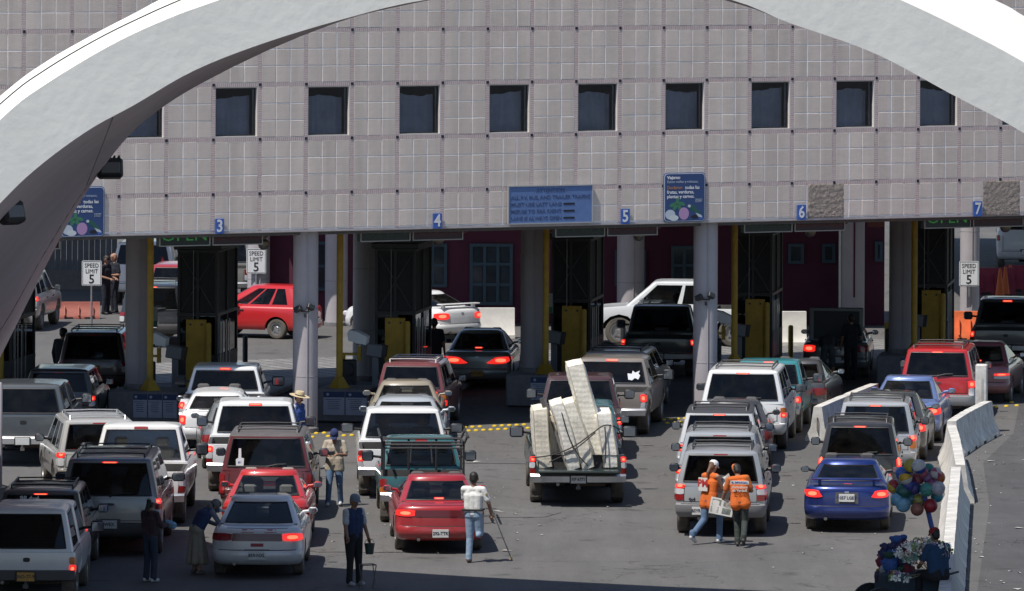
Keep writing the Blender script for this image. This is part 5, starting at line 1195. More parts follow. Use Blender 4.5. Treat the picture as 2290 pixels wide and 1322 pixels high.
# plastic barriers
def water_barrier(px, py, L_, col, rz, lab, hz=1.0):
    e = empty('plastic_barrier', G(px, py), rz, lab, 'barrier'); e.scale.z = hz; m = mat('barrier_%d_%d' % (col[0]*100, px), col, .6, var=.12)
    mb = MB(); mb.prism([(-.26,0),(.26,0),(.26,.18),(.13,.42),(.10,.84),(-.10,.84),(-.13,.42),(-.26,.18)], -L_/2, L_/2); mb.xf(Matrix.Rotation(-PI/2,4,'Z')); mb.build('shell', m, e)
    for i in range(3): mb = MB(); mb.box((-L_/3+L_/3*i, -.20, .40), (.03,.14,.5), Euler((R(-20),0,0))); mb.build('rib', m, e)
    for i in (-1,1): mb = MB(); mb.box((i*L_*.24, 0, .04), (.26,.545,.10)); mb.build('forklift_slot', M_BLACK, e)
water_barrier(176, 712, 1.25, (.36,.11,.08), R(4), 'faded red plastic barrier under the speed limit sign at the left', .58)
water_barrier(2168, 762, .95, (.75,.16,.05), 0, 'sunlit orange plastic barrier behind booth seven')
water_barrier(2222, 658, 1.3, (.30,.03,.07), R(10), 'dark red plastic barrier left of the cones'); water_barrier(2300, 652, 1.5, (.30,.03,.07), R(-4), 'dark red plastic barrier at the right edge under the white van')
for px, py, lab in ((2236,664,'lowest of the three orange traffic cones'),(2248,660,'middle of the three orange traffic cones'),(2259,655,'highest of the three orange traffic cones')):
    e = empty('traffic_cone', G(px,py), 0, lab, 'cone', 'orange cones by the far barriers'); mb = MB(); mb.lathe([(.15,.03),(.035,.9),(0,.9)], 16); mb.build('cone_body', mat('cone_orange', (.65,.13,.02), .6), e); mb = MB(); mb.box((0,0,.02), (.36,.36,.04), b=.01); mb.build('base', mat('cone_base', (.2,.05,.02), .7), e)

p = G(0, 1092); e = empty('marker_pole', p, 0, 'pale thin pole cut off by the left picture edge', 'pole'); mb = MB(); mb.lathe([(.045,0),(.045,2.2),(.03,2.24),(0,2.25)], 12); mb.build('shaft', M_COLM, e); mb = MB(); mb.lathe([(.12,0),(.12,.03),(.05,.05)], 12); mb.build('foot_plate', M_STEEL, e)
# ------------------------------------------------------------------ vehicles beyond the booths
def lamps_front(e, sh, L, hw, z=.62):
    for sg in (-1, 1):
        m_ = MB(); m_.box((sg*hw*.72, L-.14, z), (.30,.14,.15), b=.04); m_.build('headlight', M_REV, e)
e, sh, gh, m = sedan(712, 757, -70, 'small bright red five-door hatchback crossing behind the booths', (.52,.015,.02), L=3.75, hw=.80, h=1.50, belt=.92, hatch=True, lit=False, tl=(.84,1.0,.72,1.0), gl=G_MID, name='hatchback', b3=False, dust=.1, rad=.29, plate=''); e['group'] = 'vehicles crossing behind the booths'; lamps_front(e, sh, 3.75, .8)
e, sh, gh, m = sedan(1037, 766, -40, 'white sedan with a boot spoiler turning away behind booth four', (.78,.78,.78), L=4.6, hw=.88, h=1.36, belt=.95, lit='both', tl=(.55,.98,.66,.84), spoiler=True, gl=G_MID, b3=False, dust=.05, plate=None); e['group'] = 'vehicles crossing behind the booths'; lamps_front(e, sh, 4.6, .88)
e, sh, gh, m = pickup(1735, 772, -84, 'white pickup crossing left behind booth five', (.66,.68,.70), L=5.3, hw=.97, h=1.80, belt=1.12, bed=1.7, rail=1.06, lit=False, gl=G_MID, ext=True, b3=False, dust=.1, rad=.40, mir=M_CHROME); e['group'] = 'vehicles crossing behind the booths'; lamps_front(e, sh, 5.3, .97, .8)
# car with its boot lid open
e, sh, gh, m = sedan(1868, 848, 5, 'grey-green sedan at booth six with its boot open', (.15,.17,.17), L=4.6, hw=.89, h=1.44, belt=.95, metal=.3, lit='L', tl=(.62,.98,.70,.88), gl=G_DARK, b3=False, plate='')
m_ = MB(); m_.box((0,0,0), (1.42,.06,.95), b=.03); lid = m_.build('boot_lid', m, e); lid.location = (0,.72,1.36); lid.rotation_euler = (R(-12),0,0)
m_ = MB(); m_.box((0,-.034,.0), (1.2,.012,.75), b=.005); m_.build('lid_lining', M_BLACK, lid)
m_ = MB(); m_.box((0,.45,.955), (1.34,.66,.04)); m_.build('boot_well', M_BLACK, e)
suv(338, 778, 3, 'dark blue wagon leaving past the left booth', (.02,.025,.035), L=4.6, hw=.92, h=1.74, belt=1.0, lit=False, b3lit=True, gl=G_MID, plate='', bump_m=M_TRIM)
suv(392, 716, 3, 'red wagon with white roof stripes farther up the left lane', (.36,.02,.03), L=4.4, hw=.9, h=1.62, belt=1.0, lit=False, gl=G_CLEAR, b3=False, rack=False)
suv(318, 682, 2, 'white van at the far left with a bright tail light', (.72,.72,.72), L=5.0, hw=1.0, h=1.9, belt=1.2, lit='R', tl=(.88,1.0,.95,1.45), gl=G_DARK, b3=False, rack=False, name='van', cat='van')
suv(12, 742, 6, 'silver wagon half hidden behind the left booth', (.50,.50,.50), L=4.5, hw=.92, h=1.70, lit='R', gl=G_MID, metal=.4, b3=False)
pickup(482, 680, 3, 'grey pickup parked far behind booth three', (.20,.20,.19), L=5.4, hw=.98, h=1.85, lit=False, gl=G_MID, b3=False)
suv(2296, 606, 4, 'white minibus in the far right background', (.62,.63,.66), L=5.6, hw=1.02, h=2.35, belt=1.35, lit=False, gl=G_DARK, b3=False, rack=False, name='minibus', cat='minibus', plate='', tl=(.90,1.0,.8,1.2))
# ================================================================== mattresses on the truck
def mattress(cx, cy, z0, th, hgt, lg, tilt, pitch, lab, yaw=0.0, tint=(.62,.57,.46)):
    e = TRUCK.matrix_basis
    o_ = empty('mattress', e @ Vector((cx, cy, z0)), TRUCK.rotation_euler.z, lab, 'mattress', 'mattresses loaded on the green pickup')
    m = mattress_mat(tint); R_ = Matrix.Rotation(R(yaw), 4, 'Z') @ Matrix.Rotation(R(tilt), 4, 'Y') @ Matrix.Rotation(R(pitch), 4, 'X')
    # slab with rounded rim, pillowy faces
    nu, nv = 26, 30; V = []; Fc = []
    def pt(u, v, sgn):
        ex, ez = abs(2*u-1), abs(2*v-1); k = (1-ex**10)*(1-ez**10)
        q = .010*math.cos(u*lg*22)*math.cos(v*hgt*22) + .02*mnoise.noise(Vector((u*2+cx*5, v*3, sgn)))
        yy = (u-.5)*lg*(1-.02*ez**6); zz = v*hgt; bend = .05*math.sin(v*2.6+cx*3)
        return Vector((sgn*th/2*(.80+.20*k**.5) + q*k + bend, yy, zz))
    for sgn in (-1, 1):
        b0 = len(V)
        for j in range(nv+1):
            for i in range(nu+1): V.append(pt(i/nu, j/nv, sgn))
        for j in range(nv):
            for i in range(nu): a = b0+j*(nu+1)+i; Fc.append((a,a+1,a+nu+2,a+nu+1))
    n1 = (nu+1)*(nv+1)
    rim = [i for i in range(nu+1)] + [j*(nu+1)+nu for j in range(1,nv+1)] + [nv*(nu+1)+i for i in range(nu-1,-1,-1)] + [j*(nu+1) for j in range(nv-1,0,-1)]
    for a, b in zip(rim, rim[1:]+rim[:1]):      # bulging border
        c = len(V)
        for k_ in (a, b):
            p = (V[k_]+V[k_+n1])/2; ctr = Vector((0,0,hgt/2)); d = p-ctr; d.x = 0; d.normalize(); V.append(p + d*.012)
        Fc += [(a,b,c+1,c), (c,c+1,b+n1,a+n1)]
    mb = MB().add([R_ @ p for p in V], Fc); mb.build('ticking', m, o_, smooth=50)
    mb = MB()
    for sgn in (-1, 1): mb.tube([R_ @ (pt(1.0 if 0 else i/14, 0 if 0 else 1, sgn) if 0 else pt(0, i/14, sgn)) for i in range(15)], .012, 5)
    for sgn in (-1, 1): mb.tube([R_ @ pt(i/10, 1, sgn) for i in range(11)], .012, 5)
    mb.build('piping', mat('piping_cream', (.62,.56,.44), .9), o_)
def mattress_mat(tint):
    k = 'ticking_%d' % int(tint[0]*1000+tint[2]*100)
    if k in MATS: return MATS[k]
    m = mat(k, tint, .95, var=.28, vscale=3.5); n = m.node_tree.nodes; l = m.node_tree.links; p = n['Principled BSDF']
    tc = n.new('ShaderNodeTexCoord'); mp = n.new('ShaderNodeMapping'); mp.inputs['Rotation'].default_value = (R(45),0,0); l.new(tc.outputs['Object'], mp.inputs[0])
    b = n.new('ShaderNodeTexVoronoi'); b.inputs['Scale'].default_value = 13; b.inputs['Randomness'].default_value = .3; l.new(mp.outputs[0], b.inputs['Vector'])
    bp = n.new('ShaderNodeBump'); bp.invert = True; bp.inputs['Strength'].default_value = .32; bp.inputs['Distance'].default_value = .02; l.new(b.outputs['Distance'], bp.inputs['Height']); l.new(bp.outputs[0], p.inputs['Normal'])
    return m
MT = [(-.64,.95,.80,.36,1.20,1.5,-9,0,'leftmost mattress on the truck, short and frayed',(.70,.64,.53)),
      (-.42,1.10,.80,.16,1.05,1.4,-9,0,'thin mattress second from the left on the truck',(.62,.55,.43)),
      (-.08,.85,.78,.31,1.38,1.6,-17,0,'leaning mattress third from the left on the truck',(.78,.75,.68)),
      (.18,.88,.78,.31,1.40,1.5,-16,0,'leaning mattress just left of the tallest one',(.75,.71,.61)),
      (.42,1.20,.80,.40,2.15,1.6,-12,0,'tallest mattress standing above the others on the truck',(.80,.76,.66)),
      (.64,.98,.80,.36,1.12,1.5,-3,0,'short upright mattress at the right of the truck bed',(.79,.76,.69))]
for a in MT: mattress(*a[:9], tint=a[9])
RP = empty('rope', TRUCK.matrix_basis @ Vector((0,.05,1.2)), TRUCK.rotation_euler.z, 'dark rope tied across the mattresses', 'rope')
mb = MB()
for pts in ([(-.95,.15,-.2),(-.55,.02,-.13),(-.1,-.04,.05),(.3,.02,.33),(.55,.10,.48),(.82,.3,.40),(.95,.5,.1)], [(-.35,.0,.75),(-.22,-.06,.3),(-.02,-.08,-.1),(.2,-.06,-.35)], [(-.6,.02,-.28),(-.1,-.07,-.02),(.35,-.02,.34)], [(.55,.12,.45),(.57,.10,.1),(.56,.1,-.3)]):
    mb.tube(cr([tuple(p) for p in pts], 24), .014, 5)
mb.build('cord', mat('rope_dark', (.045,.042,.04), .9), RP)
BD = empty('bed_rail', TRUCK.matrix_basis @ Vector((-.62,.55,.9)), TRUCK.rotation_euler.z, 'dark metal bed rail leaning left among the mattresses', 'bed frame')
mb = MB(); mb.tube([(.42,-.4,-.2),(-.08,0,1.32)], .035, 4); mb.build('bar', M_TRIM, BD); mb = MB(); mb.box((-.09,0,1.22), (.12,.06,.2), Euler((0,R(-20),0))); mb.build('hook_plate', M_TRIM, BD)
# ================================================================== concrete barriers
BPROF = [(-.30,0),(.30,0),(.30,.08),(.17,.33),(.10,.81),(-.10,.81),(-.17,.33),(-.30,.08)]
def barrier(a, b, lab, jit=0.0):
    a, b = Vector((a[0],a[1],0)), Vector((b[0],b[1],0)); L_ = (b-a).length; mid = (a+b)/2
    e = empty('concrete_barrier', mid, math.atan2(b.y-a.y, b.x-a.x)-PI/2 + jit, lab, 'barrier', 'concrete barriers beside lane seven')
    mb = MB(); n = 8; vs = []; rr = random.Random(int(mid.y*100))
    for i in range(n+1):
        t = i/n; en = 0 if 0 < i < n else .02
        for x, z in BPROF: vs.append((x*(1-en)+rr.uniform(-.003,.003), -L_/2+.012+(L_-.024)*t, max(0, z*(1-en*.5))+ (rr.uniform(-.003,.003) if z > .1 else 0)))
    k = len(BPROF); fs = [(i*k+j, i*k+(j+1) % k, (i+1)*k+(j+1) % k, (i+1)*k+j) for i in range(n) for j in range(k)] + [tuple(range(k)), tuple(n*k+j for j in range(k-1,-1,-1))]
    mb.add(vs, fs).build('block', M_BARR, e, smooth=20)
    for s in (-1, 1):
        mb = MB(); mb.tube([(.0,s*(L_/2-.005),.25),(.0,s*(L_/2+.035),.25),(.0,s*(L_/2+.035),.55),(.0,s*(L_/2-.005),.55)], .014, 5); mb.build('loop_bar', mat('rusty_bar', (.16,.09,.06), .8), e)
    mb = MB(); mb.box((0,-L_*.25,.03), (.62,.3,.06)); mb.box((0,L_*.25,.03), (.62,.3,.06)); mb.build('drain_slot', M_UNDER, e)
    return e
chain = [(11.25,151.4),(10.55,148.4),(10.0,145.6)]; chain2 = [(9.92,144.6),(9.78,141.2),(9.6,137.8),(9.42,134.4)]; chain3 = [(9.30+ (7.42-9.30)*i/7, 134.0+(109.6-134.0)*i/7) for i in range(8)]
ORD = ['first','second','third','fourth','fifth','sixth','seventh','eighth']
for i in range(2): barrier(chain[i], chain[i+1], ['barrier block meeting the white post at the far end of the chain','barrier block angled at the bend of the chain'][i])
for i in range(3): barrier(chain2[i], chain2[i+1], '%s block after the bend of the barrier chain' % ORD[i])
for i in range(7): barrier(chain3[i], chain3[i+1], '%s block of the long straight barrier run, counted from the far end' % ORD[i])
barrier((8.87,156.6),(8.02,153.1), 'far block of the short barrier between lanes six and seven'); barrier((8.0,153.0),(7.15,149.4), 'near block of the short barrier between lanes six and seven')
p = AT(2195, 880, 152.3); e = empty('concrete_post', (p.x, 152.3, 0), R(-8), 'white upright concrete slab standing at the end of the barrier chain', 'post')
mb = MB(); mb.box((0,0,.8), (.27,.34,1.6), b=.02); mb.build('slab', M_BARR, e); mb = MB(); mb.box((.03,-.172,.72), (.05,.012,1.1)); mb.build('groove', M_CONC, e)
# plastic bottle on the barrier, litter on the road
q = Vector((7.9+.05,116.2,.81)); e = empty('water_bottle', q, 0, 'small clear bottle with a red label on the barrier top', 'bottle'); mb = MB(); mb.lathe([(.035,0),(.035,.15),(.014,.19),(.014,.21),(0,.21)], 12); mb.build('bottle_body', mat('bottle_clear', (.6,.65,.7), .2), e); mb = MB(); mb.lathe([(.0365,.05),(.0365,.11)], 12); mb.build('label_band', mat('label_red', (.5,.05,.04), .5), e)
mb = MB(); rl = random.Random(11)
for i in range(150):
    x, y = rl.choice([(rl.uniform(700,2080), rl.uniform(1000,1322)), (rl.uniform(2150,2290), rl.uniform(950,1322)), (rl.uniform(740,1160), rl.uniform(980,1240))]); p = G(x, y); s_ = rl.uniform(.012,.05) if rl.random() < .9 else rl.uniform(.06,.12)
    a = rl.uniform(0, PI); M = Matrix.Translation(p+Vector((0,0,.012))) @ Matrix.Rotation(a,4,'Z')
    mb.add([M @ Vector(v) for v in ((-s_,-s_*.6,0),(s_,-s_*.5,.006),(s_*.9,s_*.6,0),(-s_*.2,s_*.8,.012))], [(0,1,2,3)])
tag(mb.build('litter', mat('paper_scraps', (.5,.49,.46), .9, var=.3, vscale=.5), smooth=0), 'scattered scraps of paper litter on the road', 'litter', kind='stuff')
# painted road markings, mostly worn away
# ================================================================== vendor's balls, barrow and toys
VB = G(2052, 1330); 
rb = random.Random(4)
BALLS = [(2037,1041,16,'yb'),(2054,1044,17,'wb'),(2076,1050,14,'teal'),(2093,1058,13,'pw'),(2018,1059,16,'blue'),(2026,1069,16,'by'),(2053,1069,16,'pink'),(2077,1069,14,'mauve'),(2098,1068,16,'orange'),(2000,1088,17,'ry'),(2045,1092,15,'navy'),(2072,1095,16,'mint'),(2098,1092,16,'white'),(2020,1099,18,'green'),(2006,1117,15,'sky'),(2020,1129,17,'lblue'),(2037,1115,14,'azure'),(2055,1120,16,'gold'),(2081,1131,16,'red'),(2095,1110,14,'cyan'),(2051,1139,15,'brown'),(2062,1056,14,'rose'),(2085,1083,14,'plum'),(2032,1085,14,'indigo')]
PAL = {'yb':((.45,.36,.05),(.4,.33,.06),'yellow ball'),'wb':((.55,.55,.56),(.03,.06,.3),'white and blue panelled beach ball'),'teal':((.03,.22,.18),)*2+('teal ball',),'pw':((.35,.05,.12),(.5,.45,.45),'crimson and white ball'),'blue':((.06,.14,.45),)*2+('plain blue ball',),'by':((.03,.05,.22),(.55,.32,.02),'navy and yellow beach ball'),'pink':((.42,.06,.10),(.34,.05,.10),'pink patterned ball'),'mauve':((.16,.09,.2),(.22,.12,.22),'mauve patterned ball'),'orange':((.45,.12,.03),)*2+('orange ball',),'ry':((.35,.03,.03),(.5,.36,.06),'red, yellow and white beach ball'),'navy':((.05,.05,.18),(.09,.06,.2),'dark violet ball'),'mint':((.08,.32,.26),(.05,.22,.2),'mint green ball with dark figure'),'white':((.45,.45,.5),(.4,.4,.46),'pearl white ball'),'green':((.02,.10,.09),(.02,.14,.1),'dark green ball'),'sky':((.15,.34,.48),)*2+('small sky blue ball',),'lblue':((.18,.38,.52),)*2+('light blue ball',),'azure':((.10,.30,.40),)*2+('azure ball',),'gold':((.38,.33,.05),(.34,.28,.04),'golden yellow ball'),'red':((.30,.02,.03),(.26,.02,.04),'dark red ball'),'cyan':((.04,.28,.36),)*2+('cyan ball',),'brown':((.26,.10,.07),)*2+('brown ball',),'rose':((.35,.10,.14),)*2+('rose ball',),'plum':((.2,.06,.14),)*2+('plum ball',),'indigo':((.05,.06,.26),)*2+('indigo ball',)}
YB_ = 113.2
for i, (px, py, r, key) in enumerate(BALLS):
    Y = YB_ + rb.uniform(-.22,.22); c = AT(px, py, Y); rad = r/(FPX/Y)
    c0, c1, nm = PAL[key]
    mats_ = [mat('ball_%s_a' % key, c0, .45, coat=.1, var=.35, vscale=11), mat('ball_%s_b' % key, c1, .45, coat=.1, var=.35, vscale=11), mat('ball_white', (.5,.5,.5), .45)]
    mb = MB(); nu, nv = 24, 14; mb.sphere((0,0,0), rad, nu, nv)
    mb.m = [(0 if (k % nu)//4 % 3 == 0 else 1 if (k % nu)//4 % 3 == 1 else (2 if key in ('wb','by','ry','pw') else 0)) for k in range(len(mb.f))]
    o = mb.build('play_ball', mats_, None); o.location = c; o.rotation_euler = (rb.uniform(0,6),rb.uniform(0,6),rb.uniform(0,6))
    tag(o, nm + ' in the vendor\'s cluster of balls', 'ball', 'inflatable balls on the vendor pole')
a, b = AT(2062, 1085, YB_), AT(2092, 1215, YB_); e = empty('ball_pole', b, 0, 'blue pole carrying the cluster of balls', 'pole'); mb = MB(); mb.tube([Vector((0,0,0)), a-b], .045, 10); mb.build('shaft', mat('pole_blue', (.05,.09,.32), .5), e)
mb = MB()
for i in range(0, 24, 2):
    px, py, r, k = BALLS[i]; mb.tube([AT(px, py, YB_)-b, (a-b)*.75], .004, 4)
mb.build('netting', mat('net', (.3,.3,.32), .8), e)
# barrow with spoked wheels
bc = G(2010, 1392); e = empty('vendor_barrow', bc, R(10), 'dark vendor barrow with spoked wheels heaped with toys', 'barrow')
mb = MB(); mb.box((.15,0,.62), (1.05,.62,.55), b=.04); mb.build('box', mat('barrow_cloth', (.03,.045,.06), .8, var=.3), e)
for sg in (-1,1):
    mb = MB(); W = Matrix.Translation((-.42,sg*.4,.33)) @ Matrix.Rotation(PI/2,4,'X') 
    mb.lathe([(.30,-.02),(.33,-.02),(.33,.02),(.30,.02),(.30,-.02)], 24, W)
    for k in range(8): mb.tube([W @ Vector((0,0,0)), W @ Vector((.3*math.cos(k*PI/4),.3*math.sin(k*PI/4),0))], .008, 4)
    mb.build('wheel', M_BLACK, e)
mb = MB(); mb.tube([(.6,-.28,.8),(1.0,-.28,.9)], .02, 6); mb.tube([(.6,.28,.8),(1.0,.28,.9)], .02, 6); mb.build('handle', M_TRIM, e)
YT = bc.y
tc_ = [((.03,.08,.26),'blue'),((.18,.02,.04),'crimson'),((.26,.26,.28),'pale grey'),((.02,.06,.04),'dark green'),((.03,.03,.09),'navy'),((.26,.08,.11),'pink'),((.06,.03,.08),'purple'),((.24,.18,.04),'mustard'),((.02,.09,.12),'teal')]
TOYS = [(1990,1262,.14,0),(2005,1228,.15,6),(1998,1240,.13,0),(1972,1258,.10,1),(1976,1275,.09,2),(2000,1275,.14,3),(1990,1290,.12,4),(2020,1250,.14,4),(2012,1290,.12,5),(2028,1275,.13,1),(2016,1218,.11,1),(2035,1296,.13,8),(1980,1240,.12,4),(2010,1260,.12,3),(2025,1300,.11,0),(1968,1290,.10,6),(2045,1300,.12,7),(2002,1305,.13,5)]
for i, (px, py, r, ci) in enumerate(TOYS):
    col, nm = tc_[ci]; o_ = empty('soft_toy', AT(px, py, YT + rb.uniform(-.2,.15)), rb.uniform(-1,1), None, 'toy', 'soft toys heaped on the vendor barrow')
    m = mat('toy_%d' % ci, col, .8, var=.2, vscale=14); hc = (ci+3+i//2) % 9; m2 = mat('toy_%d' % hc, tc_[hc][0], .8, var=.2, vscale=14)
    mb = MB(); mb.sphere((0,0,0), (r*1.1,r*.8,r*1.15), 12, 8, Euler((0,rb.uniform(-1,1),0))); mb.build('torso', m, o_)
    mb = MB(); mb.sphere((r*.2,-r*.3,r*1.15), (r*.7,r*.6,r*.5), 12, 8, Euler((0,rb.uniform(-1,1),0))); mb.sphere((-r*.5,-r*.3,r*1.25), (r*.42,r*.2,r*.26), 8, 6); mb.build('head', m2, o_)
    for sg in (-1,1): mb = MB(); mb.sphere((sg*r*.8,-r*.3,r*.1), (r*.28,r*.28,r*.5), 8, 6, Euler((0,R(sg*40),0))); mb.build('limb', m, o_)
    pos = ['top of the heap','left side of the heap','middle of the heap','bottom of the heap'][0 if py < 1235 else 1 if px < 1985 else 2 if py < 1285 else 3]
    o_['label'] = '%s stuffed toy with %s head, %s on the barrow' % (nm, tc_[hc][1], pos)
# bunch of paper pinwheel flowers on sticks
FB_ = AT(2078, 1278, 112.0); e = empty('pinwheel_bunch', FB_, 0, 'bunch of white and coloured paper flowers on straw sticks', 'paper flowers')
M_PET = [mat('petal_white', (.78,.77,.72), .9), mat('petal_white', (.78,.77,.72), .9), mat('petal_green', (.2,.28,.08), .9), mat('petal_rust', (.32,.12,.06), .9), mat('petal_mint', (.12,.26,.2), .9), mat('petal_lilac', (.3,.2,.34), .9)]
mbs = MB(); fm = {}
for i in range(230):
    a = rb.uniform(-1.35, .95); rr_ = rb.uniform(.22,.62); tip = Vector((math.sin(a)*rr_*1.0-.10, rb.uniform(-.25,.2), math.cos(a)*rr_*.85+.05 - (.25 if abs(a) > 1.1 else 0)))
    if i % 7 == 0: mbs.tube([(rb.uniform(-.03,.03),0,-.02), tip], .004, 4)
    k = rb.choice((0,0,0,1,2,3,4,5)); M = Matrix.Translation(tip) @ Euler((rb.uniform(0,6),rb.uniform(0,6),rb.uniform(0,6))).to_matrix().to_4x4(); s_ = rb.uniform(.035,.06)
    f = fm.setdefault(k, MB())
    for q in range(4):
        M2 = M @ Matrix.Rotation(q*PI/2, 4, 'Z'); f.add([M2 @ Vector(v) for v in ((0,0,0),(s_,.2*s_,.3*s_),(s_*1.1,s_,0),(.2*s_,s_,.2*s_))], [(0,1,2,3)])
mbs.build('straw_sticks', mat('straw', (.36,.28,.14), .8), e)
for k, f in fm.items(): tag(f.build('paper_petals', M_PET[k], e, smooth=0), kind='stuff')
# ================================================================== people
def V3(*a): return Vector(a)
SKIN = mat('skin_brown', (.26,.135,.085), .6, var=.08, vscale=12); SKIN2 = mat('skin_tan', (.36,.20,.13), .6, var=.08, vscale=12)
HAIR = mat('hair_black', (.012,.010,.009), .6)
def cloth(key, col, rough=.9, var=.14): return mat('cloth_' + key, col, rough, var=var, vscale=7, bump=.7, bscale=11, bdist=.02)
def capsule(mb, a, b, ra, rb_, n=14):
    a, b = Vector(a), Vector(b); d = b-a; L_ = d.length
    M = Matrix.Translation(a) @ (d.to_track_quat('Z','X').to_matrix().to_4x4() if L_ > 1e-6 else Matrix())
    prof = [(0.0001,-ra)] + [(ra*math.sin(t), -ra*math.cos(t)) for t in (R(25),R(50),R(75))] + [(rb_*math.sin(t), L_-rb_*math.cos(t)) for t in (R(100),R(125),R(150))] + [(0.0001,L_+rb_)]
    vs = []; fs = []
    for r, z in prof:
        for k in range(n): vs.append(M @ Vector((r*math.cos(2*PI*k/n), r*math.sin(2*PI*k/n), z)))
    for i in range(len(prof)-1):
        for k in range(n): j = (k+1) % n; fs.append((i*n+k,i*n+j,(i+1)*n+j,(i+1)*n+k))
    mb.add(vs, fs)
DEFJ = dict(pelvis=(0,0,.93), chest=(0,0,1.27), neck=(0,.0,1.45), head=(0,.03,1.60),
            lsh=(-.185,0,1.40), rsh=(.185,0,1.40), lel=(-.25,-.02,1.12), rel=(.25,-.02,1.12), lwr=(-.26,.06,.88), rwr=(.26,.06,.88),
            lhip=(-.09,0,.90), rhip=(.09,0,.90), lkn=(-.10,.03,.49), rkn=(.10,.03,.49), lan=(-.105,0,.09), ran=(.105,0,.09))
def person(px, py, face, label, height, top, legs, J=None, sleeve='short', shoes=(.03,.03,.03), skin=None, hair=None, hat=None, voxel=.010, stump=None, skirt=None, shorts=False, build=1.0, vest=None, longhair=False, nofeet=False, undercol=None, headface=None, hands=True, beard=False, at=None, tunic=0.0):
    """face: heading of the body in degrees, 0 = looking away from the camera, 180 = towards it"""
    j = {k: Vector(v) for k, v in DEFJ.items()}
    for k, v in (J or {}).items(): j[k] = Vector(v)
    sc = height/1.72
    e = empty('person', at if at is not None else G(px, py), -R(face), label, 'person')
    skin = skin or SKIN; hair = hair or HAIR
    mt, ml, ms = top, legs, cloth('shoe_%d' % int(shoes[0]*1000), shoes, .6)
    mats_ = [skin, mt, ml, ms, hair, undercol or mt]
    P = []     # (a, b, ra, rb, material)
    up = (j['neck']-j['pelvis']).normalized(); side = (j['rsh']-j['lsh']).normalized(); fw = up.cross(side).normalized() * -1
    fw = side.cross(up)*-1 if False else up.cross(side)*1.0
    if fw.length < .1: fw = V3(0,1,0)
    fw.normalize()
    b_ = build
    for sg in (-1, 1):
        P.append((j['pelvis']+side*sg*.075, j['chest']+side*sg*.085, .105*b_, .11*b_, 1))
        P.append((j['chest']+side*sg*.085, j['chest'].lerp(j['neck'], .62)+side*sg*.09, .11*b_, .075, 1))
        P.append((j['pelvis']+side*sg*.07+up*-.02, j['pelvis']+side*sg*.07+up*.05, .112*b_, .108*b_, 2))
    if tunic:
        for sg in (-1, 1): P.append((j['pelvis']+side*sg*.08+up*.1, j['pelvis']+side*sg*.095-up*tunic, .119*b_, .121*b_, 1))
    P.append((j['pelvis']+up*.02, j['chest'], .11*b_, .115*b_, 1))
    P.append((j['lsh'].lerp(j['rsh'], .12), j['lsh'].lerp(j['rsh'], .88), .072, .072, 1))
    P.append((j['neck']-up*.03, j['neck'].lerp(j['head'], .55), .058, .052, 0))
    hd = (j['head']-j['neck']).normalized()
    hf = Vector(headface).normalized() if headface else (fw - hd*fw.dot(hd)).normalized()
    hs = hf.cross(hd)*-1; hs = hd.cross(hf)*-1
    H0 = j['head']
    P += [(H0-hd*.02, H0+hd*.045, .078, .082, 0), (H0-hd*.075+hf*.025, H0-hd*.02+hf*.02, .048, .07, 0)]
    P += [(H0+hf*.088-hd*.03, H0+hf*.082+hd*.02, .017, .010, 0)]                       # nose
    for sg in (-1,1): P.append((H0+hs*sg*.083-hd*.02, H0+hs*sg*.083+hd*.02, .016, .018, 0))   # ears
    P += [(H0+hd*.055-hf*.02, H0+hd*.05+hf*.02, .086, .078, 4), (H0-hd*.02-hf*.035, H0+hd*.04-hf*.03, .074, .084, 4)]   # hair
    if longhair: P += [(H0-hf*.07, H0-hf*.12-hd*.16, .05, .035, 4), (H0-hf*.12-hd*.16, H0-hf*.10-hd*.28, .035, .02, 4)]
    for s in ('l', 'r'):
        sh_, el, wr = j[s+'sh'], j[s+'el'], j[s+'wr']
        if sleeve == 'long': P += [(sh_, el, .062, .05, 5), (el, wr.lerp(el, .06), .05, .042, 5)]
        elif sleeve == 'short': P += [(sh_, sh_.lerp(el, .72), .068, .064, 5), (sh_.lerp(el,.6), el, .046, .042, 0), (el, wr, .042, .030, 0)]
        else: P += [(sh_, el, .056, .042, 0), (el, wr, .042, .030, 0)]
        # hand: palm, four fingers, thumb
        d = (wr-el).normalized(); sidev = d.cross(V3(0,1,0) if abs(d.y) < .8 else V3(1,0,0)).normalized(); flat = d.cross(sidev).normalized(); sg = -1 if s == 'l' else 1
        pc = wr + d*.055; P.append((wr, pc, .028, .034, 0)); P.append((pc-flat*.02, pc+flat*.02, .028, .026, 0))
        for q, (o_, ln) in enumerate(((-.032,.058),(-.011,.072),(.011,.068),(.031,.052))):
            k0 = pc + d*.018 + flat*o_; k1 = k0 + d*ln*.55; k2 = k1 + (d*.6 + sidev*.6).normalized()*ln*.6
            P += [(k0, k1, .0105, .010, 0), (k1, k2, .010, .0085, 0)]
        t0 = wr + d*.025 + flat*-.03; t1 = t0 + (d*.7-flat*.6+sidev*.4).normalized()*.045; P += [(t0, t1, .013, .012, 0), (t1, t1+d*.03+sidev*.008, .012, .010, 0)]
        hip, kn, an = j[s+'hip'], j[s+'kn'], j[s+'an']
        if stump == s:
            P += [(hip, kn, .098, .086, 2), (kn, kn + V3(.0,-.10,-.05), .085, .05, 2)]; continue
        if shorts: P += [(hip, kn, .10, .085, 2), (kn, an, .055, .038, 0)]
        elif skirt: P += [(hip, kn, .10, .07, 2), (kn, an, .055, .042, 0)]
        else: P += [(hip, kn, .10*b_, .074, 2), (kn, an, .073, .060, 2), (an+V3(0,0,.05), an-V3(0,0,.005), .064, .066, 2)]
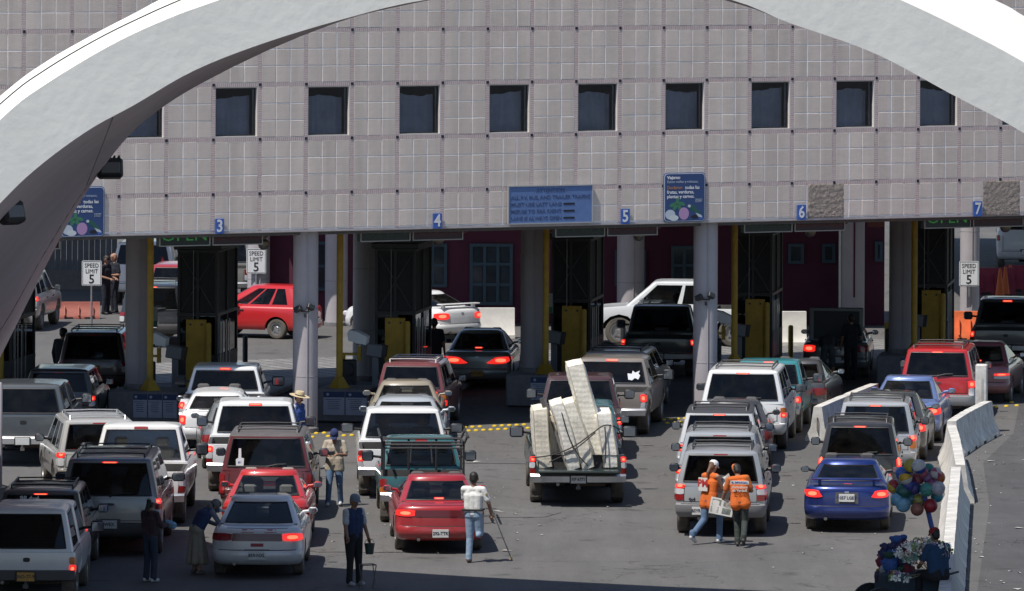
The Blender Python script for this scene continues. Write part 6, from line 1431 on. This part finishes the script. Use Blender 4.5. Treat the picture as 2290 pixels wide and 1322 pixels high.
        if not nofeet:
            ft = Vector((0,1,0)); 
            dlow = (an-kn).normalized(); tl = V3(0,1,0)
            if dlow.y < -.35: tl = V3(0,.75,-.66)      # trailing foot, heel raised
            P += [(an + V3(0,-.045,-.045), an + tl*.13 + V3(0,0,-.055), .04, .036, 3), (an+V3(0,0,-.02), an + tl*.05+V3(0,0,-.04), .048, .04, 3)]
    if skirt:
        n = 7
        for i in range(n):
            a = 2*PI*i/n; c = V3(math.cos(a)*.10, math.sin(a)*.08, 0); c2 = V3(math.cos(a)*.19, math.sin(a)*.16, 0)
            lo = (j['lkn']+j['rkn'])/2*.45 + (j['lan']+j['ran'])/2*.55; P.append((j['pelvis']+c*.7, lo+c2, .08, .075, 2))
    mb = MB()
    for a, b, ra, rb_, m_ in P: capsule(mb, a*sc, b*sc, ra*sc, rb_*sc)
    me = bpy.data.meshes.new('body'); me.from_pydata(mb.v, [], mb.f)
    ob = bpy.data.objects.new('body', me); COL.objects.link(ob)
    md = ob.modifiers.new('r', 'REMESH'); md.mode = 'VOXEL'; md.voxel_size = voxel*sc
    m2 = ob.modifiers.new('s', 'SMOOTH'); m2.factor = .5; m2.iterations = 2 if voxel < .012 else 1
    dg = bpy.context.evaluated_depsgraph_get(); nm = bpy.data.meshes.new_from_object(ob.evaluated_get(dg))
    ob.modifiers.clear(); old = ob.data; ob.data = nm; bpy.data.meshes.remove(old); nm.name = 'body'
    nm.materials.clear()
    for m_ in mats_: nm.materials.append(m_)
    N = len(nm.polygons); C = np.empty(N*3); nm.polygons.foreach_get('center', C); C = C.reshape(-1,3)
    best = np.full(N, 1e9); mi = np.zeros(N, dtype=np.int32)
    for a, b, ra, rb_, m_ in P:
        a_ = np.array(a*sc); d = np.array(b*sc)-a_; L2 = max(1e-9, d@d); t = np.clip(((C-a_)@d)/L2, 0, 1)
        ds = np.linalg.norm(C-(a_+t[:,None]*d), axis=1) - (ra+(rb_-ra)*t)*sc
        k = ds < best-1e-4; best[k] = ds[k]; mi[k] = m_
    nm.polygons.foreach_set('material_index', mi.tolist()); nm.polygons.foreach_set('use_smooth', [True]*N); nm.update()
    ob.parent = e
    # eyes
    for sg in (-1,1):
        m_ = MB(); m_.sphere((H0+hs*sg*.032+hf*.080+hd*.012)*sc, .011, 8, 6); m_.build('eye', mat('eye_dark', (.02,.015,.012), .2), e)
    m_ = MB(); m_.tube([(H0+hs*-.025+hf*.083-hd*.062)*sc, (H0+hf*.090-hd*.060)*sc, (H0+hs*.025+hf*.083-hd*.062)*sc], .006, 5); m_.build('mouth', mat('lips', (.20,.07,.06), .6), e)
    if beard: m_ = MB(); m_.tube([(H0+hs*-.035+hf*.086-hd*.05)*sc, (H0+hf*.096-hd*.042)*sc, (H0+hs*.035+hf*.086-hd*.05)*sc], .011, 6); m_.build('moustache', HAIR, e)
    # headgear
    if hat:
        kind, hm = hat; M = Matrix((( *hs, 0), (*hf, 0), (*hd, 0), (0,0,0,1))).transposed(); M.translation = (H0+hd*.045)*sc
        m_ = MB()
        if kind == 'cap':
            m_.lathe([(.094*sc,-.015),(.097*sc,.01),(.092*sc,.045),(.066*sc,.078),(.03*sc,.092),(0,.094)], 20, M @ Matrix.Scale(1.08,4,(0,1,0)))
            ho = m_.build('cap', hm, e)
            vs = []; n = 10
            for r_ in (0, 1):
                for i in range(n+1):
                    a = R(20+140*i/n); k = .088 + r_*.075*math.sin(a); vs.append(M @ Vector((math.cos(a)*.092*sc, math.sin(a)*k*1.08*sc, -.008-r_*.018)))
            b2 = MB().add(vs, [(i,i+1,i+n+2,i+n+1) for i in range(n)]); b2.add([v+Vector((0,0,.007)) for v in map(Vector, vs)], [(i,i+1,i+n+2,i+n+1) for i in range(n)]); b2.build('brim', hm, ho)
        elif kind == 'straw':
            m_.lathe([(.21*sc,-.005),(.20*sc,.0),(.13*sc,-.012),(.096*sc,.0),(.094*sc,.07),(.075*sc,.10),(.03*sc,.095),(0,.09)], 24, M @ Matrix.Scale(1.12,4,(0,1,0))); ho = m_.build('straw_hat', hm, e)
            m_ = MB(); m_.lathe([(.0985*sc,.004),(.0985*sc,.026)], 24, M @ Matrix.Scale(1.12,4,(0,1,0))); m_.build('hat_band', M_TRIM, ho)
        elif kind == 'scarf':
            m_.sphere((H0+hd*.03-hf*.02)*sc, (.098*sc,.105*sc,.105*sc), 18, 12); m_.sphere((H0-hd*.09-hf*.05)*sc, (.075*sc,.06*sc,.08*sc), 12, 8); m_.build('headscarf', hm, e)
    return e, {k: v*sc for k, v in j.items()}, sc
def hand_world(e, v): return e.matrix_basis @ Vector(v)
OR = cloth('orange', (.62,.13,.02)); JEAN = cloth('denim', (.10,.16,.26)); JEANL = cloth('denim_light', (.24,.33,.45)); WHT = cloth('white_tee', (.72,.72,.70)); NAVYC = cloth('navy', (.02,.035,.10)); BLUEV = cloth('blue_vest', (.025,.06,.22)); BLK = cloth('black', (.014,.014,.017)); GREENP = cloth('green_camo', (.035,.045,.04), var=.5); TAN = cloth('tan_tee', (.42,.36,.28))
# man with a crutch
e, j, sc = person(1058, 1258, 14, 'man in white T-shirt and jeans walking on one leg with a crutch', 1.70, WHT, JEANL, dict(rel=(.30,.02,1.14), rwr=(.33,.10,.92), lel=(-.20,.10,1.16), lwr=(-.12,.22,1.02), lkn=(-.07,.02,.49), lan=(-.08,-.02,.09), rkn=(.11,.06,.58), lhip=(-.075,0,.90)), stump='r', shoes=(.12,.07,.05))
m_ = MB(); m_.box((0,j['pelvis'].y,j['pelvis'].z+.085), (.40,.25,.035), b=.01); m_.build('belt', mat('belt_black', (.015,.014,.013), .5), e)
tip = G(1143, 1251); top = hand_world(e, (.25,.02,1.30)); cr_e = empty('crutch', tip, 0, 'metal underarm crutch held by the man in the white T-shirt', 'crutch'); d = top-tip
sd = Vector((.0,.05,0))
m_ = MB(); m_.tube([(0,0,.03), d*.42], .014, 6); m_.tube([d*.40, d*.55+sd*.6, d-Vector((0,0,.02))+sd], .012, 6); m_.tube([d*.40, d*.55-sd*.6, d-Vector((0,0,.02))-sd], .012, 6); m_.build('shaft', M_STEEL, cr_e)
m_ = MB(); m_.tube([d*.70-sd*.8, d*.70+sd*.8], .018, 7); m_.build('hand_grip', M_BLACK, cr_e); m_ = MB(); m_.tube([d-sd*1.6, d+Vector((0,0,.012)), d+sd*1.6], .026, 8); m_.build('arm_pad', mat('pad_tan', (.40,.30,.18), .8), cr_e); m_ = MB(); m_.lathe([(.03,0),(.028,.03),(.018,.07)], 10); m_.build('rubber_tip', mat('tip_tan', (.45,.33,.2), .8), cr_e)
# young man in tan T-shirt
e, j, sc = person(748, 1131, 186, 'young man in tan T-shirt, jeans and navy cap looking at his hands', 1.60, TAN, JEAN, dict(neck=(0,.03,1.44), head=(0,.09,1.57), lel=(-.26,.06,1.14), rel=(.26,.06,1.14), lwr=(-.12,.27,1.16), rwr=(.12,.27,1.14), lkn=(-.12,.05,.49), rkn=(.11,.10,.50), lan=(-.13,-.06,.10), ran=(.13,.10,.09)), hat=('cap', cloth('navy_cap', (.02,.03,.10))), shoes=(.6,.6,.6), headface=(0,.8,-.6), build=1.08, tunic=.10)
hp = hand_world(e, (.02,.34*sc,1.20*sc)); o_ = empty('phone', hp, 0, 'small black gadget in the hands of the tan T-shirt man', 'phone'); m_ = MB(); m_.box((0,0,0), (.13,.05,.08), b=.01); m_.build('case', M_BLACK, o_); m_ = MB(); m_.lathe([(.03,0),(.03,.11),(.012,.14)], 10, Matrix.Translation((-.12,0,-.03))); m_.build('small_bottle', mat('bottle_blue', (.1,.22,.5), .3), o_)
# man in straw hat
person(666, 1052, 120, 'man in straw hat, blue vest and white shirt standing beside the white pickup', 1.72, BLUEV, JEAN, dict(lwr=(-.28,.04,.90), rwr=(.27,.10,.90)), hat=('straw', mat('straw_hat', (.52,.42,.26), .9, var=.15, vscale=25)), sleeve='long', undercol=cloth('white_shirt', (.55,.56,.6)), beard=True, build=1.12)
# man in the shade with a pail
e, j, sc = person(790, 1309, 140, 'man in grey cap and navy vest holding a small pail in the arch shade', 1.66, NAVYC, BLK, dict(lel=(-.27,0,1.12), lwr=(-.28,.10,.90), rel=(.24,.06,1.13), rwr=(.28,.16,.95), lan=(-.14,0,.09), ran=(.12,.03,.09)), hat=('cap', cloth('grey_cap', (.17,.20,.25))), undercol=cloth('pale_tee', (.42,.43,.45)), shoes=(.4,.4,.42), build=1.18)
p_ = hand_world(e, Vector((-.28,.14,.72))*sc); o_ = empty('pail', p_, 0, 'small dark pail hanging from the hand of the man in the navy vest', 'pail'); m_ = MB(); m_.lathe([(.07,-.13),(.095,.06),(.10,.065),(.09,.06),(.068,-.12),(0,-.12)], 18); m_.build('bucket', mat('pail_dark', (.04,.06,.055), .5), o_); m_ = MB(); m_.tube([(.095,0,.06),(.06,0,.13),(0,0,.155),(-.06,0,.13),(-.095,0,.06)], .006, 5); m_.build('handle', M_STEEL, o_)
o_ = empty('folding_stand', G(822, 1318), R(20), 'thin wire folding stand beside the man with the pail', 'stand'); m_ = MB()
for sg in (-1,1): m_.tube([(sg*.13,-.1,0),(sg*.13,.1,.45)], .010, 5); m_.tube([(sg*.13,.1,0),(sg*.13,-.1,.45)], .010, 5)
m_.build('legs', M_TRIM, o_); m_ = MB(); m_.tube([(-.13,-.1,.45),(.13,-.1,.45),(.13,.1,.45),(-.13,.1,.45),(-.13,-.1,.45)], .010, 5); m_.build('top_frame', M_TRIM, o_)
# stooping woman
person(440, 1284, 60, 'stooping woman in headscarf, blue apron and skirt at the silver-blue car', 1.56, NAVYC, cloth('beige_skirt', (.28,.25,.20)), dict(chest=(0,.16,1.20), neck=(0,.30,1.33), head=(0,.42,1.40), lsh=(-.18,.26,1.28), rsh=(.18,.26,1.28), lel=(-.22,.36,1.05), rel=(.22,.40,1.04), lwr=(-.14,.52,.98), rwr=(.14,.56,.98)), sleeve='long', undercol=cloth('plaid_sleeve', (.14,.15,.2), var=.6), hat=('scarf', cloth('scarf_grey', (.14,.13,.135))), skirt=True, shoes=(.10,.09,.08), headface=(.0,.9,-.45), build=1.12)
# girl with white cap
e, j, sc = person(335, 1301, 40, 'girl in white cap and patterned jacket waiting beside the big grey wagon', 1.54, cloth('pattern_jacket', (.06,.035,.04), var=.8), cloth('dark_jeans', (.03,.045,.07)), dict(lel=(-.22,.05,1.12), rel=(.23,.10,1.14), rwr=(.20,.30,1.16), lwr=(-.2,.16,.95)), sleeve='long', hat=('cap', cloth('white_cap_dull', (.5,.5,.52))), shoes=(.55,.55,.55), longhair=True, build=.95)
p_ = hand_world(e, Vector((.20,.40,1.16))*sc); o_ = empty('cloth_bundle', p_, R(-30), 'pale blue folded cloth held up by the girl in the white cap', 'cloth'); m_ = MB(); m_.box((0,0,0), (.24,.10,.13), Euler((0,R(14),0)), b=.03); m_.build('folds', cloth('pale_blue', (.20,.36,.52)), o_)
# the two newspaper sellers in orange
NEWS = None
def newspaper(loc, rot, label, w_=.36, h_=.30):
    o_ = empty('newspaper', loc, 0, label, 'newspaper', 'newspapers of the sellers in orange'); o_.rotation_euler = rot
    nx, nz = 10, 6; V = []; 
    for jz in range(nz+1):
        for i in range(nx+1): u, v = i/nx-.5, jz/nz-.5; V.append((u*w_, .03*math.sin(u*5+v*3)+.02*abs(u), v*h_))
    Fc = [(a:=jz*(nx+1)+i, a+1, a+nx+2, a+nx+1) for jz in range(nz) for i in range(nx)]
    m_ = MB().add(V, Fc); m_.add([(x, y+.012, z-.006) for x, y, z in V], Fc); m_.build('sheets', mat('newsprint', (.56,.55,.52), .9, var=.1), o_, smooth=60)
    r_ = random.Random(int(w_*1000)); m_ = MB(); m3 = MB()
    def blk(mm, u0, u1, v0, v1):
        g = [((u)*w_, .03*math.sin(u*5+v*3)+.02*abs(u)-.004, v*h_) for u, v in ((u0,v0),(u1,v0),(u1,v1),(u0,v1))]; mm.add(g, [(0,1,2,3)])
    for q in range(5): blk(m_, -.44+.0, -.10, -.38+q*.07, -.35+q*.07)
    for q in range(4): blk(m_, .05, .44, .08+q*.07, .11+q*.07)
    blk(m3, -.42, -.05, .05, .40); blk(m3, .05, .40, -.40, -.05); m_.build('print_columns', M_TRIM, o_, smooth=0); m3.build('print_photo', mat('news_photo', (.15,.17,.16), .9, var=.6, vscale=18), o_, smooth=0)
e, j, sc = person(1585, 1216, 42, 'woman in orange vest and white cap striding with newspapers', 1.64, OR, JEAN, dict(chest=(0,.05,1.25), neck=(0,.08,1.43), head=(.0,.13,1.57), lsh=(-.18,.05,1.38), rsh=(.18,.05,1.38), lel=(-.24,.08,1.13), lwr=(-.10,.30,1.10), rel=(.22,.16,1.13), rwr=(.14,.36,1.12), lkn=(-.09,-.04,.50), lan=(-.10,-.40,.20), rkn=(.09,.24,.54), ran=(.10,.22,.10), pelvis=(0,0,.90)), sleeve='none', skin=SKIN2, hair=mat('hair_brown', (.14,.07,.035), .6), hat=('cap', cloth('white_cap', (.70,.71,.74))), longhair=True, shoes=(.55,.55,.52), tunic=.10)
m_ = MB()
t_ = text('vest_lettering', 'PM', .20, mat('print_red', (.45,.03,.03), .8), e, (-.055*sc,-.135*sc,1.24*sc), bold=.006); 
m_ = MB(); m_.box((-.055*sc,-.128*sc,1.22*sc), (.23,.006,.26), b=.002); m_.build('vest_patch', mat('print_white', (.62,.6,.56), .8), e)
newspaper(hand_world(e, Vector((.10,.34,1.22))*sc), (R(-20),R(-25),R(-35)), 'newspaper folded in the arms of the woman in orange', .34, .30)
e, j, sc = person(1655, 1222, 8, 'man in orange cap and orange vest seen from behind, walking', 1.62, OR, GREENP, dict(chest=(-.03,.06,1.26), neck=(-.06,.12,1.43), head=(-.10,.19,1.56), lsh=(-.245,.09,1.36), rsh=(.12,.08,1.41), lel=(-.33,.10,1.10), lwr=(-.40,.20,.90), rel=(.22,.12,1.14), rwr=(.08,.30,1.12), lkn=(-.08,.16,.51), lan=(-.06,.06,.09), rkn=(.09,.04,.52), ran=(.10,-.28,.20)), sleeve='short', hat=('cap', cloth('orange_cap', (.55,.15,.04))), shoes=(.05,.04,.035), undercol=cloth('orange_tee', (.48,.13,.03)), build=1.04, headface=(-.5,.85,-.1), tunic=.06)
m_ = MB(); m_.box((0,-.142*sc,1.33*sc), (.36,.010,.07), b=.002); m_.build('vest_stripe', mat('print_white', (.62,.6,.56), .8), e)
text('vest_lettering', 'EL IMPARCIAL', .052, M_BLUE, e, (0,-.150*sc,1.33*sc), bold=.001); text('vest_lettering', '¡Periodismo\nde Verdad!', .065, mat('print_white', (.62,.6,.56), .8), e, (0,-.138*sc,1.20*sc), bold=.002)
newspaper(hand_world(e, Vector((-.40,.10,.80))*sc), (R(-8),R(10),R(-8)), 'newspaper carried low by the man in orange', .46, .32)
# vendor sitting on the barrier
sp = Vector((7.47, 111.8, .81))
person(0, 0, 328, 'vendor in red cap and blue shirt sitting on the barrier', 1.70, cloth('vendor_blue', (.016,.05,.115)), BLK, dict(pelvis=(0,0,.10), chest=(0,.06,.44), neck=(0,.09,.62), head=(0,.13,.77), lsh=(-.2,.05,.57), rsh=(.2,.05,.57), lel=(-.27,.14,.30), rel=(.27,.14,.30), lwr=(-.16,.36,.22), rwr=(.16,.36,.22), lhip=(-.09,.02,.08), rhip=(.09,.02,.08), lkn=(-.12,.42,.06), rkn=(.12,.42,.06), lan=(-.12,.46,-.36), ran=(.12,.46,-.36)), hat=('cap', cloth('red_cap', (.25,.015,.02))), at=sp, build=1.25, skin=SKIN)
# people in the dark under the building
OFF = cloth('uniform_navy', (.012,.014,.022))
V_ = .014
person(970, 866, 10, 'officer in black standing at the door of booth four', 1.76, OFF, OFF, sleeve='short', voxel=V_, build=1.2, shoes=(.01,.01,.01))
person(139, 892, 30, 'officer in a brimmed cap beside the maroon wagon at the left booth', 1.76, OFF, OFF, sleeve='long', voxel=V_, hat=('cap', OFF), shoes=(.01,.01,.01))
person(236, 703, 120, 'bareheaded dark-haired officer of the pair behind the left column', 1.76, OFF, OFF, dict(lwr=(-.15,.25,1.05), rwr=(.15,.25,1.05)), voxel=V_, shoes=(.01,.01,.01))
person(256, 700, 240, 'bald officer of the pair behind the left column', 1.78, OFF, OFF, dict(lwr=(-.18,.3,1.1), rwr=(.18,.3,1.08)), voxel=V_, shoes=(.01,.01,.01), hair=SKIN2, skin=SKIN2)
person(636, 690, 20, 'officer in dark clothes standing beyond the red hatchback', 1.76, OFF, OFF, voxel=V_, shoes=(.01,.01,.01))
person(652, 700, -20, 'second officer in dark clothes beyond the red hatchback, half behind the column', 1.72, OFF, OFF, voxel=V_, shoes=(.01,.01,.01))
person(1851, 856, 4, 'person in shorts bending into the open boot at booth six', 1.68, cloth('dark_tee', (.03,.035,.035)), cloth('grey_shorts', (.05,.06,.065)), dict(chest=(0,.24,1.12), neck=(0,.40,1.17), head=(0,.52,1.16), lsh=(-.18,.34,1.16), rsh=(.18,.34,1.16), lel=(-.22,.48,.95), rel=(.22,.48,.95), lwr=(-.14,.66,.95), rwr=(.14,.66,.95), lan=(-.16,0,.09), ran=(.16,0,.09), lkn=(-.13,.02,.49), rkn=(.13,.02,.49)), shorts=True, voxel=V_, headface=(0,.4,-.9), shoes=(.4,.4,.4))
person(1903, 850, -15, 'officer in dark clothes standing at the right of the open boot', 1.72, OFF, OFF, dict(rwr=(.15,.3,1.1)), voxel=V_, shoes=(.01,.01,.01))

# drivers that show through the glass
DRV = None
def driver(car_e, x, y, z, lab):
    global DRV
    M = car_e.matrix_basis @ Matrix.Translation((x, y, z))
    if DRV is None:
        DRV, _, _ = person(0, 0, 0, lab, 1.72, cloth('driver_top', (.10,.09,.10)), BLK, dict(pelvis=(0,0,.0), chest=(0,-.02,.34), neck=(0,0,.52), head=(0,.04,.67), lsh=(-.19,0,.47), rsh=(.19,0,.47), lel=(-.24,.2,.25), rel=(.24,.2,.25), lwr=(-.14,.42,.30), rwr=(.14,.42,.30), lhip=(-.09,0,.0), rhip=(.09,0,.0), lkn=(-.12,.42,.05), rkn=(.12,.42,.05), lan=(-.12,.6,-.25), ran=(.12,.6,-.25)), voxel=.016, at=Vector((0,0,0)))
        o = DRV
    else:
        o = copy_tree(DRV)
    o.location = M.translation; o.rotation_euler = car_e.rotation_euler; o['label'] = lab; o['group'] = 'drivers seen through car windows'
def find(lbl): return next(o for o in bpy.data.objects if o.type == 'EMPTY' and o.get('label') == lbl)
for lbl, x, dy, z, lab in (('pale silver-blue large sedan in lane four', -.38, 2.45, .45, 'driver inside the pale silver-blue large sedan'),('grey-green sedan stopped at booth four with brake lights on', -.36, 2.25, .45, 'driver inside the grey-green sedan at booth four'),('teal pickup carrying a black ladder rack', -.40, 2.45, .55, 'driver inside the teal pickup with the rack'),('bright red sedan with grey headrests behind the silver-blue one', -.36, 2.0, .44, 'driver inside the bright red sedan'),('cherry red sedan with its left tail light on beside the man with a crutch', -.36, 2.1, .44, 'driver inside the cherry red sedan'),('white pickup with an amber-lit left tail light ahead of the teal one', -.42, 2.6, .6, 'driver inside the white pickup ahead of the teal one'),('dark maroon extended-cab pickup in lane five', -.42, 2.6, .6, 'driver inside the dark maroon pickup'),('white pickup crossing left behind booth five', -.40, 2.75, .66, 'driver inside the white crossing pickup')):
    driver(find(lbl), x, dy, z, lab)
